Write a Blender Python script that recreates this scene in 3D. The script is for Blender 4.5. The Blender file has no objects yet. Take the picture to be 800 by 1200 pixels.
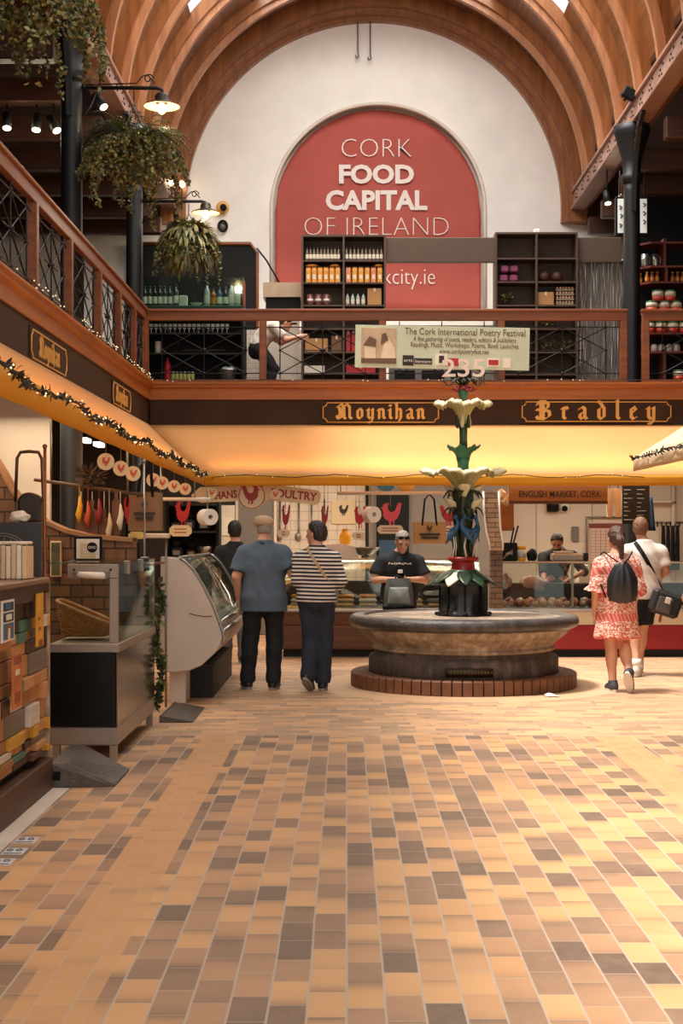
import bpy, math, random
import numpy as np
from mathutils import Vector, Matrix, noise

C = bpy.context.scene
COL = C.collection
PI = math.pi
# ------------------------------------------------------------------ camera
F, CX, HY, EYE = 1680.0, 406.0, 625.0, 1.6      # focal length in px of the 800x1200 frame, vanishing point, eye height
cam_data = bpy.data.cameras.new('camera')
cam = bpy.data.objects.new('camera', cam_data)
COL.objects.link(cam)
cam.location = (0, 0, EYE)
cam.rotation_euler = (PI/2, 0, 0)
cam_data.sensor_fit = 'VERTICAL'
cam_data.sensor_height = 36
cam_data.lens = 36*F/1200
cam_data.shift_x = -(CX-400)/1200
cam_data.shift_y = (HY-600)/1200
cam_data.clip_end = 200
C.camera = cam
# ------------------------------------------------------------------ sky, sun, daylight through the roof glazing
world = bpy.data.worlds.new('World'); C.world = world
world.use_nodes = True
bg = world.node_tree.nodes['Background']
bg.inputs[0].default_value = (1.0, 0.97, 0.92, 1)
bg.inputs[1].default_value = 1.15
def lamp(name, kind, loc, rot, energy, color=(1, 1, 1), **kw):
    d = bpy.data.lights.new(name, kind); d.energy = energy; d.color = color
    for k, v in kw.items(): setattr(d, k, v)
    o = bpy.data.objects.new(name, d); COL.objects.link(o)
    o.location = loc; o.rotation_euler = rot
    return o
sun_dir = Vector((0.33, 0.1, -1.0))
sun = lamp('sun', 'SUN', (0, 0, 20), sun_dir.to_track_quat('-Z', 'Y').to_euler(), 7.0, (1.0, 0.95, 0.9), angle=math.radians(9))
sky_a = lamp('skylight_daylight', 'AREA', (0.49, 9.0, 11.4), (0, 0, 0), 620, (1.0, 0.97, 0.93), shape='RECTANGLE', size=5.0, size_y=27)
lamp('rear_skylight_daylight', 'AREA', (0.49, 19.5, 11.6), (math.radians(48), 0, 0), 620, (1.0, 0.97, 0.93), shape='RECTANGLE', size=5.0, size_y=5.0)
# lamps of the stalls: fluorescent battens over the counters, and of the balcony bars; then lamps added for awning glow
lamp('poultry_stall_batten', 'AREA', (-0.3, 20.6, 2.95), (0, 0, 0), 120, (1.0, 0.86, 0.68), shape='RECTANGLE', size=3.6, size_y=1.2)
lamp('butcher_stall_batten', 'AREA', (3.6, 20.6, 2.95), (0, 0, 0), 130, (1.0, 0.88, 0.72), shape='RECTANGLE', size=3.6, size_y=1.2)
lamp('side_stall_batten', 'AREA', (-3.6, 13.5, 3.0), (0, 0, 0), 150, (1.0, 0.8, 0.58), shape='RECTANGLE', size=1.6, size_y=7)
lamp('balcony_batten', 'AREA', (0.5, 23.4, 6.9), (0, 0, 0), 150, (1.0, 0.88, 0.74), shape='RECTANGLE', size=5.5, size_y=2.0)
lamp('added_awning_glow', 'AREA', (3.0, 18.72, 2.27), (PI-.3, 0, 0), 42, (1.0, 0.86, 0.64), shape='RECTANGLE', size=9.4, size_y=.16)  # added unseen lamp that makes the far awning glow from below
lamp('added_side_awning_glow', 'AREA', (-2.1, 11, 2.28), (PI, -.25, 0), 80, (1.0, 0.82, 0.58), shape='RECTANGLE', size=.16, size_y=13.5)  # added unseen lamp, lights the left awning through from underneath
C.view_settings.view_transform = 'Standard'
C.view_settings.look = 'None'
C.view_settings.gamma = 1
C.view_settings.use_curve_mapping = False
C.view_settings.exposure = 0.0
C.cycles.use_denoising = True
C.cycles.max_bounces = 7
C.cycles.transparent_max_bounces = 12
C.cycles.caustics_reflective = False
C.cycles.caustics_refractive = False
C.cycles.sample_clamp_indirect = 6

# ------------------------------------------------------------------ helpers
R_ = random.Random(7)
def at(px, py, D):
    """world point seen at pixel (px,py) at the distance D down the hall"""
    q = D/F
    return Vector(((px-CX)*q, D, EYE-(py-HY)*q))
def ax(px, D): return (px-CX)*D/F
def az(py, D): return EYE-(py-HY)*D/F
def lin(c):
    c /= 255.0
    return c/12.92 if c <= .04045 else ((c+.055)/1.055)**2.4
def rgb(*c):
    if len(c) == 1: c = c[0]
    if isinstance(c, str): c = (int(c[0:2], 16), int(c[2:4], 16), int(c[4:6], 16))
    return (lin(c[0]), lin(c[1]), lin(c[2]), 1)

class NT:
    def __init__(s, nt): s.nt = nt
    def n(s, t, **kw):
        x = s.nt.nodes.new(t)
        for k, v in kw.items(): setattr(x, k, v)
        return x
    def put(s, sock, v):
        if hasattr(v, 'is_output') or isinstance(v, bpy.types.NodeSocket): s.nt.links.new(v, sock)
        else: sock.default_value = v
    def m(s, op, a, b=0.0, c=None):
        x = s.n('ShaderNodeMath', operation=op)
        s.put(x.inputs[0], a); s.put(x.inputs[1], b)
        if c is not None: s.put(x.inputs[2], c)
        return x.outputs[0]
    def mix(s, f, a, b, bt='MIX'):
        x = s.n('ShaderNodeMix', data_type='RGBA', blend_type=bt)
        s.put(x.inputs[0], f); s.put(x.inputs[6], a); s.put(x.inputs[7], b)
        return x.outputs[2]
    def ramp(s, f, stops, interp='LINEAR'):
        x = s.n('ShaderNodeValToRGB'); x.color_ramp.interpolation = interp
        e = x.color_ramp.elements
        while len(e) < len(stops): e.new(.5)
        for i, (p, c) in enumerate(stops): e[i].position = p; e[i].color = c
        s.put(x.inputs[0], f)
        return x.outputs[0]
    def noise(s, vec, scale, detail=3, rough=.55):
        x = s.n('ShaderNodeTexNoise')
        x.inputs['Scale'].default_value = scale; x.inputs['Detail'].default_value = detail; x.inputs['Roughness'].default_value = rough
        if vec is not None: s.put(x.inputs['Vector'], vec)
        return x.outputs[0]
    def obj(s): return s.n('ShaderNodeTexCoord').outputs['Object']
    def pos(s): return s.n('ShaderNodeNewGeometry').outputs['Position']
    def xyz(s, v):
        x = s.n('ShaderNodeSeparateXYZ'); s.put(x.inputs[0], v); return x.outputs
    def vec(s, a, b, c):
        x = s.n('ShaderNodeCombineXYZ')
        for i, v in enumerate((a, b, c)): s.put(x.inputs[i], v)
        return x.outputs[0]
    def white(s, v):
        x = s.n('ShaderNodeTexWhiteNoise', noise_dimensions='3D'); s.put(x.inputs['Vector'], v); return x.outputs
    def bump(s, h, strength=.3, dist=.01):
        x = s.n('ShaderNodeBump'); x.inputs['Strength'].default_value = strength; x.inputs['Distance'].default_value = dist
        s.put(x.inputs['Height'], h); return x.outputs[0]

def newmat(name):
    m = bpy.data.materials.new(name); m.use_nodes = True
    b = m.node_tree.nodes['Principled BSDF']
    return m, NT(m.node_tree), b
def mat(name, col, rough=.6, metal=0.0, var=.12, scale=6.0, bump=0.0, bscale=40, emit=0.0, alpha=1.0, stretch=None, col2=None, spec=None, trans=0.0):
    m, N, b = newmat(name)
    c = rgb(col)
    b.inputs['Roughness'].default_value = rough; b.inputs['Metallic'].default_value = metal
    if spec is not None: b.inputs['Specular IOR Level'].default_value = spec
    if var or col2:
        v = N.obj()
        if stretch:
            mp = N.n('ShaderNodeMapping'); mp.inputs['Scale'].default_value = stretch; N.put(mp.inputs[0], v); v = mp.outputs[0]
        f = N.noise(v, scale, 4)
        if col2: a, d = c, rgb(col2)
        else: a = tuple(x*(1-var) for x in c[:3])+(1,); d = tuple(min(1, x*(1+var)) for x in c[:3])+(1,)
        cc = N.ramp(f, [(.3, a), (.7, d)])
        N.put(b.inputs['Base Color'], cc)
        if emit: N.put(b.inputs['Emission Color'], cc)
    else:
        b.inputs['Base Color'].default_value = c
        if emit: b.inputs['Emission Color'].default_value = c
    if emit: b.inputs['Emission Strength'].default_value = emit
    if alpha < 1: b.inputs['Alpha'].default_value = alpha
    if trans: b.inputs['Transmission Weight'].default_value = trans
    if bump:
        N.put(b.inputs['Normal'], N.bump(N.noise(N.obj(), bscale, 4), bump, .01))
    return m
def wood(name, dark, light, rough=.35, axis=1, grain=1.0):
    m, N, b = newmat(name)
    s = [9*grain]*3; s[axis] = .5*grain
    mp = N.n('ShaderNodeMapping'); mp.inputs['Scale'].default_value = s; N.put(mp.inputs[0], N.obj())
    f = N.noise(mp.outputs[0], 2.2, 5, .6)
    c = N.ramp(f, [(.25, rgb(dark)), (.75, rgb(light))])
    N.put(b.inputs['Base Color'], c); b.inputs['Roughness'].default_value = rough
    N.put(b.inputs['Normal'], N.bump(f, .12, .01))
    return m
def bricks(name, c1, c2, mortar, w, h, plane='xz', mort=.008, rough=.7, var=.3, offset=.5):
    m, N, b = newmat(name)
    x, y, z = N.xyz(N.obj())
    v = {'xz': (x, z, y), 'yz': (y, z, x), 'xy': (x, y, z)}[plane]
    t = N.n('ShaderNodeTexBrick'); t.offset = offset
    N.put(t.inputs['Vector'], N.vec(*v))
    t.inputs['Color1'].default_value = rgb(c1); t.inputs['Color2'].default_value = rgb(c2); t.inputs['Mortar'].default_value = rgb(mortar)
    t.inputs['Scale'].default_value = 1; t.inputs['Brick Width'].default_value = w; t.inputs['Row Height'].default_value = h
    t.inputs['Mortar Size'].default_value = mort; t.inputs['Mortar Smooth'].default_value = .1
    nz = N.noise(N.obj(), 7, 4)
    c = N.mix(var, t.outputs[0], N.ramp(nz, [(.3, (.15, .15, .15, 1)), (.7, (.9, .9, .9, 1))]), 'OVERLAY')
    N.put(b.inputs['Base Color'], c); b.inputs['Roughness'].default_value = rough
    N.put(b.inputs['Normal'], N.bump(N.m('SUBTRACT', 1.0, t.outputs[1]), .4, .006))
    return m
def glassmat(name, tint=(238, 244, 241), opac=.035, rough=.03):
    m = bpy.data.materials.new(name); m.use_nodes = True
    nt = m.node_tree; N = NT(nt)
    for x in list(nt.nodes): nt.nodes.remove(x)
    out = N.n('ShaderNodeOutputMaterial')
    tr = N.n('ShaderNodeBsdfTransparent'); tr.inputs[0].default_value = rgb(tint)
    gl = N.n('ShaderNodeBsdfGlossy'); gl.inputs['Roughness'].default_value = rough; gl.inputs[0].default_value = (.9, .95, .93, 1)
    fr = N.n('ShaderNodeFresnel'); fr.inputs[0].default_value = 1.45
    mx = N.n('ShaderNodeMixShader')
    N.put(mx.inputs[0], N.m('MAXIMUM', N.m('MULTIPLY', fr.outputs[0], .55), opac)); nt.links.new(tr.outputs[0], mx.inputs[1]); nt.links.new(gl.outputs[0], mx.inputs[2])
    nt.links.new(mx.outputs[0], out.inputs[0])
    return m

class MB:
    """collects shapes, in world or thing-local coordinates, and links them as ONE mesh object"""
    def __init__(s): s.v = []; s.f = []; s.mi = []; s.sm = []; s.cur = 0
    def add(s, vs, fs, smooth=False, M=None):
        o = len(s.v)
        if M is not None: vs = [M @ Vector(p) for p in vs]
        s.v.extend(tuple(p) for p in vs)
        for f in fs: s.f.append(tuple(i+o for i in f)); s.mi.append(s.cur); s.sm.append(smooth)
        return s
    def m(s, i): s.cur = i; return s
    def box(s, x0, x1, y0, y1, z0, z1, M=None):
        vs = [(x0, y0, z0), (x1, y0, z0), (x1, y1, z0), (x0, y1, z0), (x0, y0, z1), (x1, y0, z1), (x1, y1, z1), (x0, y1, z1)]
        return s.add(vs, [(0, 3, 2, 1), (4, 5, 6, 7), (0, 1, 5, 4), (1, 2, 6, 5), (2, 3, 7, 6), (3, 0, 4, 7)], False, M)
    def rbox(s, x0, x1, y0, y1, z0, z1, r=.01, M=None):
        """box with chamfered edges"""
        r = min(r, (x1-x0)/2.01, (y1-y0)/2.01, (z1-z0)/2.01)
        vs = []
        xs = (x0, x1); ys = (y0, y1); zs = (z0, z1)
        idx = {}
        for i in (0, 1):
            for j in (0, 1):
                for k in (0, 1):
                    sx, sy, sz = 1-2*i, 1-2*j, 1-2*k
                    for a in range(3):
                        p = [xs[i]+sx*r, ys[j]+sy*r, zs[k]+sz*r]; p[a] = (xs[i], ys[j], zs[k])[a]
                        idx[i, j, k, a] = len(vs); vs.append(tuple(p))
        fs = []
        for i in (0, 1): fs.append([idx[i, j, k, 0] for j, k in ((0, 0), (1, 0), (1, 1), (0, 1))][::(1 if i else -1)])
        for j in (0, 1): fs.append([idx[i, j, k, 1] for i, k in ((0, 0), (1, 0), (1, 1), (0, 1))][::(-1 if j else 1)])
        for k in (0, 1): fs.append([idx[i, j, k, 2] for i, j in ((0, 0), (1, 0), (1, 1), (0, 1))][::(1 if k else -1)])
        for i in (0, 1):
            for j in (0, 1): fs.append([idx[i, j, 0, 0], idx[i, j, 1, 0], idx[i, j, 1, 1], idx[i, j, 0, 1]])
        for i in (0, 1):
            for k in (0, 1): fs.append([idx[i, 0, k, 0], idx[i, 1, k, 0], idx[i, 1, k, 2], idx[i, 0, k, 2]])
        for j in (0, 1):
            for k in (0, 1): fs.append([idx[0, j, k, 1], idx[1, j, k, 1], idx[1, j, k, 2], idx[0, j, k, 2]])
        for i in (0, 1):
            for j in (0, 1):
                for k in (0, 1): fs.append([idx[i, j, k, a] for a in range(3)])
        return s.add(vs, fs, False, M)
    def obox(s, c, u, v, w, M=None):
        """oriented box: centre and three half-edge vectors"""
        c, u, v, w = Vector(c), Vector(u), Vector(v), Vector(w)
        vs = [c-u-v-w, c+u-v-w, c+u+v-w, c-u+v-w, c-u-v+w, c+u-v+w, c+u+v+w, c-u+v+w]
        return s.add(vs, [(0, 3, 2, 1), (4, 5, 6, 7), (0, 1, 5, 4), (1, 2, 6, 5), (2, 3, 7, 6), (3, 0, 4, 7)], False, M)
    def beam(s, a, b, w, h, up=(0, 0, 1)):
        a, b = Vector(a), Vector(b); d = (b-a)
        side = d.cross(Vector(up)).normalized(); u = side.cross(d).normalized()
        return s.obox((a+b)/2, d/2, side*w/2, u*h/2)
    def tube(s, pts, r, n=8, cap=True, smooth=True, closed=False, M=None):
        pts = [Vector(p) for p in pts]; k = len(pts)
        rs = list(r) if isinstance(r, (list, tuple)) else [r]*k
        ts = []
        for i in range(k):
            a = pts[(i-1) % k] if (closed or i > 0) else pts[i]
            b = pts[(i+1) % k] if (closed or i < k-1) else pts[i]
            d = b-a
            ts.append(d.normalized() if d.length > 1e-9 else Vector((0, 0, 1)))
        ref = Vector((0, 0, 1)) if abs(ts[0].z) < .9 else Vector((1, 0, 0))
        u = ts[0].cross(ref).normalized(); vs = []
        for i in range(k):
            if i > 0:
                u = u-ts[i]*u.dot(ts[i])
                if u.length < 1e-6: u = ts[i].orthogonal()
                u.normalize()
            w = ts[i].cross(u)
            for j in range(n):
                a = 2*PI*j/n
                vs.append(pts[i]+(u*math.cos(a)+w*math.sin(a))*rs[i])
        fs = []
        for i in range(k if closed else k-1):
            i2 = (i+1) % k
            for j in range(n):
                j2 = (j+1) % n
                fs.append((i*n+j, i*n+j2, i2*n+j2, i2*n+j))
        if cap and not closed:
            fs.append(tuple(range(n))[::-1]); fs.append(tuple((k-1)*n+j for j in range(n)))
        return s.add(vs, fs, smooth, M)
    def cyl(s, a, b, r0, r1=None, n=16, smooth=True):
        return s.tube([a, b], [r0, r0 if r1 is None else r1], n, True, smooth)
    def lathe(s, prof, c=(0, 0, 0), n=24, smooth=True, fn=None, M=None, caps=True):
        """prof: list of (radius, z)"""
        vs = []; k = len(prof)
        for (r, z) in prof:
            for j in range(n):
                a = 2*PI*j/n
                rr, zz = (r, z) if fn is None else fn(r, z, a)
                vs.append((c[0]+rr*math.cos(a), c[1]+rr*math.sin(a), c[2]+zz))
        fs = []
        for i in range(k-1):
            for j in range(n):
                j2 = (j+1) % n
                fs.append((i*n+j, i*n+j2, (i+1)*n+j2, (i+1)*n+j))
        if caps:
            if prof[0][0] > 1e-5: fs.append(tuple(range(n))[::-1])
            if prof[-1][0] > 1e-5: fs.append(tuple((k-1)*n+j for j in range(n)))
        return s.add(vs, fs, smooth, M)
    def ball(s, c, r, n=12, k=8, M=None):
        r = r if isinstance(r, (tuple, list)) else (r, r, r)
        vs = []; fs = []
        for i in range(k+1):
            t = PI*i/k
            for j in range(n):
                a = 2*PI*j/n
                vs.append((c[0]+r[0]*math.sin(t)*math.cos(a), c[1]+r[1]*math.sin(t)*math.sin(a), c[2]-r[2]*math.cos(t)))
        for i in range(k):
            for j in range(n):
                j2 = (j+1) % n
                fs.append((i*n+j, i*n+j2, (i+1)*n+j2, (i+1)*n+j))
        return s.add(vs, fs, True, M)
    def prism(s, poly, d0, d1, plane='xz', M=None, smooth=False):
        """poly: 2-D outline, extruded along the remaining axis from d0 to d1"""
        def P(p, d):
            return {'xz': (p[0], d, p[1]), 'yz': (d, p[0], p[1]), 'xy': (p[0], p[1], d)}[plane]
        n = len(poly)
        vs = [P(p, d0) for p in poly]+[P(p, d1) for p in poly]
        fs = [tuple(range(n)), tuple(range(2*n-1, n-1, -1))]
        s.add(vs, fs, False, M)
        o = len(s.v)-2*n
        for i in range(n):
            j = (i+1) % n
            s.f.append((o+i, o+n+i, o+n+j, o+j)); s.mi.append(s.cur); s.sm.append(smooth)
        return s
    def grid(s, fn, nu, nv, smooth=True, M=None, closed_u=False):
        vs = [fn(i/nu, j/nv) for i in range(nu+1) for j in range(nv+1)]
        fs = [(i*(nv+1)+j, (i+1)*(nv+1)+j, (i+1)*(nv+1)+j+1, i*(nv+1)+j+1) for i in range(nu) for j in range(nv)]
        return s.add(vs, fs, smooth, M)
    def arr(s, verts, faces, smooth=True):
        return s.add([tuple(map(float, p)) for p in verts], [tuple(map(int, f)) for f in faces], smooth)
    def build(s, name, mats, parent=None, world=True, bevel=0, solid=0, subsurf=0, recalc=True):
        me = bpy.data.meshes.new(name)
        vs = s.v
        if parent is not None and world:
            Mi = root_matrix(parent).inverted()
            vs = [tuple(Mi @ Vector(p)) for p in vs]
        me.from_pydata(vs, [], s.f)
        for m in (mats if isinstance(mats, (list, tuple)) else [mats]): me.materials.append(m)
        me.polygons.foreach_set('material_index', s.mi)
        me.polygons.foreach_set('use_smooth', s.sm)
        if recalc:
            import bmesh
            bm = bmesh.new(); bm.from_mesh(me); bmesh.ops.recalc_face_normals(bm, faces=bm.faces); bm.to_mesh(me); bm.free()
        me.update()
        o = bpy.data.objects.new(name, me); COL.objects.link(o)
        if parent is not None: o.parent = parent
        if bevel:
            b = o.modifiers.new('b', 'BEVEL'); b.width = bevel; b.segments = 2; b.limit_method = 'ANGLE'; b.angle_limit = .6
        if solid:
            b = o.modifiers.new('s', 'SOLIDIFY'); b.thickness = solid; b.offset = 0
        if subsurf:
            b = o.modifiers.new('ss', 'SUBSURF'); b.levels = subsurf; b.render_levels = subsurf
        return o
def root_matrix(o):
    M = Matrix.Identity(4)
    while o is not None:
        M = (Matrix.Translation(o.location) @ o.rotation_euler.to_matrix().to_4x4() @ Matrix.Diagonal(tuple(o.scale)+(1,))) @ M
        o = o.parent
    return M
def tag(o, label, cat, group=None, kind=None):
    if label: o['label'] = label
    if cat: o['category'] = cat
    if group: o['group'] = group
    if kind: o['kind'] = kind
    return o
def thing(name, label, cat, loc=(0, 0, 0), rz=0, group=None):
    o = bpy.data.objects.new(name, None); COL.objects.link(o)
    o.empty_display_size = .1
    o.location = loc; o.rotation_euler = (0, 0, rz)
    return tag(o, label, cat, group)
def struct(o): o['kind'] = 'structure'; return o
def dup(src, loc, rz=None, label=None, group=None):
    def cp(o, par):
        c = o.copy(); COL.objects.link(c)
        if par is not None: c.parent = par
        for ch in list(o.children): cp(ch, c)
        return c
    r = cp(src, None)
    r.location = loc
    if rz is not None: r.rotation_euler = (0, 0, rz)
    if label: r['label'] = label
    if group: r['group'] = group
    return r
def textmesh(body, size, align='CENTER', extrude=.002, offset=0.0, spacing=1.0, shear=0.0, width=None):
    """lettering as mesh data in the local xy plane (baseline at y=0)"""
    cu = bpy.data.curves.new('t', 'FONT'); cu.body = body; cu.size = size; cu.align_x = align
    cu.extrude = extrude; cu.offset = offset; cu.space_character = spacing; cu.shear = shear; cu.resolution_u = 3
    ob = bpy.data.objects.new('t', cu); COL.objects.link(ob)
    bpy.context.view_layer.update()
    me = bpy.data.meshes.new_from_object(ob.evaluated_get(bpy.context.evaluated_depsgraph_get()))
    vs = [tuple(v.co) for v in me.vertices]; fs = [tuple(p.vertices) for p in me.polygons]
    bpy.data.objects.remove(ob); bpy.data.curves.remove(cu); bpy.data.meshes.remove(me)
    if width and vs:
        x0 = min(v[0] for v in vs); x1 = max(v[0] for v in vs)
        k = width/(x1-x0); xc = (x0+x1)/2 if align == 'CENTER' else (x0 if align == 'LEFT' else x1)
        vs = [((v[0]-xc)*k+(0 if align == 'CENTER' else 0), v[1], v[2]) for v in vs]
    return vs, fs
def letter(mb, body, size, origin, xdir=(1, 0, 0), updir=(0, 0, 1), **kw):
    vs, fs = textmesh(body, size, **kw)
    x, u = Vector(xdir).normalized(), Vector(updir).normalized(); w = x.cross(u)
    o = Vector(origin)
    return mb.add([o+x*p[0]+u*p[1]+w*p[2] for p in vs], fs)
# ------------------------------------------------------------------ materials
def floor_material():
    m, N, b = newmat('quarry_tiles')
    x, y, z = N.xyz(N.pos())
    fx, fy = 2.075*0+ax(542.5, 15.19), 15.19
    far = N.m('GREATER_THAN', y, 11.34)
    dx = N.m('SUBTRACT', x, fx); dy = N.m('SUBTRACT', y, fy)
    dist = N.m('SQRT', N.m('ADD', N.m('MULTIPLY', dx, dx), N.m('MULTIPLY', dy, dy)))
    ring = N.m('MULTIPLY', N.m('LESS_THAN', dist, 1.62), N.m('GREATER_THAN', dist, .5))
    ang = N.m('MULTIPLY', N.m('ARCTAN2', dy, dx), 1.4)
    def sel(f, a, c): return N.m('ADD', N.m('MULTIPLY', f, c), N.m('MULTIPLY', N.m('SUBTRACT', 1.0, f), a))
    across = sel(ring, sel(far, x, y), ang)       # across the courses
    along = sel(ring, sel(far, y, x), dist)       # along the courses
    pc = sel(ring, sel(far, .1325, .125), .105); pr = sel(ring, sel(far, .258, .29), .25)
    wob = N.m('MULTIPLY', N.m('SUBTRACT', N.noise(N.pos(), 1.6, 2), .5), .008)
    c = N.m('DIVIDE', N.m('ADD', across, wob), pc); col = N.m('FLOOR', c); fc = N.m('SUBTRACT', c, col)
    w1 = N.white(N.vec(col, far, ring))[0]
    strip = N.m('MAXIMUM', N.m('MULTIPLY', N.m('GREATER_THAN', x, -1.13), N.m('LESS_THAN', x, -.855)),
                N.m('MULTIPLY', N.m('GREATER_THAN', x, 1.945), N.m('LESS_THAN', x, 2.23)))
    strip = N.m('MULTIPLY', strip, N.m('SUBTRACT', 1.0, far))
    r = N.m('ADD', N.m('DIVIDE', along, pr), N.m('ADD', N.m('MULTIPLY', w1, .45), N.m('MULTIPLY', N.m('MODULO', N.m('ABSOLUTE', col), 2.0), .5)))
    row = N.m('FLOOR', r); fr = N.m('SUBTRACT', r, row)
    cell = N.white(N.vec(col, row, N.m('ADD', far, N.m('MULTIPLY', ring, 3.0))))
    v = cell[0]; v2 = N.xyz(cell[1])[1]; v3 = N.xyz(cell[1])[2]
    base = N.ramp(v, [(0, rgb(222, 171, 118)), (.26, rgb(210, 158, 108)), (.42, rgb(190, 144, 108)), (.62, rgb(166, 128, 100)), (.8, rgb(138, 110, 90)), (.9, rgb(112, 90, 78)), (1, rgb(92, 78, 70))])
    plain = N.ramp(v, [(0, rgb(212, 160, 108)), (1, rgb(202, 152, 104))])
    base = N.mix(N.m('MAXIMUM', strip, N.m('MULTIPLY', ring, .85)), base, plain)
    base = N.mix(N.m('MULTIPLY', ring, .35), base, rgb(232, 205, 172))
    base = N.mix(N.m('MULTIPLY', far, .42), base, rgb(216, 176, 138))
    # flashed ends of the fired tiles
    t = N.m('ABSOLUTE', N.m('SUBTRACT', N.m('GREATER_THAN', v3, .6), fr))
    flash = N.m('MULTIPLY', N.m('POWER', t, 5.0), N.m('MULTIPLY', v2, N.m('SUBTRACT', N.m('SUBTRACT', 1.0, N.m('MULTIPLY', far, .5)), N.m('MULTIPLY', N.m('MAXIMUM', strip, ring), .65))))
    base = N.mix(flash, base, rgb(84, 68, 58))
    wear = N.noise(N.pos(), 9, 6, .7)
    base = N.mix(N.m('MULTIPLY', wear, .35), base, N.mix(wear, rgb(150, 120, 95), rgb(236, 196, 150)), 'MIX')
    patch = N.noise(N.pos(), .9, 4, .6)
    base = N.mix(.16, base, N.ramp(patch, [(.35, rgb(140, 112, 92)), (.65, rgb(240, 210, 170))]), 'SOFT_LIGHT')
    # joints: wide pale ones between the courses, thin ones across
    ec = N.m('MULTIPLY', N.m('MINIMUM', fc, N.m('SUBTRACT', 1.0, fc)), pc)
    er = N.m('MULTIPLY', N.m('MINIMUM', fr, N.m('SUBTRACT', 1.0, fr)), pr)
    j1 = N.m('MULTIPLY', N.m('LESS_THAN', ec, sel(far, .0045, .003)), N.m('SUBTRACT', 1.0, N.m('MULTIPLY', strip, .45)))
    j2 = N.m('LESS_THAN', er, .0045)
    base = N.mix(N.m('MULTIPLY', j2, .55), base, rgb(196, 172, 148))
    base = N.mix(N.m('MULTIPLY', j1, .85), base, rgb(190, 170, 152))
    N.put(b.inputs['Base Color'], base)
    N.put(b.inputs['Roughness'], N.m('ADD', .42, N.m('MULTIPLY', wear, .3)))
    h = N.m('SUBTRACT', N.m('MULTIPLY', wear, .3), N.m('MAXIMUM', j1, j2))
    N.put(b.inputs['Normal'], N.bump(h, .35, .004))
    return m
M_floor = floor_material()
M_white = mat('limewashed_wall', (242, 236, 228), .8, var=.05, scale=1.5, bump=.06, bscale=9)
M_stallwhite = mat('stall_panel_white', (214, 200, 182), .55, var=.05, scale=2)
M_reveal = mat('pale_reveal', (226, 214, 200), .7, var=.04)
M_vault = wood('vault_boards', (98, 58, 30), (156, 102, 58), .38, axis=1, grain=.8)
M_rib = wood('rib_timber', (112, 64, 34), (168, 108, 62), .32, axis=2, grain=.5)
M_litlip = wood('lit_rib_edge', (156, 100, 66), (198, 142, 100), .4, axis=2, grain=.5)  # paler copy of the rib timber: light on the edges put into the colour
M_girder = mat('girder_paint', (158, 122, 106), .5, var=.12, scale=5)
M_bolt = mat('bolt_iron', (40, 30, 27), .5, .3, var=0)
M_darkwood = wood('dark_rafter', (52, 26, 15), (84, 44, 24), .5, axis=0)
M_iron = mat('black_iron', (18, 19, 22), .5, .0, var=.25, scale=9, bump=.1)
M_ironlace = mat('iron_lattice', (34, 34, 36), .4, .5, var=.1)
M_rail = wood('varnished_rail', (108, 56, 28), (152, 88, 46), .42, axis=0, grain=.7)
M_rail_y = wood('varnished_rail_side', (108, 56, 28), (152, 88, 46), .42, axis=1, grain=.7)
M_beam = wood('pine_fascia', (146, 82, 30), (190, 116, 48), .45, axis=0, grain=.8)
M_beam_y = wood('pine_fascia_side', (146, 82, 30), (190, 116, 48), .45, axis=1, grain=.8)
M_fascia = mat('brown_fascia', (62, 42, 28), .6, var=.2, scale=2, spec=.2)
M_gold = mat('gold_paint', (226, 170, 84), .4, var=.06, emit=.0)
M_black = mat('black_panel', (17, 17, 18), .6, var=.2, scale=2, spec=.2)
M_darkwall = mat('dark_partition', (34, 32, 31), .7, var=.15, scale=1.2)
M_chrome = mat('stainless_steel', (176, 172, 166), .28, .9, var=.1, scale=3, stretch=(1, 1, 20))
M_dullsteel = mat('dull_steel', (140, 132, 124), .42, .75, var=.12, scale=4)
M_glass = glassmat('clear_glass')
M_frost = glassmat('bar_glass', (226, 238, 232), .03, .05)
M_kraft = mat('kraft_card', (188, 138, 86), .8, var=.1)
M_paper = mat('white_paper', (236, 228, 216), .7, var=.03)
M_ink = mat('dark_ink', (44, 36, 32), .6, var=0)
M_red = mat('red_paint', (178, 34, 36), .45, var=.1)
M_yellow = mat('yellow_plastic', (236, 178, 36), .4, var=.05)
def cloth_mat(name, col, tl=.4):
    m, N, b = newmat(name)
    f = N.noise(N.obj(), 1.3, 3)
    c = rgb(col)
    cc = N.ramp(f, [(.3, tuple(v*.95 for v in c[:3])+(1,)), (.7, c)])
    N.put(b.inputs['Base Color'], cc); b.inputs['Roughness'].default_value = .75
    tr = N.n('ShaderNodeBsdfTranslucent'); N.put(tr.inputs[0], cc)
    mx = N.n('ShaderNodeMixShader'); mx.inputs[0].default_value = tl
    N.nt.links.new(b.outputs[0], mx.inputs[1]); N.nt.links.new(tr.outputs[0], mx.inputs[2])
    N.nt.links.new(mx.outputs[0], N.nt.nodes['Material Output'].inputs[0])
    return m
M_litawning = cloth_mat('light_paled_canvas', (250, 200, 130), .5)  # canopy cloth paled against the valance: strong light put into its colour
M_sunlitcanvas = cloth_mat('sunlit_canvas', (252, 230, 190), .3)  # same awning cloth nearly white: glare of the sun painted into the colour
M_valance = cloth_mat('awning_valance_canvas', (236, 166, 34), .25)

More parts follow.
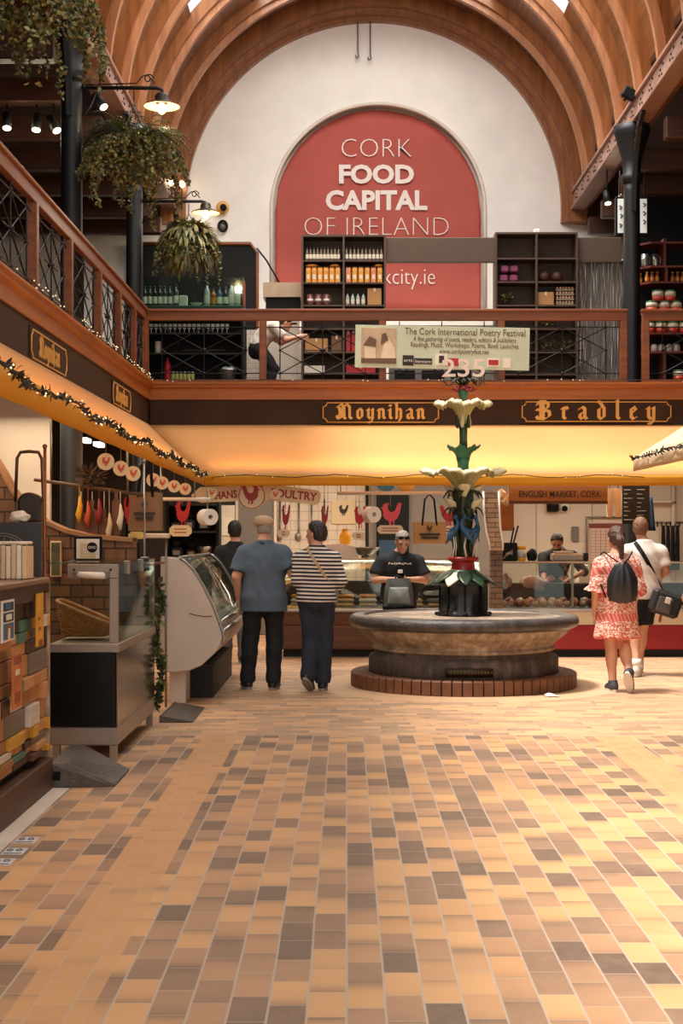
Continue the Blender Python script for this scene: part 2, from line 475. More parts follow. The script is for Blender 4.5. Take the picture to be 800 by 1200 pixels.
# ------------------------------------------------------------------ the setting
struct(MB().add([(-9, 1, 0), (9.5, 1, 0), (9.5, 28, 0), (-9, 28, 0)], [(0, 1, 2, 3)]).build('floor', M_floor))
M_conc = mat('pale_concrete', (224, 202, 182), .8, var=.1, scale=3, bump=.15)
struct(MB().box(-1.98, -1.735, 3, 8.99, .0, .004).build('trim_1', M_conc))
# end wall with its arched recess
WY = 26.2
VX, VZ, VR = .49, 7.5, 3.62            # barrel vault: centre line and radius
OX, OZ, OR = ax(443, WY), 7.5, 1.95
mb = MB()
mb.box(-7.5, OX-OR, WY, WY+.3, 3.5, OZ); mb.box(OX+OR, 8.5, WY, WY+.3, 3.5, OZ); mb.box(OX-OR, OX+OR, WY, WY+.3, 3.5, 5.65)
n = 48
vs = []
for i in range(n+1):
    a = PI*i/n
    for (cx, r) in ((OX, OR), (VX, 3.9)):
        for d in (0, .3): vs.append((cx+r*math.cos(a), WY+d, OZ+r*math.sin(a)))
fs = []
for i in range(n):
    o = 4*i
    fs += [(o, o+2, o+6, o+4), (o+1, o+5, o+7, o+3), (o, o+4, o+5, o+1), (o+2, o+3, o+7, o+6)]
mb.add(vs, fs)
struct(mb.build('wall_back', M_white))
# rounded lip round the recess
pts = [(OX-OR, WY-.01, 5.7)]+[(OX-OR*math.cos(PI*i/40), WY-.01, OZ+OR*math.sin(PI*i/40)) for i in range(41)]+[(OX+OR, WY-.01, 5.7)]
struct(MB().tube(pts, .035, 8).build('trim_2', M_reveal))
struct(MB().box(OX-OR-.3, OX+OR+.3, WY+.3, WY+.4, 5.2, 9.6).build('wall_recess', M_reveal))
# vault boards: solid up to the roof glazing, closed over the last bays
def arc_shell(mb, r0, r1, y0, y1, a0, a1, n):
    vs = []
    for i in range(n+1):
        a = math.radians(a0+(a1-a0)*i/n)
        for r in (r0, r1):
            for y in (y0, y1): vs.append((VX+r*math.cos(a), y, VZ+r*math.sin(a)))
    fs = []
    for i in range(n):
        o = 4*i
        fs += [(o, o+1, o+5, o+4), (o+2, o+6, o+7, o+3), (o, o+4, o+6, o+2), (o+1, o+3, o+7, o+5)]
    fs += [(0, 2, 3, 1), (4*n, 4*n+1, 4*n+3, 4*n+2)]
    mb.add(vs, fs, False)
mb = MB()
arc_shell(mb, 3.84, 3.92, -3, 23.15, 0, 39, 16); arc_shell(mb, 3.84, 3.92, -3, 23.15, 141, 180, 16)
arc_shell(mb, 3.84, 3.92, 23.15, 24.7, 0, 59, 20); arc_shell(mb, 3.84, 3.92, 23.15, 24.7, 121, 180, 20)
arc_shell(mb, 3.84, 3.92, 24.7, WY+.1, 0, 180, 48)
struct(mb.build('ceiling', M_vault))
rib_y = [24.7, 23.15, 21.65, 20.2, 18.75, 17.3, 15.85, 14.4, 12.9, 11.4, 9.9, 8.4]
for i, y in enumerate(rib_y):
    mb = MB()
    arc_shell(mb, 3.68, 3.86, y-.14, y+.14, 4, 176, 44)
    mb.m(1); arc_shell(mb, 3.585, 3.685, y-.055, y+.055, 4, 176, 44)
    struct(mb.build('trim_%d' % (i+10), [M_rib, M_litlip]))
mb = MB()
arc_shell(mb, 3.5, 3.86, WY-.3, WY+.02, -4, 184, 60); arc_shell(mb, 3.42, 3.52, WY-.14, WY+.02, -4, 184, 60); arc_shell(mb, 3.6, 3.86, WY-.5, WY-.3, 2, 178, 60)
struct(mb.build('trim_3', M_rib))
# glazing bars across the roof light
mb = MB()
for a in (60, 75, 90, 105, 120):
    if a not in (75, 105): continue
    ca, sa = math.cos(math.radians(a)), math.sin(math.radians(a))
    mb.tube([(VX+3.86*ca, -3, VZ+3.86*sa), (VX+3.86*ca, 23.1, VZ+3.86*sa)], .025, 6)
struct(mb.build('trim_4', M_rib))
# aisle walls and roofs
struct(MB().box(-7.7, -7.5, 1, WY, 0, 9).build('wall_left', M_darkwood))
struct(MB().box(8.5, 8.7, 1, WY, 0, 9).build('wall_right', M_darkwood))
mb = MB().prism([(-3.25, 8.15), (-7.6, 7.5), (-7.6, 7.58), (-3.25, 8.25)], 1, WY)
struct(mb.build('ceiling_left', M_darkwood))
mb = MB().prism([(4.25, 8.15), (8.6, 7.5), (8.6, 7.58), (4.25, 8.25)], 1, WY)
struct(mb.build('ceiling_right', M_darkwood))
k = 30
for y in (16.1, 17.7, 19.3, 20.95, 22.5, 24.1, 25.4):
    for (x0, x1) in ((-7.5, -3.28), (4.28, 8.5)):
        struct(MB().rbox(x0, x1, y-.1, y+.1, 6.9, 7.2, .015).build('trim_%d' % k, M_darkwood)); k += 1
# board lining of the roof voids over the side aisles
struct(MB().box(-7.5, -3.3, WY-.08, WY, 7.25, 8.4).build('wall_gable', M_darkwood))
struct(MB().box(4.28, 8.5, WY-.08, WY, 7.25, 8.4).build('wall_gable_right', M_darkwood))
# gallery floors, their pine edge and the brown fascia below it
GY, GX = 19.9, -2.75
struct(MB().box(GX-.02, 8.5, GY+.1, WY, 3.47, 3.66).build('floor_gallery', M_darkwood))
struct(MB().box(-7.5, GX-.1, 2, WY, 3.47, 3.66).build('floor_gallery_left', M_darkwood))
mb = MB().prism([(GY-.02, 3.455), (GY-.02, 3.6), (GY-.07, 3.62), (GY-.07, 3.655), (GY-.1, 3.665), (GY-.1, 3.69), (GY+.1, 3.69), (GY+.1, 3.455)], GX, 8.5, 'yz')
struct(mb.build('trim_5', M_beam))
mb = MB().prism([(GX+.02, 3.455), (GX+.02, 3.6), (GX+.07, 3.62), (GX+.07, 3.655), (GX+.1, 3.665), (GX+.1, 3.69), (GX-.1, 3.69), (GX-.1, 3.455)], 2, GY+.1)
struct(mb.build('trim_6', M_beam_y))
struct(MB().box(GX+.03, 8.5, GY+.0, GY+.08, 3.06, 3.455).build('trim_7', M_fascia))
struct(MB().box(GX-.08, GX, 2, GY+.08, 3.06, 3.455).build('trim_8', M_fascia))
# rooms of the stalls
M_paneljoint = mat('panel_joint', (150, 138, 124), .6, var=0)
mb = MB().box(-7.5, 8.5, 23.6, 23.75, 0, 3.47)
struct(mb.build('wall_stall', M_stallwhite))
mb = MB()
for x in [-2.4+.92*i for i in range(8)]: mb.box(x-.006, x+.006, 23.592, 23.6, .1, 3.4)
struct(mb.build('trim_9', M_paneljoint))
M_grey = mat('grey_panel', (120, 112, 104), .6, var=.08)
struct(MB().box(.35, 2.3, 22.6, 22.68, 0, 3.1).build('wall_stall_grey', M_grey))
struct(MB().box(-1.24, .3, 22.9, 22.98, 0, 3.1).build('wall_stall_tiled', bricks('white_tiles', (222, 208, 190), (212, 198, 180), (176, 164, 150), .15, .15, 'xz', .006, .3, .08, 0)))
struct(MB().box(-7.4, -3.56, 17.2, 17.3, 0, 3.4).build('wall_stall_left', M_stallwhite))
struct(MB().box(-7.4, -1.24, 22.9, 22.98, 0, 3.44).build('wall_stall_dark', mat('dark_stall_wall', (58, 47, 40), .7, var=.2)))
# dark wall behind the grocery shelves at the right end of the gallery, and the dark bar back panel on the end wall
struct(MB().box(4.55, 8.5, 23.0, 23.15, 3.66, 6.95).build('wall_gallery_right', M_black))
mb = MB()
x0, x1 = ax(150, 26), ax(301, 26)
p = [(x0, 3.66), (x1, 3.66), (x1, az(296, 26)), (x1-.12, az(285, 26)), (x0, az(285, 26))]
mb.prism(p, 26.05, 26.19)
o = struct(mb.build('wall_bar', M_black))
mb = MB().tube([(x1, 26.04, 3.7), (x1, 26.04, az(296, 26)), (x1-.12, 26.04, az(285, 26)), (x0, 26.04, az(285, 26))], .035, 6)
struct(mb.build('trim_50', M_rail))

# ------------------------------------------------------------------ girders and columns
def girder(x, side, label):
    g = thing('roof_girder', label, 'girder', (x, 12, 7.44))
    MB().box(min(x, x-side*.16), max(x, x-side*.16), 2, WY-.05, 7.5, 7.74).build('web', M_girder, g)
    mb = MB(); mb.rbox(min(x+side*.04, x-side*.22), max(x+side*.04, x-side*.22), 2, WY-.05, 7.74, 7.8, .01); mb.rbox(min(x+side*.04, x-side*.22), max(x+side*.04, x-side*.22), 2, WY-.05, 7.44, 7.5, .01)
    mb.build('flange', M_girder, g)
    mb = MB(); y = 8.0; i = 0
    while y < WY-.4:
        for (dy, z) in ((0, 7.68), (.14, 7.64), (.05, 7.56), (.2, 7.585)):
            mb.ball((x+side*.006, y+dy, z), (.012, .02, .02), 6, 4)
        y += .62; i += 1
    mb.build('bolt_row', M_bolt, g)
girder(-3.1, 1, 'bolted roof girder under the vault, over the left gallery')
girder(4.09, -1, 'bolted roof girder under the vault, over the right gallery')
def column(x, y, label, side):
    c = thing('iron_column', label, 'column', (x, y, 0))
    MB().lathe([(.2, 0), (.2, .12), (.15, .2), (.128, .3), (.125, 3.4), (.118, 6.5), (.118, 6.62)], (x, y, 0), 12).build('shaft', M_iron, c)
    MB().lathe([(.12, 6.6), (.16, 6.66), (.16, 6.72), (.13, 6.76), (.14, 6.95), (.24, 7.28), (.26, 7.34), (.26, 7.44)], (x, y, 0), 12).build('capital', M_iron, c)
    for s in (-1, 1):
        mb = MB()
        pts = [(x, y+s*.12, 6.2), (x, y+s*.16, 6.6), (x, y+s*.3, 7.0), (x, y+s*.55, 7.3), (x, y+s*.8, 7.42)]
        for a, b_ in zip(pts, pts[1:]): mb.beam(a, b_, .05, .06, (1, 0, 0))
        for t in range(5):
            yy, zz = y+s*(.14+.08*t), 6.85+.11*t
            mb.tube([(x, yy+.055*math.cos(q), zz+.055*math.sin(q)+.12) for q in [2*PI*i/10 for i in range(10)]], .013, 5, closed=True)
        mb.build('bracket', M_iron, c)
    return c
column(-3.05, 15.9, 'black iron column by the poultry stall, carrying the hanging lamp nearer the viewer', 1)
column(-3.05, 20.62, 'black iron column at the inner corner of the two galleries, beside the bar', 1)
column(4.09, 20.57, 'black iron column between the chain curtain and the tin shelves on the gallery', -1)
# ------------------------------------------------------------------ gallery railings
def lattice(mb, a, b, z0, z1):
    """wrought iron lattice panel between two points on plan"""
    a, b = Vector(a), Vector(b)
    def P(u, v): p = a.lerp(b, u); return Vector((p.x, p.y, z0+(z1-z0)*v))
    r = .008
    us = (.12, .5, .88)
    def ln(p, q): mb.tube([P(*p), P(*q)], r, 5, False)
    for v in (.1, .9): ln((0, v), (1, v))
    for u in us: ln((u, 0), (u, 1))
    for p, q in [((.12, .5), (.5, .9)), ((.5, .9), (.88, .5)), ((.88, .5), (.5, .1)), ((.5, .1), (.12, .5)),
                 ((.12, .1), (.88, .9)), ((.12, .9), (.88, .1)), ((.31, .5), (.69, .5))]: ln(p, q)
    for u in us:
        for v in (.1, .5, .9): mb.ball(P(u, v), .022 if not (u == .5 and v == .5) else .035, 7, 5)
    for p in ((.31, .7), (.69, .7), (.31, .3), (.69, .3)): mb.ball(P(*p), .017, 6, 4)
def railing(pts, label, mrail):
    r = thing('gallery_railing', label, 'railing', (pts[0][0], pts[0][1], 3.69))
    a, b = Vector((pts[0][0], pts[0][1], 0)), Vector((pts[-1][0], pts[-1][1], 0))
    d = (b-a).normalized()
    mb = MB()
    mb.beam(a-d*.05+Vector((0, 0, 4.615)), b+d*.05+Vector((0, 0, 4.615)), .07, .13); mb.beam(a-d*.06+Vector((0, 0, 4.69)), b+d*.06+Vector((0, 0, 4.69)), .13, .035)
    mb.build('top_rail', mrail, r, bevel=.008)
    mb = MB(); mb.beam(a-d*.05+Vector((0, 0, 3.71)), b+d*.05+Vector((0, 0, 3.71)), .1, .04); mb.build('bottom_rail', mrail, r)
    for p in pts: MB().rbox(p[0]-.05, p[0]+.05, p[1]-.05, p[1]+.05, 3.73, 4.55, .008).build('post', mrail, r)
    for p, q in zip(pts, pts[1:]):
        mb = MB(); p, q = Vector((p[0], p[1], 0)), Vector((q[0], q[1], 0))
        lattice(mb, p+d*.05, q-d*.05, 3.74, 4.54); mb.build('lattice_panel', M_ironlace, r)
    return r
railing([(ax(x, 19.9), 19.9) for x in (170, 308, 448, 587, 730)], 'varnished wooden railing with iron lattice across the far gallery, below the red banner', M_rail)
railing([(ax(x, 19.9), 19.9) for x in (756, 896, 960)], 'short run of wooden lattice railing in front of the tin shelves', M_rail)
railing([(-2.8, y) for y in (7.6, 9.45, 11.1, 12.78, 14.4, 16.1, 17.5, 18.75, 19.75)], 'long wooden railing with iron lattice along the left gallery', M_rail_y)

# ------------------------------------------------------------------ red banner in the recess
M_banner = mat('banner_red', (178, 82, 70), .75, var=.08, scale=1.6)
M_bannertext = mat('banner_lettering', (240, 226, 216), .7, var=0)
b = thing('wall_banner', 'arched red banner lettered CORK FOOD CAPITAL OF IRELAND', 'banner', (OX, WY+.2, 5.7))
hw = OR-.06
def bf(u, v):
    x = (u*2-1)*hw
    top = OZ+math.sqrt(max(0, hw*hw-x*x)); z = 5.72+(top-5.72)*v
    return (OX+x, WY+.2+.012*math.sin(x*5+z*1.3)+.01*math.sin(z*4), z)
mb = MB().grid(bf, 60, 24)
for i in range(0): pass
mb.build('cloth', M_banner, b, solid=.004)
mb = MB()
Yb = WY+.165
qb = Yb/F
def bl(txt, y, h, w, off, s=1.0): letter(mb, txt, h*qb/.72, (ax(441, Yb), Yb, az(y, Yb)), width=w*qb, offset=off, extrude=.002)
bl('CORK', 184, 23, 82, -.012); bl('FOOD', 214, 21, 88, .018); bl('CAPITAL', 245, 22, 119, .018)
bl('OF IRELAND', 276, 23, 169, -.014); letter(mb, 'corkcity.ie', 20*qb/.72, (ax(464, Yb), Yb, az(333, Yb)), width=91*qb, offset=-.006, extrude=.002)
mb.build('lettering', M_bannertext, b)

# ------------------------------------------------------------------ poetry festival banner on the railing
M_pb = mat('banner_green', (198, 208, 182), .7, var=.08, scale=2)
pb = thing('festival_banner', 'pale green Cork International Poetry Festival banner hung on the gallery railing', 'banner', at(518, 408, 19.83))
YB = 19.83; qf = YB/F; T = math.radians(-1.1)
def pp(px, py, d=0):
    """point on the banner, px,py in the photograph's frame"""
    return Vector((ax(px, YB), YB-d-.01, az(py, YB)))
pbx = Vector((math.cos(T), 0, math.sin(T))); pbu = Vector((-math.sin(T), 0, math.cos(T)))
def bq(mb, x0, y0, x1, y1, d, t=.002):
    """rectangle on the banner given by two corners measured along its tilted axes"""
    c = (pp(x0, y0)+pp(x1, y1))/2; mb.obox(c+Vector((0, -d, 0)), pbx*(x1-x0)*qf/2, pbu*(y1-y0)*qf/2, Vector((0, t, 0)))
mb = MB(); mb.obox(pp(518, 407.5), pbx*102*qf, pbu*25*qf, Vector((0, .004, 0))); mb.build('sheet', M_pb, pb)
M_art1, M_art2, M_art3 = mat('print_ground', (196, 170, 140), .7), mat('print_house', (226, 208, 180), .7), mat('print_roof', (110, 84, 66), .7)
mb = MB()
bq(mb, 423, 384.5, 464, 426, .006); mb.m(1)
mb.prism([(p.x, p.z) for p in (pp(427, 420), pp(427, 405), pp(433, 397), pp(440, 405), pp(440, 420))], YB-.022, YB-.017)
mb.prism([(p.x, p.z) for p in (pp(446, 420), pp(449, 405), pp(455, 396), pp(462, 408), pp(463, 420))], YB-.022, YB-.017)
mb.m(2); mb.prism([(p.x, p.z) for p in (pp(425, 405), pp(433, 394), pp(441, 398), pp(440, 407))], YB-.024, YB-.021); bq(mb, 423, 420, 464, 426, .009)
mb.prism([(p.x, p.z) for p in (pp(446, 404), pp(447, 392), pp(452, 390), pp(455, 399))], YB-.024, YB-.021)
mb.build('picture_print', [M_art1, M_art2, M_art3], pb)
mb = MB()
for txt, x, y, w, h, sh in (('The Cork International Poetry Festival', 544.5, 393.2, 141, 8.2, 0), ('A fine gathering of poets, readers, editors & publishers', 544, 400.6, 121, 5.6, .25),
                        ('Readings, Music, Workshops, Poems, Book Launches', 544, 407.6, 126, 5.8, 0), ('www.corkpoetryfest.net', 543.5, 414.8, 58, 5.8, .2)):
    letter(mb, txt, h*qf/.72, pp(x, y, .006), pbx, pbu, width=w*qf, extrude=.001, shear=sh)
mb.build('lettering', mat('banner_ink', (96, 62, 44), .7, var=0), pb)
mb = MB(); bq(mb, 471.5, 416.5, 484.5, 428.5, .006); bq(mb, 485, 420, 506, 427, .006); bq(mb, 514, 417, 520, 425.5, .010)
mb.m(1); bq(mb, 510, 415, 524, 428, .006); bq(mb, 570.5, 420, 585, 430, .006); bq(mb, 589, 420, 598, 431, .006)
mb.m(2); bq(mb, 572, 422, 583.5, 428, .010); bq(mb, 525, 420, 537, 429, .006)
mb.build('logo_strip', [M_ink, M_paper, M_red], pb)
mb = MB()
letter(mb, 'arts', 5*qf, pp(478, 424, .012), pbx, pbu, width=10*qf, extrude=.001); letter(mb, 'literature', 5*qf, pp(495.5, 425.5, .012), pbx, pbu, width=18*qf, extrude=.001)
mb.build('logo_lettering', M_paper, pb)
# ------------------------------------------------------------------ grocery shelf units
M_shelf = mat('shelf_board', (78, 58, 44), .6, var=.12, scale=3)
def shelf_unit(x0, x1, D, ytop, ys, label, zbot=3.67, depth=.36, xm=None):
    X0, X1 = ax(x0, D), ax(x1, D); zt = az(ytop, D)
    s = thing('shelf_unit', label, 'shelf', ((X0+X1)/2, D, zbot))
    for xs in (X0, X1-.03): MB().box(xs, xs+.03, D, D+depth, zbot, zt-.03).build('side_panel', M_shelf, s)
    xm = (X0+X1)/2 if xm is None else ax(xm, D)
    MB().box(xm-.015, xm+.015, D, D+depth, zbot, zt-.03).build('divider', M_shelf, s)
    MB().box(X0, X1, D, D+depth, zt-.03, zt).build('top', M_shelf, s)
    MB().box(X0+.03, X1-.03, D+depth-.015, D+depth, zbot, zt-.03).build('back_panel', M_shelf, s)
    for y in ys:
        z = az(y, D); MB().box(X0+.03, X1-.03, D+.005, D+depth-.015, z-.025, z).build('shelf_board', M_shelf, s)
    return s
SD = 22.3
shelf_unit(353, 452, SD, 275, (304.5, 330.5, 357, 384.5, 412, 437), 'tall brown open shelf unit with spice bottles and yellow packs')
shelf_unit(580, 677, SD, 272, (302, 329.5, 357, 384.5, 412, 438), 'tall brown open shelf unit with egg trays, beside the chain curtain')
def simple(name, label, cat, mb, m, group=None, **kw):
    """a thing that is one mesh, its origin at its base"""
    xs = [v[0] for v in mb.v]; ys = [v[1] for v in mb.v]; zs = [v[2] for v in mb.v]
    o = (sum((min(xs), max(xs)))/2, (min(ys)+max(ys))/2, min(zs))
    mb.v = [(v[0]-o[0], v[1]-o[1], v[2]-o[2]) for v in mb.v]
    ob = mb.build(name, m, **kw); ob.location = o
    return tag(ob, label, cat, group)
M_bglass = {k: mat('bottle_glass_'+k, c, .12, var=.1) for k, c in (('dark', (26, 30, 24)), ('green', (40, 66, 44)), ('clear', (176, 186, 180)), ('amber', (150, 84, 28)), ('blue', (54, 92, 118)), ('spice', (112, 96, 80)))}
M_cap = mat('black_cap', (30, 27, 25), .4, var=0)
M_label = mat('bottle_label', (226, 216, 196), .7, var=.05)
M_labelo = mat('orange_label', (206, 138, 50), .7, var=.05)
def bottle_proto(h, r, glass, label, cat='bottle', lab=M_label, cap=M_cap, name='bottle', shoulder=.62, neck=.34, n=10):
    t = thing(name, label, cat)
    MB().lathe([(r*.9, 0), (r, h*.03), (r, h*shoulder), (r*.75, h*(shoulder+.1)), (r*neck, h*(shoulder+.18)), (r*neck, h*.93)], n=n).build('body', glass, t, world=False)
    MB().lathe([(r*neck*1.15, h*.9), (r*neck*1.15, h)], n=8).build('cap', cap, t, world=False)
    if lab: MB().lathe([(r*1.03, h*.14), (r*1.03, h*.48)], n=n, caps=False).build('paper_label', lab, t, world=False)
    return t
class Row:
    """first use moves the prototype itself, then copies it"""
    def __init__(s, proto): s.p = proto; s.used = False
    def put(s, loc, label=None, group=None, rz=None):
        loc = (loc[0], loc[1], loc[2]+.003)
        if not s.used:
            s.used = True; s.p.location = loc
            if rz is not None: s.p.rotation_euler = (0, 0, rz)
            if label: s.p['label'] = label
            if group: s.p['group'] = group
            return s.p
        return dup(s.p, loc, rz, label, group)
spice = Row(bottle_proto(.2, .026, M_bglass['spice'], '', name='spice_bottle', shoulder=.55, neck=.55))
for i in range(10):
    spice.put((ax(359.5+4.1*i, SD), SD+.08, az(304.5, SD)), 'small spice bottle with dark cap in the top left compartment of the shelf unit', 'spice bottles in the top left compartment')
for i in range(10):
    spice.put((ax(406+4.55*i, SD), SD+.08, az(304.5, SD)), 'small spice bottle with dark cap in the top right compartment of the shelf unit', 'spice bottles in the top right compartment')
M_pack = mat('yellow_pack', (226, 156, 62), .5, var=.15, scale=8)
M_pack2 = mat('peach_pack', (226, 142, 92), .5, var=.15, scale=8)
def pack_proto(m, name='food_pack'):
    t = thing(name, '', 'pack')
    w, d, h = .085, .05, .225
    def f(u, v):
        a = u*2*PI
        k = 1-.5*max(0, (v-.85)/.15)
        return (w/2*math.copysign(abs(math.cos(a))**.5, math.cos(a)), d*k*math.copysign(abs(math.sin(a))**.6, math.sin(a)), h*v)
    MB().grid(f, 14, 8).build('bag', m, t, world=False)
    MB().box(-w/2+.008, w/2-.008, -.004, .004, h-.01, h+.02).build('folded_top', m, t, world=False)
    MB().box(-.022, .022, -d-.003, -d+.004, .05, .12).build('printed_panel', M_label, t, world=False)
    return t
pk, pk2 = Row(pack_proto(M_pack)), Row(pack_proto(M_pack2))
for i in range(6): pk.put((ax(361+6.9*i, SD), SD+.09, az(330.5, SD)), 'upright yellow food pack in the left compartment under the spice bottles', 'yellow packs in the left compartment')
for i in range(6): (pk2 if i in (0, 4) else pk).put((ax(408+7.4*i, SD), SD+.09, az(330.5, SD)), 'upright %s food pack in the right compartment under the spice bottles' % ('peach' if i in (0, 4) else 'yellow'), '%s packs in the right compartment' % ('peach' if i in (0, 4) else 'yellow'))
for k, (x0, x1, lab) in enumerate(((357, 373, 'flat yellow pack lying on the upright packs at the outer left of the shelf unit'), (386, 398, 'flat yellow pack lying on the upright packs beside the shelf divider'), (438, 449, 'flat yellow pack lying on the upright packs at the right end of the shelf unit'))):
    mb = MB(); mb.ball((ax((x0+x1)/2, SD), SD+.1, az(309.9, SD)), ((x1-x0)/2*SD/F, .06, .022), 12, 6); simple('food_pack', lab, 'pack', mb, M_pack)
M_mug = mat('striped_mug', (116, 66, 62), .3, var=.1)
def mug_proto(h=.17, r=.05, m=M_mug, m2=M_paper, nm='mug'):
    t = thing(nm, '', 'mug')
    MB().lathe([(r*.9, 0), (r, h*.05), (r, h), (r*.88, h), (r*.86, h*.1), (0.001, h*.08)], n=14).build('cup', m, t, world=False)
    MB().lathe([(r*1.02, h*.4), (r*1.02, h*.6)], n=14, caps=False).build('band', m2, t, world=False)
    MB().tube([(r*.95, 0, h*.8), (r*1.35, 0, h*.78), (r*1.42, 0, h*.5), (r*1.3, 0, h*.25), (r*.95, 0, h*.2)], .008, 6).build('handle', m, t, world=False)
    return t
mg = Row(mug_proto())
for i, w in enumerate(('leftmost', 'middle', 'rightmost')): mg.put((ax(363+9.6*i, SD), SD+.1, az(357, SD)), 'dark red mug with pale band, %s of three on the shelf unit' % w, 'mugs on the shelf unit')
oil = Row(bottle_proto(.2, .03, M_bglass['clear'], '', name='bottle', lab=M_label))
for i in range(4): oil.put((ax(407+6.2*i, SD), SD+.1, az(357, SD)), 'slim clear bottle beside the kraft box, under the yellow packs', 'slim bottles beside the kraft box')
def carton(x0, x1, y0, y1, D, label, m=M_kraft, depth=.2, dy=.06, name='box', cat='box'):
    t = thing(name, label, cat, (ax((x0+x1)/2, D), D+dy+depth/2, az(y1, D)))
    a, b_, z0, z1 = ax(x0, D), ax(x1, D), az(y1, D)+.003, az(y0, D)
    MB().rbox(a, b_, D+dy, D+dy+depth, z0, z1, .006).build('carton', m, t)
    MB().box((a+b_)/2-.015, (a+b_)/2+.015, D+dy-.002, D+dy+depth+.001, z1-.05, z1+.002).build('tape', M_label, t)
    return t
carton(430.5, 447, 337, 357, SD, 'kraft box on the right of the third shelf, beside slim bottles')
carton(357, 384, 396, 412, SD, 'wide kraft box on the shelf seen through the railing lattice')
carton(388, 400.5, 393, 412, SD, 'narrow brown box beside the wide kraft box behind the railing', mat('brown_card', (120, 84, 58), .8))
M_redpack = mat('red_pack', (176, 40, 44), .5, var=.15)
for i, lab in enumerate(('leftmost red packet behind the railing, left of the festival banner', 'red packet beside the left edge of the festival banner')): carton(405+6.5*i, 410.5+6.5*i, 387, 412, SD, lab, M_redpack, .12, name='food_packet', cat='packet')
carton(356, 380, 428, 437, SD, 'low pale box on the bottom shelf behind the railing', M_label)
carton(405, 440, 427, 437, SD, 'low red and white box on the bottom shelf under the festival banner', M_redpack)
# second unit
M_purple = mat('purple_wrap', (132, 62, 92), .35, var=.2, scale=14)
for k, (x, y) in enumerate(((592, 318.5), (603, 318.5), (591, 329.5), (602.5, 329.5))):
    mb = MB(); mb.rbox(ax(x-4.9, SD), ax(x+4.9, SD), SD+.06, SD+.2, az(y, SD)+.006, az(y-8.5, SD), .02)
    simple('wrapped_bar', 'purple wrapped packet, %s of the stack of four beside the shelf divider' % ('upper left', 'upper right', 'lower left', 'lower right')[k], 'packet', mb, M_purple, 'purple packets on the shelf unit')
M_dred = mat('dark_red_bag', (74, 34, 30), .6, var=.3)
for k, x in enumerate((639, 654)):
    mb = MB(); mb.ball((ax(x, SD), SD+.14, az(322.6, SD)), (.093, .08, .083), 12, 8)
    simple('net_bag', 'dark red filled bag, the %s of two in the compartment over the egg trays' % ('first' if k == 0 else 'second'), 'bag', mb, M_dred, 'dark red bags on the shelf unit')
carton(630.5, 649.5, 341.5, 357, SD, 'kraft box beside the egg trays on the shelf unit')
M_egg = mat('brown_eggs', (186, 142, 110), .6, var=.15, scale=20); M_tray = mat('grey_egg_tray', (140, 122, 104), .9)
for k in range(4):
    y = 357-5.6*k; z = az(y, SD)+.004
    t = thing('egg_tray', 'tray of brown eggs, %s in the stack beside the kraft box' % ('bottom', 'second from bottom', 'third from bottom', 'topmost')[k], 'egg tray', (ax(663, SD), SD+.14, z), 0, 'egg trays on the shelf unit')
    x0, x1 = ax(651.5, SD), ax(673.5, SD)
    MB().prism([(x0, z+.03), (x0+.012, z), (x1-.012, z), (x1, z+.03)], SD+.06, SD+.24).build('tray', M_tray, t)
    for i in range(6):
        MB().ball((x0+.03+(x1-x0-.06)*i/5, SD+.08, z+.042), (.02, .02, .026), 8, 6).build('egg', M_egg, t)
M_leafs = [mat('leaf_green_%d' % i, c, .5, var=.25, scale=14) for i, c in enumerate(((76, 84, 44), (110, 112, 62), (58, 68, 42), (134, 128, 78), (118, 96, 60)))]
def leaf(mb, base, d, up, L, W, mi=None):
    """pointed folded leaf from base along d"""
    d = Vector(d).normalized(); s = d.cross(Vector(up))
    if s.length < 1e-4: s = d.orthogonal()
    s.normalize(); u = s.cross(d)
    b_ = Vector(base)
    if mi is not None: mb.cur = mi
    vs = [b_, b_+d*L*.35+s*W*.5+u*W*.12, b_+d*L*.7+s*W*.38+u*W*.05, b_+d*L-u*L*.12, b_+d*L*.7-s*W*.38+u*W*.05, b_+d*L*.35-s*W*.5+u*W*.12, b_+d*L*.38, b_+d*L*.72]
    mb.add(vs, [(0, 1, 6), (1, 2, 7, 6), (2, 3, 7), (0, 6, 5), (6, 7, 4, 5), (7, 3, 4)], True)
def rdir(rn, up=0.0):
    v = Vector((rn.gauss(0, 1), rn.gauss(0, 1), rn.gauss(0, 1)+up)); return v.normalized()
def bunch(name, label, cat, c, r, n, seed, L=.09, W=.04, mats=M_leafs, up=.6, group=None):
    rn = random.Random(seed); mb = MB()
    for i in range(n):
        d = rdir(rn, up); p = Vector(c)+Vector((d.x*r[0], d.y*r[1], d.z*r[2]))*rn.uniform(.1, .8)
        leaf(mb, p, d, rdir(rn), L*rn.uniform(.7, 1.2), W*rn.uniform(.7, 1.2), rn.randrange(len(mats)))
    return simple(name, label, cat, mb, mats, group, recalc=False)
bunch('herb_pot', 'green herbs trailing on the third shelf beside the divider', 'herbs', at(593, 349, SD+.14), (.12, .06, .04), 60, 3, L=.06)
bunch('leafy_vegetable', 'leafy green vegetable on the shelf right of the festival banner', 'vegetable', at(643, 378, SD+.14), (.1, .06, .03), 70, 4, L=.07)
for k, (x, m) in enumerate(((637.5, 0), (648, 0), (658.5, 0), (668, 0))):
    bunch('leafy_vegetable', ('lettuce head nearest the festival banner, behind the lattice', 'second lettuce from the festival banner, behind the lattice', 'third lettuce from the festival banner, behind the lattice', 'lettuce nearest the chain curtain, behind the lattice')[k], 'vegetable', at(x, 404, SD+.15), (.035, .06, .05), 46, 5+k, L=.05)
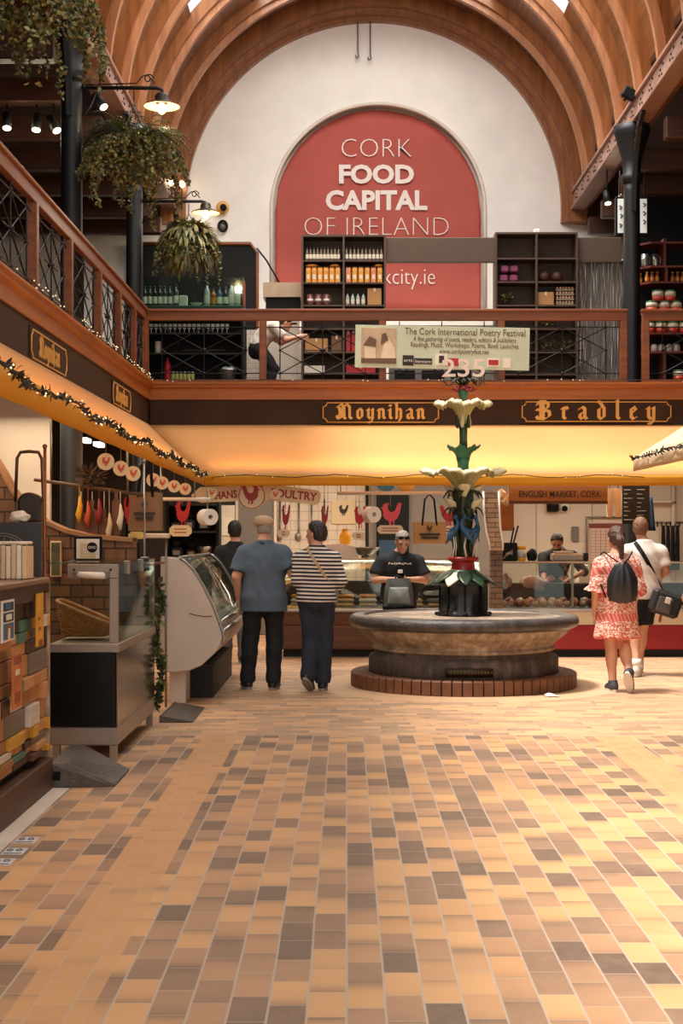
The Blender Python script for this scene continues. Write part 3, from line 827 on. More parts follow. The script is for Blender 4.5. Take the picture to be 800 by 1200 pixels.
# the boards between and beside the units
M_header = mat('header_board', (84, 66, 50), .6, var=.06)
for x0, x1, lab in ((452.5, 579.5, 'long plain brown board between the two tall shelf units, across the banner'), (677.5, 729, 'short plain brown board above the chain curtain')):
    t = thing('header_board', lab, 'board', (ax((x0+x1)/2, SD), SD+.1, az(305, SD)))
    MB().rbox(ax(x0, SD), ax(x1, SD), SD+.08, SD+.12, az(305, SD), az(277, SD), .005).build('board', M_header, t)
    MB().box(ax(x0, SD), ax(x1, SD), SD+.06, SD+.14, az(306.5, SD), az(305, SD)).build('edge_strip', M_shelf, t)
# chain curtain
rn = random.Random(5); mb = MB()
CD = 22.6
for i in range(62):
    x = ax(677.5+.93*i, CD); ph = rn.uniform(0, 6)
    mb.tube([(x+.006*math.sin(ph+k), CD+rn.uniform(-.02, .02), az(306+15*k, CD)) for k in range(11)], .009, 4, False)
tag(mb.build('chain_curtain', mat('chain_metal', (150, 142, 134), .35, .6, var=.4, scale=60)), 'silver hanging chain curtain beside the right shelf unit', 'curtain', None, 'stuff')
t = thing('curtain_rail', 'pale rail that carries the chain curtain', 'rail', at(706, 306, CD))
MB().tube([at(676, 305.5, CD), at(737, 305.5, CD)], .02, 8).build('rod', M_reveal, t)
for x in (679, 733): MB().ball(at(x, 305.5, CD), .035, 8, 6).build('end_bracket', M_shelf, t)
mb = MB(); mb.rbox(ax(626.5, SD), ax(633.5, SD), SD+.1, SD+.16, az(272, SD), az(266.5, SD), .01)
simple('emergency_light', 'small white box lamp on top of the right shelf unit', 'lamp', mb, M_paper)

# ------------------------------------------------------------------ shelves of tins at the right end
TD = 21.6
M_redshelf = wood('red_shelf', (84, 34, 24), (120, 54, 38), .4, axis=0)
t = thing('tin_shelf', 'dark red wall shelving with tins and mugs beside the column', 'shelf', (ax(790, TD), TD, 3.67))
X0, X1 = ax(750, TD), ax(850, TD)
for y in (283, 311, 329.5, 365, 389.5, 411.5, 446):
    z = az(y, TD); mb = MB(); mb.prism([(X0+.16, TD), (X1, TD), (X1, TD+.4), (X0, TD+.4), (X0, TD+.2)], z-.03, z, 'xy'); mb.build('shelf_board', M_redshelf, t)
for x, y0, y1 in ((779, 279, 311), (779, 411, 446), (781, 311, 329)):
    MB().box(ax(x-1.5, TD), ax(x+1.5, TD), TD+.02, TD+.38, az(y1, TD), az(y0, TD)).build('upright', M_redshelf, t)
MB().box(X0, X1, TD+.4, TD+.43, 3.67, az(279, TD)).build('back_panel', M_black, t)
M_tinw, M_tinr, M_ting = mat('tin_cream', (226, 206, 180), .4), mat('tin_red', (196, 62, 44), .4), mat('tin_green', (70, 116, 74), .4)
def tin_proto():
    t = thing('tin', '', 'tin')
    r, h = .088, .165
    MB().lathe([(r, 0), (r, h*.42)], n=16).build('red_half', M_tinr, t, world=False)
    MB().lathe([(r*1.002, h*.42), (r*1.002, h*.86)], n=16).build('cream_half', M_tinw, t, world=False)
    MB().lathe([(r, h*.86), (r*1.02, h*.9), (r*1.02, h)], n=16).build('lid', M_ting, t, world=False)
    return t
tins = Row(tin_proto()); zt = az(365, TD)
for k, x in enumerate((765.5, 780, 794)): tins.put((ax(x, TD), TD+.12, zt+.001), ('bottom tin of the pyramid nearest the column', 'bottom middle tin of the pyramid behind the short railing', 'bottom tin of the pyramid at the picture edge')[k], 'tins in the pyramid')
for k, x in enumerate((772.5, 787)): tins.put((ax(x, TD), TD+.12, zt+.167), ('upper tin of the pyramid nearer the column', 'upper tin of the pyramid away from the column')[k], 'tins in the pyramid')
for k, x in enumerate((762, 776, 790, 804)): tins.put((ax(x, TD), TD+.12, az(389.5, TD)+.001), ('cream and red tin below the rail, first from the column', 'cream and red tin below the rail, second from the column', 'cream and red tin below the rail, third from the column', 'cream and red tin below the rail, last at the picture edge')[k], 'tins below the rail')
tins.put((ax(797, TD), TD+.12, az(446, TD)+.001), 'single cream and red tin on the bottom shelf behind the short railing')
sm = Row(mug_proto(.19, .055, M_chrome, M_chrome, 'steel_mug'))
for k, x in enumerate((757.5, 770)): sm.put((ax(x, TD), TD+.14, az(311, TD)), ('plain steel mug next to the column on the tin shelf', 'steel mug with its handle to the shelf upright')[k], None, 0)
jar = Row(bottle_proto(.16, .032, M_bglass['amber'], '', 'jar', name='jar', lab=M_labelo, cap=M_gold, shoulder=.6, neck=.6))
for i in range(10):
    x = 754+6*i
    if 775 < x < 787: continue
    jar.put((ax(x, TD), TD+.13 if x > 758 else TD+.25, az(329.5, TD)), 'small amber jar in the row above the tin pyramid', 'amber jars on the tin shelf')
pot = Row(bottle_proto(.13, .055, mat('white_pot', (190, 176, 160), .5), '', 'jar', name='jar', lab=None, shoulder=.7, neck=.8))
for i, x in enumerate((769, 777, 786, 795)): pot.put((ax(x, TD), TD+.14, az(411.5, TD)), ('pale dark-lidded jar under the tins, %s' % ('second from column', 'third from column', 'fourth from column', 'at the picture edge')[i]))
mb = MB(); mb.lathe([(.05, 0), (.05, .26), (.02, .26)], at(760.5, 411.5, TD)+Vector((0, .2, .004)), 14); simple('paper_roll', 'tall white paper roll on the tin shelf beside the column', 'roll', mb, M_paper)
# light box sign behind the column
LD = 21.4
t = thing('hanging_sign', 'white light box sign with dark frame hanging behind the right column', 'sign', at(740, 272, LD))
MB().rbox(ax(721, LD), ax(760, LD), LD, LD+.1, az(276, LD), az(230, LD), .01).build('frame', M_black, t)
MB().box(ax(723.5, LD), ax(757.5, LD), LD-.006, LD, az(273, LD), az(233, LD)).build('panel', mat('lightbox_face', (226, 228, 222), .5, var=.02, emit=.25), t)
mb = MB()
for i, (x, y) in enumerate(((727, 243), (728, 253), (727, 264), (755, 240), (755, 250), (755, 260))): mb.tube([at(x-1.5, y-2, LD-.01), at(x+1.5, y, LD-.01), at(x-1, y+2.5, LD-.01)], .012, 5)
mb.build('leaf_mark', M_ink, t)
for x in (726, 755): MB().tube([at(x, 230, LD+.05), at(x, 200, LD+.05)], .01, 6).build('hanging_rod', M_black, t)

# ------------------------------------------------------------------ bar in the left corner of the gallery
BD = 21.5
x0, x1 = ax(163, BD), ax(285, BD); zb = az(362, BD)
t = thing('bar_counter', 'black bar counter with glass display top in the gallery corner', 'bar', ((x0+x1)/2, BD+.4, 3.67))
MB().rbox(x0, x1, BD, BD+.6, zb-.05, zb, .008).build('counter_top', M_darkwall, t)
MB().box(x0, x1, BD+.45, BD+.5, 3.67, zb-.05).build('back_panel', M_black, t)
MB().box(x1-.03, x1, BD+.02, BD+.45, 3.67, zb-.05).build('end_panel', M_black, t)
for y in (389.5, 413, 446): MB().box(x0, x1-.03, BD+.06, BD+.45, az(y, BD)-.02, az(y, BD)).build('shelf_board', M_darkwall, t)
zs = az(357.5, BD)
MB().box(x0, x1, BD+.03, BD+.4, zs-.012, zs).build('glass_shelf', mat('green_glass_edge', (150, 190, 178), .1, var=.02), t)
MB().box(x0, x1, BD+.0, BD+.008, zb, az(325, BD)).build('glass_front', M_frost, t)
MB().box(x1-.008, x1, BD+.008, BD+.5, zb, az(325, BD)).build('glass_end', M_frost, t)
for x in (x0+.02, (x0+x1)/2, x1-.03): MB().cyl((x, BD+.2, zb), (x, BD+.2, zs-.012), .012, n=8).build('shelf_stud', M_chrome, t)
wine = Row(bottle_proto(.31, .036, M_bglass['dark'], '', name='wine_bottle'))
for i in range(6): wine.put((ax(167.5+5.9*i, BD), BD+.2, zs+.004), 'dark wine bottle with pale label at the corner end of the bar', 'wine bottles on the bar')
gin = {k: Row(bottle_proto(h, .044, M_bglass[k], '', name='spirit_bottle', lab=l)) for k, h, l in (('green', .34, M_label), ('clear', .36, M_label), ('amber', .28, M_labelo), ('blue', .3, M_label), ('dark', .3, M_label))}
for x, k, lab in ((204, 'green', 'green bottle standing beside the white card tin on the bar'), (241, 'clear', 'clear spirit bottle, first right of the gap on the bar'), (248.5, 'amber', 'amber bottle with orange label on the bar'), (255.6, 'blue', 'blue bottle beside the amber one on the bar'), (262.7, 'dark', 'dark bottle in the right hand group on the bar'),
                  (269.8, 'clear', 'tallest clear bottle in the right hand group on the bar'), (277, 'clear', 'clear bottle nearest the glass end of the bar')):
    gin[k].put((ax(x, BD), BD+.2, zs+.004), lab)
mb = MB(); mb.rbox(ax(208.5, BD), ax(218, BD), BD+.14, BD+.22, zs+.004, zs+.17, .008); simple('card_tin', 'white square card box between the two bottle groups on the bar', 'box', mb, M_paper)
mb = MB(); mb.lathe([(.02, 0), (.05, .02), (.085, .045), (.095, .055), (.08, .042), (.001, .025)], (ax(228.5, BD), BD+.2, zs+.004), 16); simple('glass_dish', 'wide shallow glass dish in the middle of the bar', 'dish', mb, M_label)
def glass_proto():
    t = thing('wine_glass', '', 'glass')
    MB().lathe([(.03, 0), (.03, .004), (.005, .012), (.005, .06), (.02, .075), (.032, .1), (.03, .15), (.027, .15), (.028, .1), (.002, .075)], n=10).build('goblet', mat('stemware', (206, 214, 208), .08, var=.02), t, world=False)
    return t
gl = Row(glass_proto())
for i in range(17): gl.put((ax(175+5.6*i, BD), BD+.2, az(389.5, BD)+.001), 'stemmed wine glass in the row under the bar top', 'wine glasses under the bar top')
mb = MB(); mb.lathe([(.045, 0), (.045, .19), (.015, .19)], at(182.5, 413, BD)+Vector((0, .25, .004)), 14); simple('paper_roll', 'white paper roll on the shelf under the bar', 'roll', mb, M_paper)
can = Row(bottle_proto(.14, .032, mat('lime_can', (176, 176, 96), .4), '', 'can', name='drink_can', lab=None, shoulder=.8, neck=.8, cap=M_chrome))
for i in range(6): can.put((ax(201+4.6*i, BD), BD+.16, az(446, BD)+.004), 'pale yellow drink can in the row on the low bar shelf', 'drink cans on the low bar shelf')
mb = MB(); mb.lathe([(.05, 0), (.055, .03), (.055, .24), (.03, .3), (.02, .32), (.02, .36)], (ax(194.5, BD), BD+.18, az(446, BD)+.004), 14); simple('red_flask', 'tall red flask beside the yellow cans', 'flask', mb, M_red)
t = thing('steel_tub', 'round steel tub with a cloth in it on the low bar shelf', 'tub', (ax(266, BD), BD+.25, az(446, BD)+.004))
MB().lathe([(.14, 0), (.165, .17), (.17, .18), (.16, .17), (.13, .02), (.001, .02)], t.location, 20).build('bowl', M_chrome, t)
MB().lathe([(.15, .165), (.11, .21), (.05, .225), (.001, .22)], t.location, 14, fn=lambda r, z, a: (r, z+.015*math.sin(5*a))).build('cloth', mat('pale_blue_cloth', (190, 206, 206), .8), t)
t = thing('low_cabinet', 'grey low cabinet with two dark openings behind the festival banner', 'cabinet', at(516, 463, 22.7))
x0, x1 = ax(456, 22.7), ax(577, 22.7)
MB().rbox(x0, x1, 22.7, 23.1, 3.67, az(384, 22.7), .01).build('body', M_grey, t)
MB().rbox(x0-.03, x1+.03, 22.66, 23.1, az(384, 22.7), az(381, 22.7), .006).build('worktop', M_dullsteel, t)
for a_, b_ in ((462, 486), (494, 520), (528, 552)):
    MB().box(ax(a_, 22.7), ax(b_, 22.7), 22.69, 22.7, az(447, 22.7), az(434, 22.7)).build('opening', M_black, t)
    MB().box(ax(a_, 22.7), ax(b_, 22.7), 22.69, 22.7, az(430, 22.7), az(390, 22.7)).build('door', M_stallwhite, t)
# white tiled corner with rack, hood
struct(MB().box(ax(287, 23.6), ax(353, 23.6), 23.6, 23.7, 3.66, 4.95).build('wall_kitchen', bricks('white_brick', (206, 194, 182), (196, 186, 174), (170, 160, 150), .2, .08, 'xz', .005, .4, .1)))
HD = 22.6
t = thing('extractor_hood', 'beige metal extractor hood left of the yellow packs', 'hood', at(330, 362, HD))
MB().prism([(ax(308, HD), az(348, HD)), (ax(352, HD), az(348, HD)), (ax(352, HD), az(331, HD)), (ax(308, HD), az(331, HD))], HD, HD+.5).build('canopy', mat('beige_metal', (176, 152, 126), .4, .2), t)
MB().box(ax(311, HD), ax(352, HD), HD+.04, HD+.46, az(361, HD), az(348, HD)).build('filter_box', M_black, t)
MB().box(ax(313, HD), ax(350, HD), HD+.06, HD+.44, 3.67, az(361, HD)).build('kitchen_unit', M_stallwhite, t)
mb = MB()
mb.tube([at(301, 291, 26.0), at(312, 305, 25.9), at(322, 322, 25.9), at(330, 336, 25.9)], .016, 6)
tag(mb.build('cable', M_black), 'black cable running from the bar panel down to the extractor hood', 'cable')
t = thing('wall_lamp', 'round brass and black lamp fitting on the white wall above the bar', 'lamp', at(261, 243, 26.1))
MB().lathe([(.1, 0), (.12, .03), (.09, .05)], (0, 0, 0), 16, M=Matrix.Translation(at(261, 243.5, 26.14)) @ Matrix.Rotation(PI/2, 4, 'X')).build('ring', M_gold, t)
MB().lathe([(.06, .0), (.06, .1), (.03, .12)], (0, 0, 0), 14, M=Matrix.Translation(at(262, 244, 26.1)) @ Matrix.Rotation(PI/2, 4, 'X')).build('lens', M_black, t)
t = thing('wall_clock', 'small oval dark clock on the white wall below the brass lamp fitting', 'clock', at(261, 265, 26.1))
MB().tube([at(261+5*math.cos(a), 265+6.2*math.sin(a), 26.12) for a in [2*PI*i/20 for i in range(20)]], .022, 6, closed=True).build('frame', M_black, t)
MB().lathe([(.07, 0), (.07, .02)], (0, 0, 0), 16, M=Matrix.Translation(at(261, 265, 26.17)) @ Matrix.Rotation(PI/2, 4, 'X')).build('face', M_grey, t)
for x, yb, lab in ((419, 67, 'shorter iron hook rod hanging on the white wall at the crown'), (433.5, 69, 'longer iron hook rod hanging on the white wall at the crown')):
    mb = MB(); mb.tube([at(x, 18 if x > 420 else 22, 26.12), at(x+.3, yb-6, 26.12), at(x+1, yb, 26.1), at(x-1.5, yb+1.5, 26.08), at(x-2.6, yb-2, 26.08)], .014, 6)
    simple('hook_rod', lab, 'hook', mb, M_grey)
# ------------------------------------------------------------------ blackletter written with a broad nib
def glyphs():
    i = [[(-.16, .84), (0, 1), (0, .14), (.14, 0)], ]
    def minim(x, foot=True): return [(x-.15, .86), (x, 1.0), (x, .16), (x+.15, .02)] if foot else [(x-.15, .86), (x, 1.0), (x, 0)]
    G = {}
    G['i'] = (.42, [minim(.2), [(.14, 1.38), (.28, 1.28)]])
    G['n'] = (.86, [minim(.2, False), [(.2, .84), (.42, 1.02), (.62, .86), (.62, .16), (.78, .02)]])
    G['h'] = (.86, [[(.06, 1.5), (.2, 1.6), (.2, 0)], [(.2, .84), (.42, 1.02), (.62, .86), (.62, .1), (.46, -.2)]])
    G['o'] = (.84, [[(.2, .84), (.2, .18), (.42, 0), (.64, .2), (.64, .82), (.4, 1.02), (.2, .84)]])
    G['a'] = (.86, [[(.14, .84), (.38, 1.02), (.6, .86), (.6, .16), (.76, .02)], [(.6, .6), (.24, .46), (.18, .2), (.36, 0), (.6, .2)]])
    G['y'] = (.86, [[(.06, .88), (.2, 1.0), (.2, .2), (.4, .0), (.62, .18)], [(.5, .92), (.64, 1.0), (.62, -.1), (.4, -.42), (.2, -.34)]])
    G['d'] = (.84, [[(.2, .84), (.2, .18), (.42, 0), (.64, .2), (.64, .9), (.3, 1.4), (.12, 1.5)], [(.2, .84), (.44, 1.0)]])
    G['l'] = (.44, [[(.06, 1.5), (.2, 1.6), (.2, .16), (.36, .02)]])
    G['e'] = (.74, [[(.2, .86), (.2, .18), (.4, 0), (.6, .14)], [(.2, .86), (.4, 1.02), (.58, .78), (.24, .48)]])
    G['r'] = (.66, [minim(.2), [(.2, .84), (.4, 1.02), (.54, .84)]])
    G['M'] = (1.7, [[(.02, .3), (.1, .06), (.3, .0)], [(.3, 0), (.34, .8), (.2, 1.3), (.06, 1.2)], [(.2, 1.3), (.44, 1.5), (.76, 1.2), (.78, .1), (.92, -.02)], [(.78, 1.2), (1.02, 1.5), (1.32, 1.2), (1.34, .16), (1.54, 0)], [(.5, 1.1), (.52, .1)]])
    G['B'] = (1.35, [[(.06, 1.2), (.2, 1.5), (.7, 1.5), (1.0, 1.24), (.94, .94), (.5, .8)], [(.5, .8), (1.06, .64), (1.1, .26), (.7, .0), (.1, .06), (0, .22)], [(.36, 1.5), (.36, .04)], [(.56, 1.45), (.56, .06)], [(.0, .8), (.36, .76)]])
    return G
GLYPH = glyphs()
def blackletter(txt, s, gap=.06):
    """outline polygons (convex quads) and total width, x-height = s"""
    x = 0; out = []
    nib = Vector((.115, .075)); thin = Vector((-.02, .028))
    for ch in txt:
        w, strokes = GLYPH[ch]
        for st in strokes:
            for a, b in zip(st, st[1:]):
                a, b = Vector(a), Vector(b)
                pts = []
                for p in (a, b):
                    for sn in (-1, 1):
                        for st_ in (-1, 1): pts.append(p+nib*sn+thin*st_)
                # convex hull
                pts = sorted({(round(p.x, 5), round(p.y, 5)) for p in pts})
                def half(ps):
                    h = []
                    for p in ps:
                        while len(h) > 1 and (h[-1][0]-h[-2][0])*(p[1]-h[-2][1])-(h[-1][1]-h[-2][1])*(p[0]-h[-2][0]) <= 0: h.pop()
                        h.append(p)
                    return h[:-1]
                hull = half(pts)+half(pts[::-1])
                out.append([((x+p[0])*s, p[1]*s) for p in hull])
        x += w+gap
    return out, (x-gap)*s
def sign_board(txt, O, X, width, height, label, xh, name='fascia_sign', gap=.06):
    """gold blackletter name in a notched gold frame; O centre, X direction of reading"""
    X = Vector(X).normalized(); U = Vector((0, 0, 1)); W = X.cross(U); O = Vector(O)
    t = thing(name, label, 'sign', O-U*height/2)
    def Q(x, y, d): return O+X*x+U*y+W*d
    def slab(mb, poly, d0, d1):
        n = len(poly); vs = [Q(p[0], p[1], d0) for p in poly]+[Q(p[0], p[1], d1) for p in poly]
        mb.add(vs, [tuple(range(n)), tuple(range(2*n-1, n-1, -1))]+[(i, n+i, n+(i+1) % n, (i+1) % n) for i in range(n)])
    mb = MB(); slab(mb, [(-width/2, -height/2), (width/2, -height/2), (width/2, height/2), (-width/2, height/2)], 0, .012); mb.build('board', M_fascia, t)
    polys, w = blackletter(txt, xh, gap)
    mb = MB()
    for k, p in enumerate(polys): slab(mb, [(a-w/2, b-xh*.62) for a, b in p], .012, .016+.0004*(k % 7))
    mb.build('lettering', M_gold, t)
    a, b, c = width/2-.03, height/2-.025, .055
    path = [(-a+c, -b)]
    for (cx, cy, a0) in ((a, -b, 180), (a, b, 270), (-a, b, 0), (-a, -b, 90)):
        for k in range(5):
            q = math.radians(a0-90*k/4); path.append((cx+c*math.cos(q), cy+c*math.sin(q)))
    mb = MB(); mb.tube([Q(x, y, .014) for x, y in path], .008, 5, closed=True); mb.build('border', M_gold, t)
    return t
FY = GY-.012
def far_sign(txt, x0, x1, y0, y1, lab, xh, gap): return sign_board(txt, (ax((x0+x1)/2, FY), FY, az((y0+y1)/2, FY)), (1, 0, 0), (x1-x0)*FY/F, (y1-y0)*FY/F, lab, xh, gap=gap)
far_sign('Moynihan', 376, 516, 470, 497, 'gold lettered Moynihan sign in the middle of the far fascia', .136, .25)
far_sign('Bradley', 609, 788, 469, 496, 'gold lettered Bradley sign at the right of the far fascia', .165, .72)
FXx = GX+.002
def left_D(px): return (FXx)*F/(px-CX)
for x0, x1, lab in ((34, 77, 'gold lettered Moynihan sign on the left fascia, nearer the viewer'), (130.5, 152, 'gold lettered Moynihan sign on the left fascia near the gallery corner')):
    d0, d1 = left_D(x0), left_D(x1)
    sign_board('Moynihan', (FXx, (d0+d1)/2, 3.255), (0, 1, 0), d1-d0, .3, lab, .118)

# ------------------------------------------------------------------ awnings
AY = 18.3
def far_z(y, g=.015):
    v = (GY-.01-y)/(GY-.01-AY); return 3.1-.76*v-.035*math.sin(PI*v)-g
def left_z(x, y, g=.015):
    v = (x-(GX+.02))/(-1.81-(GX+.02)); ze = 2.53-.19*(y-3)/15.23; return 3.1+(ze-3.1)*v-.035*math.sin(PI*v)-g
def awn(name, lab, quad, drop, mc=None, mv=None):
    """sloping canvas from the top edge a-b to the front edge d-c, with a straight valance below the front edge"""
    a, b, c, d = [Vector(p) for p in quad]
    t = thing(name, lab, 'awning', (d+c)/2)
    def f(u, v):
        p = a.lerp(b, u).lerp(d.lerp(c, u), v)
        return p+Vector((0, 0, -.035*math.sin(PI*v)+.012*math.sin(u*40)*math.sin(PI*v)))
    MB().grid(f, 40, 8).build('canopy', mc or M_litawning, t, solid=.006, recalc=False)
    n = (c-d).cross(Vector((0, 0, 1))).normalized()
    def g(u, v):
        p = d.lerp(c, u)+Vector((0, 0, -drop(u)*v+.004)); return p+n*.006*math.sin(u*60)*v
    MB().grid(g, 60, 3).build('valance', mv or M_valance, t, solid=.006, recalc=False)
    mb = MB(); mb.tube([d.lerp(c, i/12)+Vector((0, 0, -.02))-n*.02*0+(a-d).normalized()*.03 for i in range(13)], .018, 6); mb.build('front_bar', M_dullsteel, t)
    return t
LX = -1.81
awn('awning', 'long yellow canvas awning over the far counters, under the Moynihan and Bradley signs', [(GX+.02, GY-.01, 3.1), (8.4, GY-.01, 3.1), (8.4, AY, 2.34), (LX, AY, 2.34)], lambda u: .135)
awn('awning', 'yellow canvas awning, pale light put into its canopy colour, along the left stalls', [(GX+.02, 3, 3.1), (GX+.02, GY-.06, 3.1), (LX, AY-.07, 2.34), (LX, 3, 2.53)], lambda u: .17-.035*u)
awn('awning', 'awning corner with sunlight painted into its canvas, jutting in over the right stalls', [(4.75, 16.9, 3.42), (4.75, 8, 3.42), (3.46, 8, 2.52), (3.4, 17.0, 2.5)], lambda u: .17, M_sunlitcanvas, M_sunlitcanvas)
MB().tube([(4.7, 16.88, 3.4), (4.7, 18.4, 3.36), (4.7, GY, 3.3)], .02, 6).build('support_arm', M_dullsteel, bpy.data.objects['awning.002'])
# strings of fairy lights
M_wire = mat('garland_green', (52, 44, 30), .7, var=.3); M_bulb = mat('fairy_bulb', (255, 232, 186), .3, var=0, emit=1.0)
def garland(pts, label, seed, dens=60, spread=.025, bulbs=True, r=.008, leafs=True, bulb=.0065):
    rn = random.Random(seed)
    pts = [Vector(p) for p in pts]
    t = thing('fairy_light_string', label, 'fairy lights', pts[0])
    fine = []
    for a, b in zip(pts, pts[1:]):
        k = max(2, int((b-a).length/.12))
        for i in range(k): fine.append(a.lerp(b, i/k)+Vector((rn.uniform(-1, 1), rn.uniform(-1, 1), rn.uniform(-1, 1)))*spread*.5)
    fine.append(pts[-1])
    MB().tube(fine, r, 5).build('wire', M_wire, t)
    L = sum((b-a).length for a, b in zip(pts, pts[1:])); n = int(L*dens)
    ml, mbb = MB(), MB()
    for i in range(n):
        k = rn.randrange(len(fine)-1); p = fine[k].lerp(fine[k+1], rn.random())
        if leafs: leaf(ml, p, rdir(rn), rdir(rn), .05*rn.uniform(.6, 1.3), .022)
        if i % 6 == 0: mbb.ball(p+rdir(rn)*spread, bulb, 5, 4)
    if leafs: tag(ml.build('sprig_leaves', M_wire, t, recalc=False), None, None, None, 'stuff')
    tag(mbb.build('bulbs', M_bulb, t), None, None, None, 'stuff')
    return t
def sag(a, b, n, s):
    a, b = Vector(a), Vector(b); return [a.lerp(b, i/n)+Vector((0, 0, -s*abs(math.sin(PI*i/n*n/2)))) for i in range(n+1)]
garland(sag((LX+.045, 5.5, 2.5), (LX+.045, AY-.15, 2.35), 14, .05), 'leafy fairy light string along the front edge of the left awning', 1, 46, .03)
garland([(LX+.1, AY-.05, 2.3)]+[(ax(x, AY), AY-.03, az(558+1.6*math.sin(x*.06), AY)) for x in range(250, 760, 14)], 'thin fairy light string along the valance of the far awning', 2, 16, .012, leafs=False, r=.006)
garland(sag((3.365, 16.9, 2.5), (3.41, 8.5, 2.5), 10, .04), 'leafy fairy light string on the edge of the right awning', 3, 46, .03)
garland([(GX+.1, 7, 3.73), (GX+.1, 12, 3.73), (GX+.1, 16, 3.73), (GX+.1, GY-.1, 3.72)], 'fairy light string on the pine edge under the left gallery railing', 4, 40, .02, leafs=False, r=.005, bulb=.007)
garland([(GX+.2, GY-.12, 3.71), (1, GY-.12, 3.71), (6, GY-.12, 3.71)], 'fairy light string on the pine edge under the far gallery railing', 6, 14, .015, leafs=False, r=.005, bulb=.007)
# ------------------------------------------------------------------ the fountain
FX, FYY = ax(542.5, 15.19), 15.19
def stone(name, dark, light, sc=3.5, rough=.7, b=.5):
    m, N, bs = newmat(name)
    f = N.noise(N.obj(), sc, 6, .65)
    mp = N.n('ShaderNodeMapping'); mp.inputs['Scale'].default_value = (5, 5, 1.2); N.put(mp.inputs[0], N.obj())
    g = N.noise(mp.outputs[0], 2.4, 5, .7)
    c = N.ramp(N.m('ADD', N.m('MULTIPLY', f, .55), N.m('MULTIPLY', g, .45)), [(.34, rgb(dark)), (.5, rgb([(a+b_)//2 for a, b_ in zip(dark, light)])), (.64, rgb(light))])
    N.put(bs.inputs['Base Color'], c); bs.inputs['Roughness'].default_value = rough
    N.put(bs.inputs['Normal'], N.bump(N.noise(N.obj(), 22, 6, .7), b, .012))
    return m
M_bowl = stone('weathered_limestone', (100, 82, 66), (206, 182, 156))
M_plinth = stone('stained_limestone', (44, 38, 35), (120, 102, 88), 4)
M_lip = stone('dark_wet_stone', (40, 37, 36), (96, 88, 82), 6, .28, .7)
M_brickstep = mat('step_brick', (112, 70, 46), .6, var=.3, scale=7, bump=.2)
fo = thing('fountain', 'tall cast iron flower fountain on a round stone basin in the middle of the floor', 'fountain', (FX, FYY, 0))
def zs_(z): return z-.045*min(1, max(0, (z-.35)/.3))*(1 if z < .83 else max(0, (1-z)/.17))
def fl(prof, nm, m, n=64, par=None, **kw):
    prof = [(r, zs_(z)) for r, z in prof]
    return MB().lathe(prof, (FX, FYY, 0), n, **kw).build(nm, m, par or fo)
st = fl([(.6, .0), (1.155, .0), (1.155, .125), (1.0, .14), (.6, .14)], 'brick_step', mat('step_joint', (70, 48, 36), .8), 96, caps=False)
mb = MB()
for i in range(72):
    a0, a1 = 2*PI*i/72+.006, 2*PI*(i+1)/72-.006
    vs = []
    for a in (a0, a1):
        for r, z in ((1.0, .004), (1.19, .004), (1.19, .138), (1.175, .15), (1.0, .15)): vs.append((FX+r*math.cos(a), FYY+r*math.sin(a), z))
    mb.add(vs, [(0, 1, 2, 3, 4), (9, 8, 7, 6, 5), (0, 5, 6, 1), (1, 6, 7, 2), (2, 7, 8, 3), (3, 8, 9, 4), (4, 9, 5, 0)])
mb.build('brick_course', M_brickstep, st)
pl = fl([(.7, .14), (.99, .14), (1.0, .16), (1.0, .3), (.985, .325), (.945, .345), (.93, .365), (.935, .385), (.7, .385)], 'plinth', M_plinth)
fl([(.7, .385), (.935, .385), (.965, .4), (.965, .425), (.94, .44), (.955, .47), (1.01, .52), (1.07, .575), (1.095, .6), (1.095, .625), (1.12, .64), (1.14, .665), (.9, .67)], 'bowl', M_bowl)
fl([(1.0, .665), (1.165, .665), (1.2, .685), (1.215, .72), (1.205, .765), (1.17, .79), (1.1, .797), (1.04, .79), (1.02, .775)], 'rim', M_lip, caps=False)
fl([(.001, .775), (1.03, .775)], 'basin_floor', M_bowl, caps=False)
mb = MB()
for i in range(8):
    a = 2*PI*i/8+.2
    mb.obox((FX+1.19*math.cos(a), FYY+1.19*math.sin(a), .685), (.028*math.cos(a), .028*math.sin(a), 0), (-.006*math.sin(a), .006*math.cos(a), 0), (0, 0, .055))
pq = thing  # (name kept short below)
mbp = MB()
def pface(u, v): a = -PI/2-.235+.47*u-.02; return (FX+1.012*math.cos(a), FYY+1.012*math.sin(a), .175+.085*v)
mbp.grid(pface, 12, 1); q = mbp.build('plaque', mat('bronze_plaque', (56, 44, 30), .4, .5, var=.3, scale=20), pl, solid=.02)
mb = MB()
for k in range(13):
    a = -PI/2-.215+.43*(k+.5)/13; mb.ball((FX+1.026*math.cos(a), FYY+1.026*math.sin(a), .217), (.009, .009, .018), 6, 4)
mb.build('relief', mat('worn_bronze', (128, 98, 54), .4, .6), pl)
# black octagonal pedestal
def octo(r, z, a): return (r/max(math.cos(((a+PI/8) % (PI/4))-PI/8), .9), z)
pd = fl([(.275, .775), (.275, .8), (.25, .815), (.25, .84), (.24, .85), (.24, 1.04), (.255, 1.06), (.27, 1.075), (.27, 1.1), (.1, 1.11)], 'pedestal', mat('black_cast_iron', (22, 23, 24), .3, .2, var=.3, scale=8, bump=.2), 32, fn=octo)
for i in range(8):
    a = 2*PI*i/8; mb = MB()
    for dz in range(9): mb.ball((FX+.25*math.cos(a), FYY+.25*math.sin(a), .8+dz*.03), (.013, .013, .017), 7, 5)
    mb.ball((FX+.275*math.cos(a), FYY+.275*math.sin(a), .752), (.03, .03, .022), 8, 5)
    mb.build('corner_beading', M_black, pd)
M_lg = mat('painted_leaf_green', (52, 84, 56), .35, var=.25, scale=9)
M_lgd = mat('painted_dark_green', (36, 52, 34), .35, var=.3, scale=9)
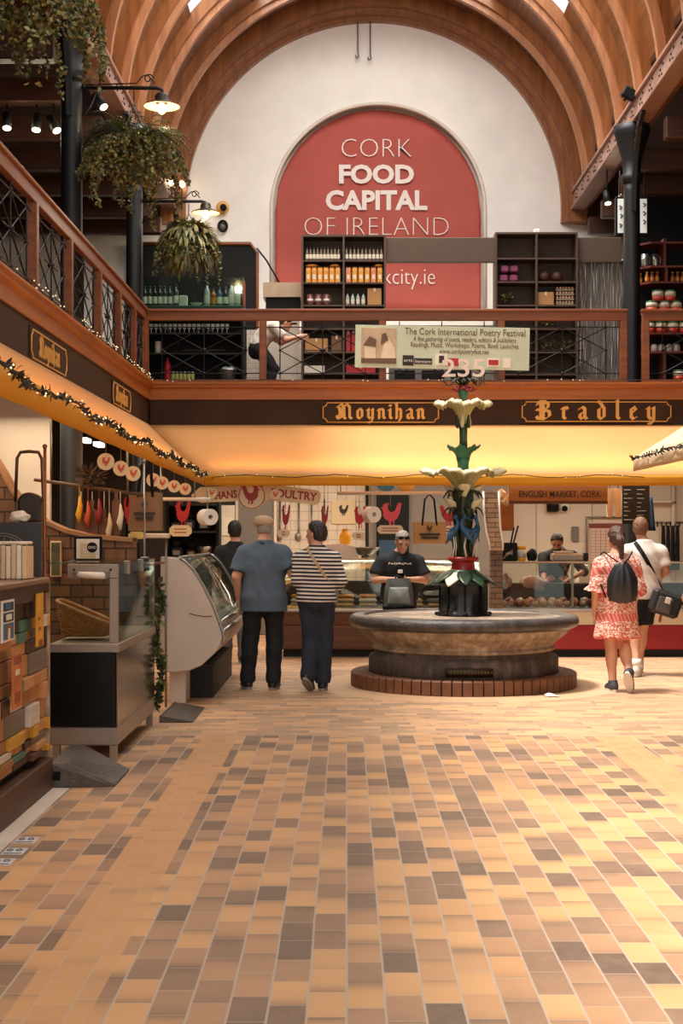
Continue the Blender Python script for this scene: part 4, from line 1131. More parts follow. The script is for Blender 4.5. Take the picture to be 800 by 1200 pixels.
def petal_mat():
    m, N, b = newmat('painted_lily')
    x, y, z = N.xyz(N.obj()); ang = N.m('ARCTAN2', N.m('SUBTRACT', y, 0.0), N.m('SUBTRACT', x, 0.0))
    f = N.noise(N.vec(N.m('MULTIPLY', ang, 9.0), N.m('MULTIPLY', z, 1.5), 0.0), 1.6, 4)
    c = N.ramp(f, [(.3, rgb(112, 122, 70)), (.5, rgb(176, 172, 116)), (.7, rgb(226, 214, 166))])
    N.put(b.inputs['Base Color'], c); b.inputs['Roughness'].default_value = .4
    return m
M_cream = petal_mat()
M_teal = mat('painted_teal', (64, 116, 92), .35, var=.2, scale=7)
M_lilywhite = mat('painted_lily_white', (226, 216, 176), .4, var=.06)
M_fred = mat('painted_red', (150, 34, 30), .35, var=.2, scale=9)
M_heron = mat('painted_heron_blue', (44, 84, 116), .35, var=.3, scale=9)
# leafy collar over the pedestal, red urn
mb = MB()
for i in range(12):
    a = 2*PI*i/12
    def lf(u, v, a=a, k=i % 2):
        r = .13+.23*u; w = .085*math.sin(PI*min(1, u*.85+.12))*(v*2-1); z = 1.2-.09*u-.06*u*u-.5*w*w+(.012 if k else 0)
        return (FX+r*math.cos(a)-w*math.sin(a), FYY+r*math.sin(a)+w*math.cos(a), z)
    mb.m(2 if i in (8, 3) else i % 2).grid(lf, 8, 4)
mb.build('leaf_collar', [M_lg, M_lgd, M_lilywhite], fo, solid=.012)
ur = fl([(.16, 1.17), (.16, 1.2), (.125, 1.225), (.12, 1.29), (.14, 1.305), (.165, 1.32), (.165, 1.345), (.1, 1.36)], 'red_urn', M_fred, 28)
fl([(.17, 1.17), (.165, 1.205), (.13, 1.22)], 'green_band', M_lg, 28, ur, caps=False)
# trunk, sheathed in leaves
fl([(.12, 1.35), (.1, 1.42), (.09, 1.6), (.115, 1.8), (.1, 1.93), (.115, 2.02), (.07, 2.1), (.05, 2.3)], 'trunk', M_lgd, 20, fn=lambda r, z, a: (r*(1+.13*math.cos(6*a+z*2)), z))
def arch_leaf(mb, a, z0, r0, out, rise, drop, w, n=8):
    def f(u, v):
        r = r0+out*u; z = z0+rise*math.sin(PI*.62*u)-drop*u*u
        ww = w*math.sin(PI*min(1, .15+.85*u))*(v*2-1)
        return (FX+r*math.cos(a)-ww*math.sin(a), FYY+r*math.sin(a)+ww*math.cos(a), z-abs(v*2-1)*.01)
    mb.grid(f, n, 2)
mb = MB()
for i in range(6): arch_leaf(mb, 2*PI*i/6+.25, 2.02, .09, .13, .08, .12, .045)
for i in range(6): arch_leaf(mb, 2*PI*i/6+.75, 1.84, .1, .12, .08, .12, .042)
for i in range(8): arch_leaf(mb, 2*PI*i/8, 1.4, .1, .07, .3, .16, .04)
mb.build('drooping_leaves', M_lgd, fo, solid=.008)
def calla(a, z, r):
    def f(u, v):
        t = u*2*PI; rr = .018+.05*v*(1+.35*math.cos(t)); zz = .11*v*(1+.25*math.cos(t))
        ca, sa = math.cos(a), math.sin(a)
        x = r+rr*math.cos(t)+.05*v; y = rr*math.sin(t)
        return (FX+x*ca-y*sa, FYY+x*sa+y*ca, z+zz)
    return MB().grid(f, 14, 5)
for a, z in ((-PI/2, 1.98), (-PI/2+1.2, 1.83), (-PI/2-1.2, 1.83), (PI/2, 1.98), (.3, 1.98), (PI-.3, 1.98)):
    calla(a, z, .09).build('calla_flower', M_lilywhite, fo, solid=.006)
# flower tiers
def tier(nm, prof, lobes, ruff, m, droop=.0, n=120, edge=True):
    R = prof[-1][0]
    def f(r, z, a):
        k = (r/R)**2; c = math.cos(lobes*a); c2 = math.cos(lobes*3*a+1); c3 = math.cos(lobes*6*a)
        return (r*(1+k*(.1*c+.03*c2)), z+k*(ruff*c+ruff*.5*c2)+.006*c3*math.sqrt(r/R)-droop*k*max(0, -c))
    o = MB().lathe(prof, (FX, FYY, 0), n, True, f, caps=False).build(nm, m, fo, solid=.007)
    if edge: MB().lathe([(r, z+.009) for r, z in prof[-3:]], (FX, FYY, 0), n, True, f, caps=False).build('pale_edge', M_lilywhite, o, solid=.006)
    return o
t1 = tier('great_lily', [(.06, 1.98), (.08, 2.05), (.115, 2.125), (.165, 2.19), (.225, 2.235), (.29, 2.26), (.35, 2.265), (.39, 2.25), (.41, 2.225)], 6, .02, M_cream)
fl([(.055, 2.2), (.06, 2.34), (.075, 2.4)], 'stem_sheath', M_teal, 16)
tier('small_tier', [(.05, 2.3), (.06, 2.38), (.085, 2.45), (.125, 2.495), (.165, 2.51)], 7, .02, M_teal, edge=False)
fl([(.045, 2.45), (.04, 2.6), (.044, 2.85)], 'stem', M_lg, 14, fn=lambda r, z, a: (r*(1+.1*math.cos(5*a)), z))
t2 = tier('top_lily', [(.045, 2.76), (.06, 2.83), (.09, 2.9), (.135, 2.955), (.19, 2.985), (.235, 2.985), (.265, 2.965), (.28, 2.94)], 6, .018, M_cream)
for i in range(6):
    a = 2*PI*i/6+.3; r = .07
    MB().lathe([(.002, -.12), (.018, -.1), (.022, -.06), (.012, 0), (.004, .04)], (FX+r*math.cos(a), FYY+r*math.sin(a), 2.83), 8).build('hanging_bud', M_lilywhite if i % 2 == 0 else M_lgd, fo)
fl([(.04, 2.95), (.035, 3.02), (.06, 3.1), (.05, 3.12)], 'cup', M_teal, 14)
rn = random.Random(3); mb = MB()
for i in range(90):
    a = rn.uniform(0, 2*PI); r = .115*math.sqrt(rn.random()); mb.ball((FX+r*math.cos(a), FYY+r*math.sin(a), 3.15-.25*r+rn.uniform(-.015, .02)), (.018, .018, .014), 6, 4)
mb.build('red_blossom', M_fred, fo)
mb = MB()
for i in range(16): arch_leaf(mb, 2*PI*i/16, 3.15, .02, .1+.05*(i % 3), .12, .06, .014, 6)
for s in (-1, 1):
    mb.tube([(FX+s*(.02+.2*k/8), FYY, 3.2+.035*math.sin(k*.9)) for k in range(9)], .008, 5)
for k in range(5): mb.tube([(FX+.12+.025*k, FYY, 3.19), (FX+.12+.025*k, FYY, 3.255)], .006, 5)
mb.build('iron_foliage', M_lgd, fo)
mb = MB(); letter(mb, '235', .265, (FX, FYY-.02, az(441.5, FYY)), width=50*FYY/F, extrude=.02, offset=.002, spacing=1.0)
mb.build('numerals', mat('numeral_cream', (240, 218, 206), .45, var=.03), fo)
# herons round the trunk
for k, (a, flip) in enumerate(((-PI/2-.75, 1), (-PI/2+.1, -1), (-PI/2+.85, 1), (PI/2, 1))):
    ca, sa = math.cos(a), math.sin(a); r = .15
    def H(x, y, z): return (FX+(r+x)*ca-y*flip*sa, FYY+(r+x)*sa+y*flip*ca, 1.36+z)
    mb = MB()
    mb.tube([H(0, -.09, .2), H(0, -.05, .24), H(.01, 0, .26), H(.01, .04, .3), H(0, .05, .35), H(0, .02, .4)], [.012, .035, .048, .03, .018, .018], 10)
    mb.tube([H(.02, .03, .28), H(.035, -.02, .22), H(.03, -.09, .13)], [.02, .036, .006], 8)
    mb.ball(H(0, .015, .41), .026, 8, 6); mb.tube([H(0, .0, .41), H(.01, -.07, .375)], [.014, .003], 6)
    hb = mb.build('heron', M_heron, fo)
    mb = MB()
    for dx in (-.015, .015): mb.tube([H(dx, 0, .22), H(dx, .015, .1), H(dx*1.5, -.005, -.01)], .007, 5)
    mb.build('heron_legs', M_reveal, hb)
mb = MB()
rn = random.Random(8)
mb.grid(lambda u, v: (at(647, 814, 14.05).x+.14*(u-.5), 14.05+.1*(v-.5), .012+.02*noise.noise(Vector((u*3, v*3, 1)))+.02*math.sin(u*5)*v), 8, 6)
o = mb.build('crumpled_paper', M_paper, solid=.003); tag(o, 'crumpled white paper scrap on the floor at the foot of the fountain step', 'litter')
# ------------------------------------------------------------------ far counters
CDp = 18.5
M_ctop = mat('counter_steel', (190, 184, 176), .3, .7, var=.08)
M_redfront = mat('red_counter_front', (150, 22, 30), .3, var=.06)
M_creamband = mat('cream_counter_band', (206, 198, 178), .4, var=.04)
M_kick = mat('black_plinth', (26, 24, 24), .6)
M_brown = wood('counter_wood', (76, 48, 32), (118, 78, 52), .45, axis=0)
M_cback = mat('counter_back', (66, 56, 50), .5, var=.15)
def counter(name, x0, x1, D, depth, label, front, zt=1.23, curve=False, posts=(), bands=None):
    t = thing(name, label, 'counter', ((x0+x1)/2, D+depth/2, 0))
    MB().box(x0+.03, x1-.03, D+.1, D+depth-.06, 0, .1).build('plinth', M_kick, t)
    MB().rbox(x0, x1, D, D+depth, .1, .42, .015).build('front_panel', front, t)
    mb = MB(); mb.prism([(D, .42), (D+depth, .42), (D+depth, .61), (D-.05, .61)], x0, x1, 'yz'); mb.build('bumper_band', bands or M_creamband, t)
    MB().rbox(x0-.01, x1+.01, D-.06, D-.01, .585, .625, .01).build('edge_rail', M_ctop, t)
    MB().box(x0+.02, x1-.02, D+.02, D+depth-.3, .612, .64).build('tray_deck', M_ctop, t)
    MB().box(x0, x1, D+depth-.28, D+depth, .61, zt-.3).build('back_wall', M_cback, t)
    if curve:
        def f(u, v):
            a = v*PI/2*.92
            return (x0+(x1-x0)*u, D-.03+.42*(1-math.cos(a)), .63+(zt-.63)*math.sin(a)/math.sin(PI/2*.92))
        MB().grid(f, 1, 12).build('curved_glass', M_glass, t, solid=.006)
    else:
        MB().box(x0, x1, D-.01, D, .63, zt-.02).build('glass_front', M_glass, t)
    MB().box(x0, x1, D+(.36 if curve else -.02), D+depth-.1, zt-.02, zt).build('glass_top', M_glass, t)
    MB().tube([(x0, D+(.36 if curve else -.02), zt-.005), (x1, D+(.36 if curve else -.02), zt-.005)], .014, 6).build('top_rail', M_ctop, t)
    for x in posts: MB().rbox(x-.016, x+.016, D+.02, D+.05, .62, zt-.02, .004).build('post', M_ctop, t)
    for xx in (x0, x1-.012): MB().box(xx, xx+.012, D+.03, D+depth-.1, .63, zt-.03).build('glass_end', M_glass, t)
    return t
counter('butcher_counter', ax(584, CDp), 6.9, CDp, 1.0, 'glass meat counter with cream band and red front at the right', M_redfront, posts=[ax(x, CDp) for x in (671, 707, 766)])
counter('poultry_counter', -.85, ax(562, CDp), CDp, 1.0, 'curved glass poultry counter with brown wooden front, behind the couple', M_brown, zt=1.26, curve=True, posts=[ax(x, CDp) for x in (372, 480)], bands=M_brown)
# meat on the butcher's deck
M_meat = [mat('meat_'+str(i), c, .35, var=.3, scale=18) for i, c in enumerate(((150, 66, 54), (196, 120, 96), (206, 150, 104), (212, 170, 152)))]
def lump(rx, ry, rz, seed, n=14, k=9, rough=.18):
    mb = MB(); mb.ball((0, 0, 0), 1.0, n, k); rn = random.Random(seed); off = Vector((rn.uniform(0, 50), rn.uniform(0, 50), 0))
    mb.v = [tuple(Vector((p[0]*rx, p[1]*ry, max(p[2], -.75)*rz))*(1+rough*noise.noise(Vector(p)*1.6+off))) for p in mb.v]
    zm = min(p[2] for p in mb.v); mb.v = [(p[0], p[1], p[2]-zm) for p in mb.v]
    return mb
wh = ['first', 'second', 'third', 'fourth', 'fifth', 'sixth', 'seventh', 'eighth', 'ninth', 'tenth', 'eleventh', 'twelfth', 'thirteenth', 'fourteenth']
for i in range(14):
    x = 592+9.3*i if i < 12 else 592+9.3*i+34
    m = M_meat[(0, 1, 0, 2, 2, 3, 3, 1, 3, 1, 3, 0, 3, 1)[i]]
    ob = lump(.046+.003*(i % 3), .1, .045+.012*(i % 2), i).build('meat_joint', m)
    ob.location = (ax(x, CDp), CDp+.16, .645)
    tag(ob, 'raw meat joint in the front row of the butcher deck, %s from the pillar' % wh[i], 'meat', 'meat joints at the front of the butcher deck')
for i in range(9):
    ob = lump(.062, .1, .06, 40+i).build('meat_joint', M_meat[(0, 3, 1, 0, 2, 0, 1, 3, 0)[i]])
    ob.location = (ax(597+12.6*i, CDp+.5), CDp+.53, .645)
    tag(ob, 'raw meat joint in the back row of the butcher deck, %s from the pillar' % wh[i], 'meat', 'meat joints at the back of the butcher deck')
t = thing('meat_tray', 'steel tray of pale chops beside the shoulder bag on the butcher deck', 'tray', (ax(782, CDp), CDp+.3, .645))
MB().rbox(ax(766, CDp), ax(800, CDp), CDp+.12, CDp+.46, .645, .665, .006).build('pan', M_chrome, t)
for i in range(8): 
    b_ = lump(.05, .07, .035, 70+i); b_.v = [(p[0]+ax(770+3.6*i, CDp), p[1]+CDp+.2+.12*(i % 2), p[2]+.667) for p in b_.v]; b_.build('chop', M_meat[(3, 1)[i % 2]], t)
# packs of poultry
M_film = mat('wrapped_poultry', (206, 170, 124), .3, var=.25, scale=16)
for r in range(3):
    for i in range(7):
        x = -.62+.3*i
        if r == 2 and i > 4: continue
        t_ = MB(); t_.rbox(x-.12, x+.12, CDp+.12+.2*r, CDp+.29+.2*r, .642+.05*r, .69+.05*r, .02)
        simple('poultry_pack', 'film wrapped poultry pack, %s row of the curved counter, %s from the left end' % (('front', 'middle', 'back')[r], wh[i]), 'pack', t_, (M_film, M_labelo, M_label)[(i*3+r*2) % 3] if (i+r) % 3 else M_film, 'poultry packs in the curved counter')
# ------------------------------------------------------------------ left deli counter with the white end panel
DD = 13.35
def dp(x, y): return (ax(x, DD), az(y, DD))
prof = [dp(*p) for p in ((188, 652), (209, 654), (216, 658), (226, 668), (237, 686), (248, 708), (257, 732), (261, 746), (259, 754), (250, 767), (236, 780), (222, 786), (205, 788), (188, 788))]
t = thing('deli_counter', 'white ended deli counter with curved glass on the left, behind the display cabinet', 'counter', (ax(215, DD), DD+1.4, 0))
M_endpanel = mat('white_end_panel', (204, 190, 176), .5, var=.05, scale=3)
ep = MB().prism(prof, DD, DD+.07).build('end_panel', M_endpanel, t, bevel=.012)
mb = MB(); mb.tube([(ax(x, DD), DD-.003, az(y, DD)) for x, y in ((222, 719), (231, 721), (240, 722.5), (249, 722))], .004, 5); mb.build('scratch', mat('brown_scuff', (112, 66, 52), .7), ep)
mb = MB(); mb.tube([(x+.012, DD-.005, z) for x, z in prof[1:9]], .012, 6); mb.build('chrome_edge', M_chrome, ep)
DE = 16.35
gl_ = [p for p in prof[1:7]]
n = len(gl_)
mb = MB(); vs = [(x, y, z) for x, z in gl_ for y in (DD+.07, DE)]
mb.add(vs, [(2*i, 2*i+1, 2*i+3, 2*i+2) for i in range(n-1)], True); mb.build('curved_glass', M_glass, t, solid=.008)
MB().prism([(x, z) for x, z in gl_]+[(gl_[-1][0]-.5, gl_[-1][1]), (gl_[0][0]-.02, gl_[0][1])], DE-.012, DE).build('glass_end', M_glass, t)
mb = MB(); mb.tube([(x, DE-.006, z) for x, z in gl_], .014, 6); mb.tube([(gl_[0][0], DD+.07, gl_[0][1]), (gl_[0][0], DE, gl_[0][1])], .016, 6); mb.build('glass_frame', M_chrome, t)
low = [prof[6], prof[7], prof[8], prof[9], prof[10], (prof[10][0]-.15, .32), (-1.75, .32), (-1.75, prof[6][1])]
MB().prism(low, DD+.08, DE).build('body', M_endpanel, t)
mb = MB(); 
for dz, dx in ((.02, .0), (-.07, .02)): mb.tube([(prof[6][0]+dx+.01, DD+.1, prof[6][1]+dz), (prof[6][0]+dx+.01, DE, prof[6][1]+dz)], .022, 8)
mb.build('bumper_rails', M_chrome, t)
MB().box(-1.75, -1.2, DD+.1, DE-.02, .78, .8).build('tray_deck', M_ctop, t)
MB().box(-1.78, -1.75, DD+.1, DE, .32, 1.36).build('back_panel', M_darkwall, t)
MB().rbox(ax(197, DD), ax(216, DD), DD+.1, DD+.5, 0, .33, .01).build('foot', M_endpanel, t)
MB().box(-1.72, -1.3, DD+.6, DE-.1, 0, .32).build('plinth', M_kick, t)
rn = random.Random(21)
for i in range(8):
    ob = lump(.1, .1, .05, 90+i).build('poultry_piece', M_meat[(2, 3, 1, 2, 3, 2, 1, 3)[i]]); ob.location = (-1.36-.14*(i % 2), DD+.4+.33*i, .802)
    tag(ob, 'pale poultry piece in the left deli counter, %s from its white end panel' % wh[i], 'meat', 'poultry pieces in the left deli counter')
# ------------------------------------------------------------------ the curved brick pillar
M_pillar = bricks('long_pillar_brick', (172, 134, 96), (146, 112, 80), (84, 62, 46), .36, .062, 'xz', .006, .6, .3, .3)
PDD = 18.32
cl = [(565, 576), (566, 600), (568.5, 622), (572, 636), (573, 645), (574, 650), (574.5, 660), (574.5, 720)]
cr = [(586, 720), (586, 650), (587.5, 645), (588, 636), (585, 618), (584, 600), (583, 576)]
t = thing('brick_pillar', 'slim brick pillar with a bulging foot between the poultry and butcher counters', 'pillar', (ax(579, PDD), PDD, 0))
MB().prism([(ax(x, PDD), az(y, PDD)) for x, y in cl[:5]+cr[2:]], PDD-.12, PDD+.04).build('leaning_face', M_pillar, t)
MB().prism([(ax(573.5, PDD), az(645, PDD)), (ax(573.5, PDD), 0), (ax(588, PDD), 0), (ax(588, PDD), az(645, PDD))], PDD-.1, PDD+.04).build('lower_shaft', bricks('dark_pillar_brick', (112, 84, 60), (92, 68, 48), (50, 38, 30), .36, .07, 'xz', .006, .6, .3, .3), t)
for c_ in (cl[:5], cr[2:]):
    mb = MB(); mb.tube([(ax(x, PDD), PDD-.12, az(y, PDD)) for x, y in c_], .014, 6); mb.build('pale_edge', M_reveal, t)
# ------------------------------------------------------------------ signs under the awning
SG = 18.45
M_signcream = mat('sign_cream', (222, 198, 158), .55, var=.04)
M_signred = mat('sign_red', (150, 36, 34), .5, var=.05)
def rooster_poly(s=1.0):
    P = [(-.06, -.5), (.02, -.5), (.03, -.3), (.1, -.3), (.12, -.5), (.18, -.5), (.17, -.28), (.3, -.18), (.4, .02), (.46, .26), (.5, .46), (.38, .5), (.3, .42), (.26, .3), (.2, .16), (.06, .08), (-.06, .12), (-.12, .26), (-.12, .38), (-.06, .44), (-.1, .5), (-.17, .44), (-.22, .5), (-.27, .43), (-.33, .44), (-.33, .34), (-.46, .26), (-.34, .22), (-.38, .12), (-.32, .1), (-.34, -.06), (-.26, -.2), (-.12, -.3), (-.08, -.3)]
    return [(x*s, y*s) for x, y in P]
t = thing('poultry_sign', 'cream shop sign lettered HANS POULTRY with a red rooster roundel', 'sign', at(308, 590, SG))
def sg(pts, d0=0, d1=.025): return MB().prism([(ax(x, SG), az(y, SG)) for x, y in pts], SG+d0, SG+d1)
lp = sg([(234, 571), (282, 568), (283, 587), (236, 589), (226, 586), (224, 580)]).build('left_panel', M_signcream, t)
rp = sg([(308, 568), (330, 569), (372, 574.5), (376, 579), (375, 588), (371, 592), (340, 588.5), (308, 586)]).build('right_panel', M_signcream, t)
rd = MB().lathe([(0.001, 0), (.178, 0), (.178, .03), (.001, .03)], (0, 0, 0), 32, False, M=Matrix.Translation(at(295, 581, SG)) @ Matrix.Rotation(PI/2, 4, 'X')).build('roundel', M_signcream, t)
c = at(295, 580, SG)
MB().tube([(c.x+.165*math.cos(a), SG-.032, az(581, SG)+.165*math.sin(a)) for a in [2*PI*i/32 for i in range(32)]], .006, 5, closed=True).build('ring', M_signred, rd)
MB().prism([(c.x-x, c.z+y) for x, y in rooster_poly(.24)], SG-.042, SG-.03).build('rooster', M_signred, rd)
def slope_text(mb, txt, x0, y0, x1, y1, h, arc=0):
    o = at((x0+x1)/2, (y0+y1)/2, SG-.004); d = Vector((ax(x1, SG)-ax(x0, SG), 0, az(y1, SG)-az(y0, SG)))
    u = Vector((-d.z, 0, d.x)).normalized()
    letter(mb, txt, h*SG/F/.72, o, d, u, width=d.length, extrude=.003, offset=.004)
mb = MB(); slope_text(mb, 'HANS', 252, 585, 278, 583, 9); mb.build('lettering', M_signred, lp)
mb = MB(); slope_text(mb, 'POULTRY', 317, 581.5, 371, 587, 9.5); mb.build('lettering', M_signred, rp)
for x in (262, 345): MB().tube([at(x, 572, SG+.012), (ax(x, SG), SG+.012, far_z(SG))], .008, 6).build('hanging_rod', M_dullsteel, t)
ED = 19.2
t = thing('market_sign', 'tan sign board lettered ENGLISH MARKET, CORK over the butcher counter', 'sign', at(650, 588, ED))
MB().rbox(ax(596, ED), ax(712, ED), ED, ED+.04, az(588, ED), az(566, ED), .01).build('board', mat('tan_sign', (134, 92, 44), .5, var=.06), t)
MB().box(ax(596, ED), ax(712, ED), ED-.012, ED+.05, az(590.5, ED), az(588, ED)).build('lower_edge', mat('maroon_edge', (72, 34, 26), .5), t)
mb = MB(); letter(mb, 'ENGLISH MARKET, CORK', 7.6*ED/F/.72, at(656, 582.5, ED-.004), width=96*ED/F, extrude=.003, offset=.0015); mb.build('lettering', M_ink, t)
for x in (606, 700): MB().tube([at(x, 567, ED+.02), (ax(x, ED), ED+.02, far_z(ED+.02))], .01, 6).build('hanging_rod', M_dullsteel, t)
# round paper plates with a rooster, hung under the left awning
def plate(px, py, r, D, lab, grp=None):
    t = thing('rooster_disc', lab, 'hanging sign', at(px, py+r, D), 0, grp)
    c = at(px, py, D)
    d_ = MB().lathe([(.001, 0), (r*D/F, 0), (r*D/F, .008), (.001, .008)], (0, 0, 0), 24, False, M=Matrix.Translation(c) @ Matrix.Rotation(PI/2, 4, 'X')).build('disc', M_signcream, t)
    MB().prism([(c.x+x*r*D/F, c.z+y*r*D/F) for x, y in rooster_poly(1.05)], c.y-.014, c.y-.008).build('rooster', M_labelr, d_)
    MB().tube([c+Vector((0, 0, r*D/F)), (c.x, c.y, far_z(D) if D > 18 else left_z(c.x, D))], .003, 4).build('string', M_dullsteel, t)
M_labelr = mat('rooster_orange', (196, 88, 52), .6, var=.1)
for i, (x, y, r, D) in enumerate(((124, 541, 10, 11.2), (141.5, 549, 9, 11.9), (156, 555, 8.8, 12.6), (179.5, 562.5, 8, 13.9), (190, 566, 7.6, 14.6), (204, 570, 7.2, 15.6), (217, 573, 7, 16.6))):
    plate(x, y, r, D, 'round rooster disc hanging under the left awning, %s from the column' % wh[i], 'rooster discs under the left awning')
plate(248, 577.5, 6.5, 18.38, 'round rooster disc hanging in front of HANS'); plate(322.5, 579.5, 6.5, 18.38, 'round rooster disc hanging over the P of POULTRY')
# hanging cut-out roosters with little price boards
M_rpink, M_rred = mat('felt_pink', (222, 84, 92), .7, var=.06), mat('felt_red', (186, 42, 44), .7, var=.08)
def cock(px, py, w, h, D, m, lab, bx=None, by=None, bw=0, bh=9, flip=1, top=None):
    t = thing('rooster_cutout', lab, 'hanging sign', at(px, py+h/2, D))
    c = at(px, py, D); q = D/F
    MB().prism([(c.x+flip*x*w*q, c.z+y*h*q) for x, y in rooster_poly()], D-.01, D+.01).build('rooster', m, t, bevel=.004)
    MB().tube([c+Vector((0, 0, h*q*.3)), (c.x, D, top if top else (far_z(D) if D > 18 else left_z(c.x, D)))], .004, 4).build('string', M_dullsteel, t)
    if bw:
        x0, x1, z0, z1 = ax(bx-bw/2, D), ax(bx+bw/2, D), az(by+bh/2, D), az(by-bh/2, D); k = (z1-z0)*.3
        pb_ = MB().prism([(x0+k, z0), (x1-k, z0), (x1, z0+k), (x1, z1-k), (x1-k, z1), (x0+k, z1), (x0, z1-k), (x0, z0+k)], D-.012, D+.004).build('price_board', M_signcream, t)
        mb = MB()
        for k_ in (.35, .65): mb.box(x0+.06, x1-.06, D-.014, D-.012, z0+(z1-z0)*k_-.006, z0+(z1-z0)*k_+.006)
        mb.build('price_line', M_signred, pb_)
        mb = MB(); mb.tube([c+Vector((0, 0, -h*q*.35)), ((x0+x1)/2, D-.005, z1)], .004, 4); mb.build('link', M_dullsteel, t)
RZ = az(578, 18.5)
cock(457.5, 602.5, 26, 27, 18.5, M_rpink, 'pink rooster cut-out hanging left of the fountain stem, price board below', 457, 620.5, 30, 10, top=RZ)
cock(527, 604, 24, 24, 18.5, M_rred, 'red rooster cut-out with price board beside the fountain stem', 524, 621, 22, 10, -1, top=RZ)
cock(421, 606, 15, 27, 18.5, M_rred, 'narrow red rooster cut-out beside the white paper roll', 420, 628, 16, 8, top=RZ)
cock(334.5, 606, 11, 30, 18.55, M_signred, 'dark red rooster cut-out between the two heads of the couple', 332, 625, 15, 9)
cock(380, 606, 10, 28, 18.55, M_signred, 'dark red rooster cut-out above the striped shirt woman', 0, 0, 0)
cock(213.5, 602, 20, 30, 17.4, M_rred, 'red rooster cut-out with price board over the white end panel', 211.5, 622, 26, 13, top=az(585, 17.4))
cock(148.5, 598, 8, 32, 13.1, M_rred, 'slim red rooster cut-out beside the brown carrier bag', 0, 0, 0)
# hanging rails
for x0, x1, y, D, lab in ((395, 562, 578, 18.5, 'pale rail of the poultry stall that carries the pink rooster and carrier bag'), (184, 246, 585, 17.4, 'grey rail over the deli counter carrying the red rooster')):
    t = thing('hanging_rail', lab, 'rail', at((x0+x1)/2, y, D))
    MB().tube([at(x0, y, D), at(x1, y, D)], .022, 8).build('bar', M_reveal, t)
    for x in (x0+4, x1-(4 if D > 18 else 18)): MB().tube([at(x, y, D), (ax(x, D), D, far_z(D) if D > 18 else left_z(ax(x, D), D))], .008, 6).build('hanger', M_dullsteel, t)
def bag(name, x0, x1, y0, y1, D, m, hy, lab, motif=None):
    t = thing(name, lab, 'bag', at((x0+x1)/2, y1, D))
    X0, X1, Z0, Z1 = ax(x0, D), ax(x1, D), az(y1, D), az(y0, D); w = X1-X0
    def f(u, v):
        a = u*2*PI; d = .09*(.35+.65*(1-v)); c_, s_ = math.cos(a), math.sin(a)
        return ((X0+X1)/2+w/2*math.copysign(abs(c_)**.3, c_), D+.1+d*math.copysign(abs(s_)**.4, s_), Z0+(Z1-Z0)*v+.006*math.sin(a*3)*v)
    mb = MB().grid(f, 28, 8); mb.box(X0+.01, X1-.01, D+.03, D+.17, Z0, Z0+.006)
    b_ = mb.build('sack', m, t)
    cx = (X0+X1)/2
    for dy in (.06, .13): MB().tube([(cx-w*.22, D+dy, Z1-.04), (cx-w*.14, D+dy, az(hy+6, D)), (cx, D+.1, az(hy, D)), (cx+w*.14, D+dy, az(hy+6, D)), (cx+w*.22, D+dy, Z1-.04)], .012, 6).build('handle', M_black, t)
    zc = (Z0+Z1)/2
    mb = MB(); mb.prism([(cx-w*.02+x*w*.3, zc+.06+y*w*.3) for x, y in rooster_poly(.6)], D-.008+.02, D+.02)
    for k_, ww in ((.0, .62), (-.045, .5)):
        mb.box(cx-w*ww/2, cx+w*ww/2, D+.008, D+.02, zc+k_-.03, zc+k_-.005)
    mb.build('printed_mark', M_ink, b_)
    return t
bag('carrier_bag', 484, 523, 612, 637, 18.4, M_kraft, 579, 'kraft carrier bag with black handles hanging in the middle of the poultry stall')
bag('carrier_bag', 149, 189, 577, 622, 13.3, mat('brown_bag', (126, 92, 64), .8, var=.12), 540, 'brown carrier bag with dark handles hanging from the left awning')
# paper rolls
for x, y, D, lab in ((434, 603, 18.5, 'big white paper roll on the poultry stall wall'), (243, 606, 17.4, 'white paper roll hanging over the left deli counter')):
    t = thing('paper_roll', lab, 'roll', at(x, y+9, D)); c = at(x, y, D); r = 9.5*D/F
    MB().lathe([(.03, -.1), (r, -.1), (r, .1), (.03, .1), (.03, -.1)], (0, 0, 0), 24, False, caps=False, M=Matrix.Translation(c) @ Matrix.Rotation(.5, 4, 'Z') @ Matrix.Rotation(PI/2, 4, 'X')).build('roll', M_paper, t)
    MB().tube([c, c+Vector((0, 0, r*3.4))], .01, 6).build('bracket', M_dullsteel, t)
# things on and behind the poultry counter
t = thing('shop_scale', 'white shop scale on the counter behind the striped shirt woman', 'scale', at(394, 655, 19.1))
SD2 = 19.1
MB().prism([(ax(372, SD2), az(654.3, SD2)), (ax(420, SD2), az(654.3, SD2)), (ax(416, SD2), az(640, SD2)), (ax(398, SD2), az(637, SD2)), (ax(376, SD2), az(638, SD2))], SD2, SD2+.3).build('housing', M_paper, t)
MB().lathe([(.02, -.02), (.14, .03), (.2, .1), (.21, .11), (.19, .1), (.13, .04), (.001, .0)], at(428, 651, SD2)+Vector((0, .15, 0)), 20).build('pan', M_chrome, t)
MB().cyl(at(428, 654, SD2)+Vector((0, .15, 0)), at(428, 652, SD2)+Vector((0, .15, 0)), .05).build('pan_stand', M_dullsteel, t)
MB().lathe([(.075, 0), (.08, .12), (.05, .16), (.03, .2), (.05, .205), (.03, .21)], at(404, 638, SD2)+Vector((0, .15, 0)), 14).build('yellow_weight', M_yellow, t)
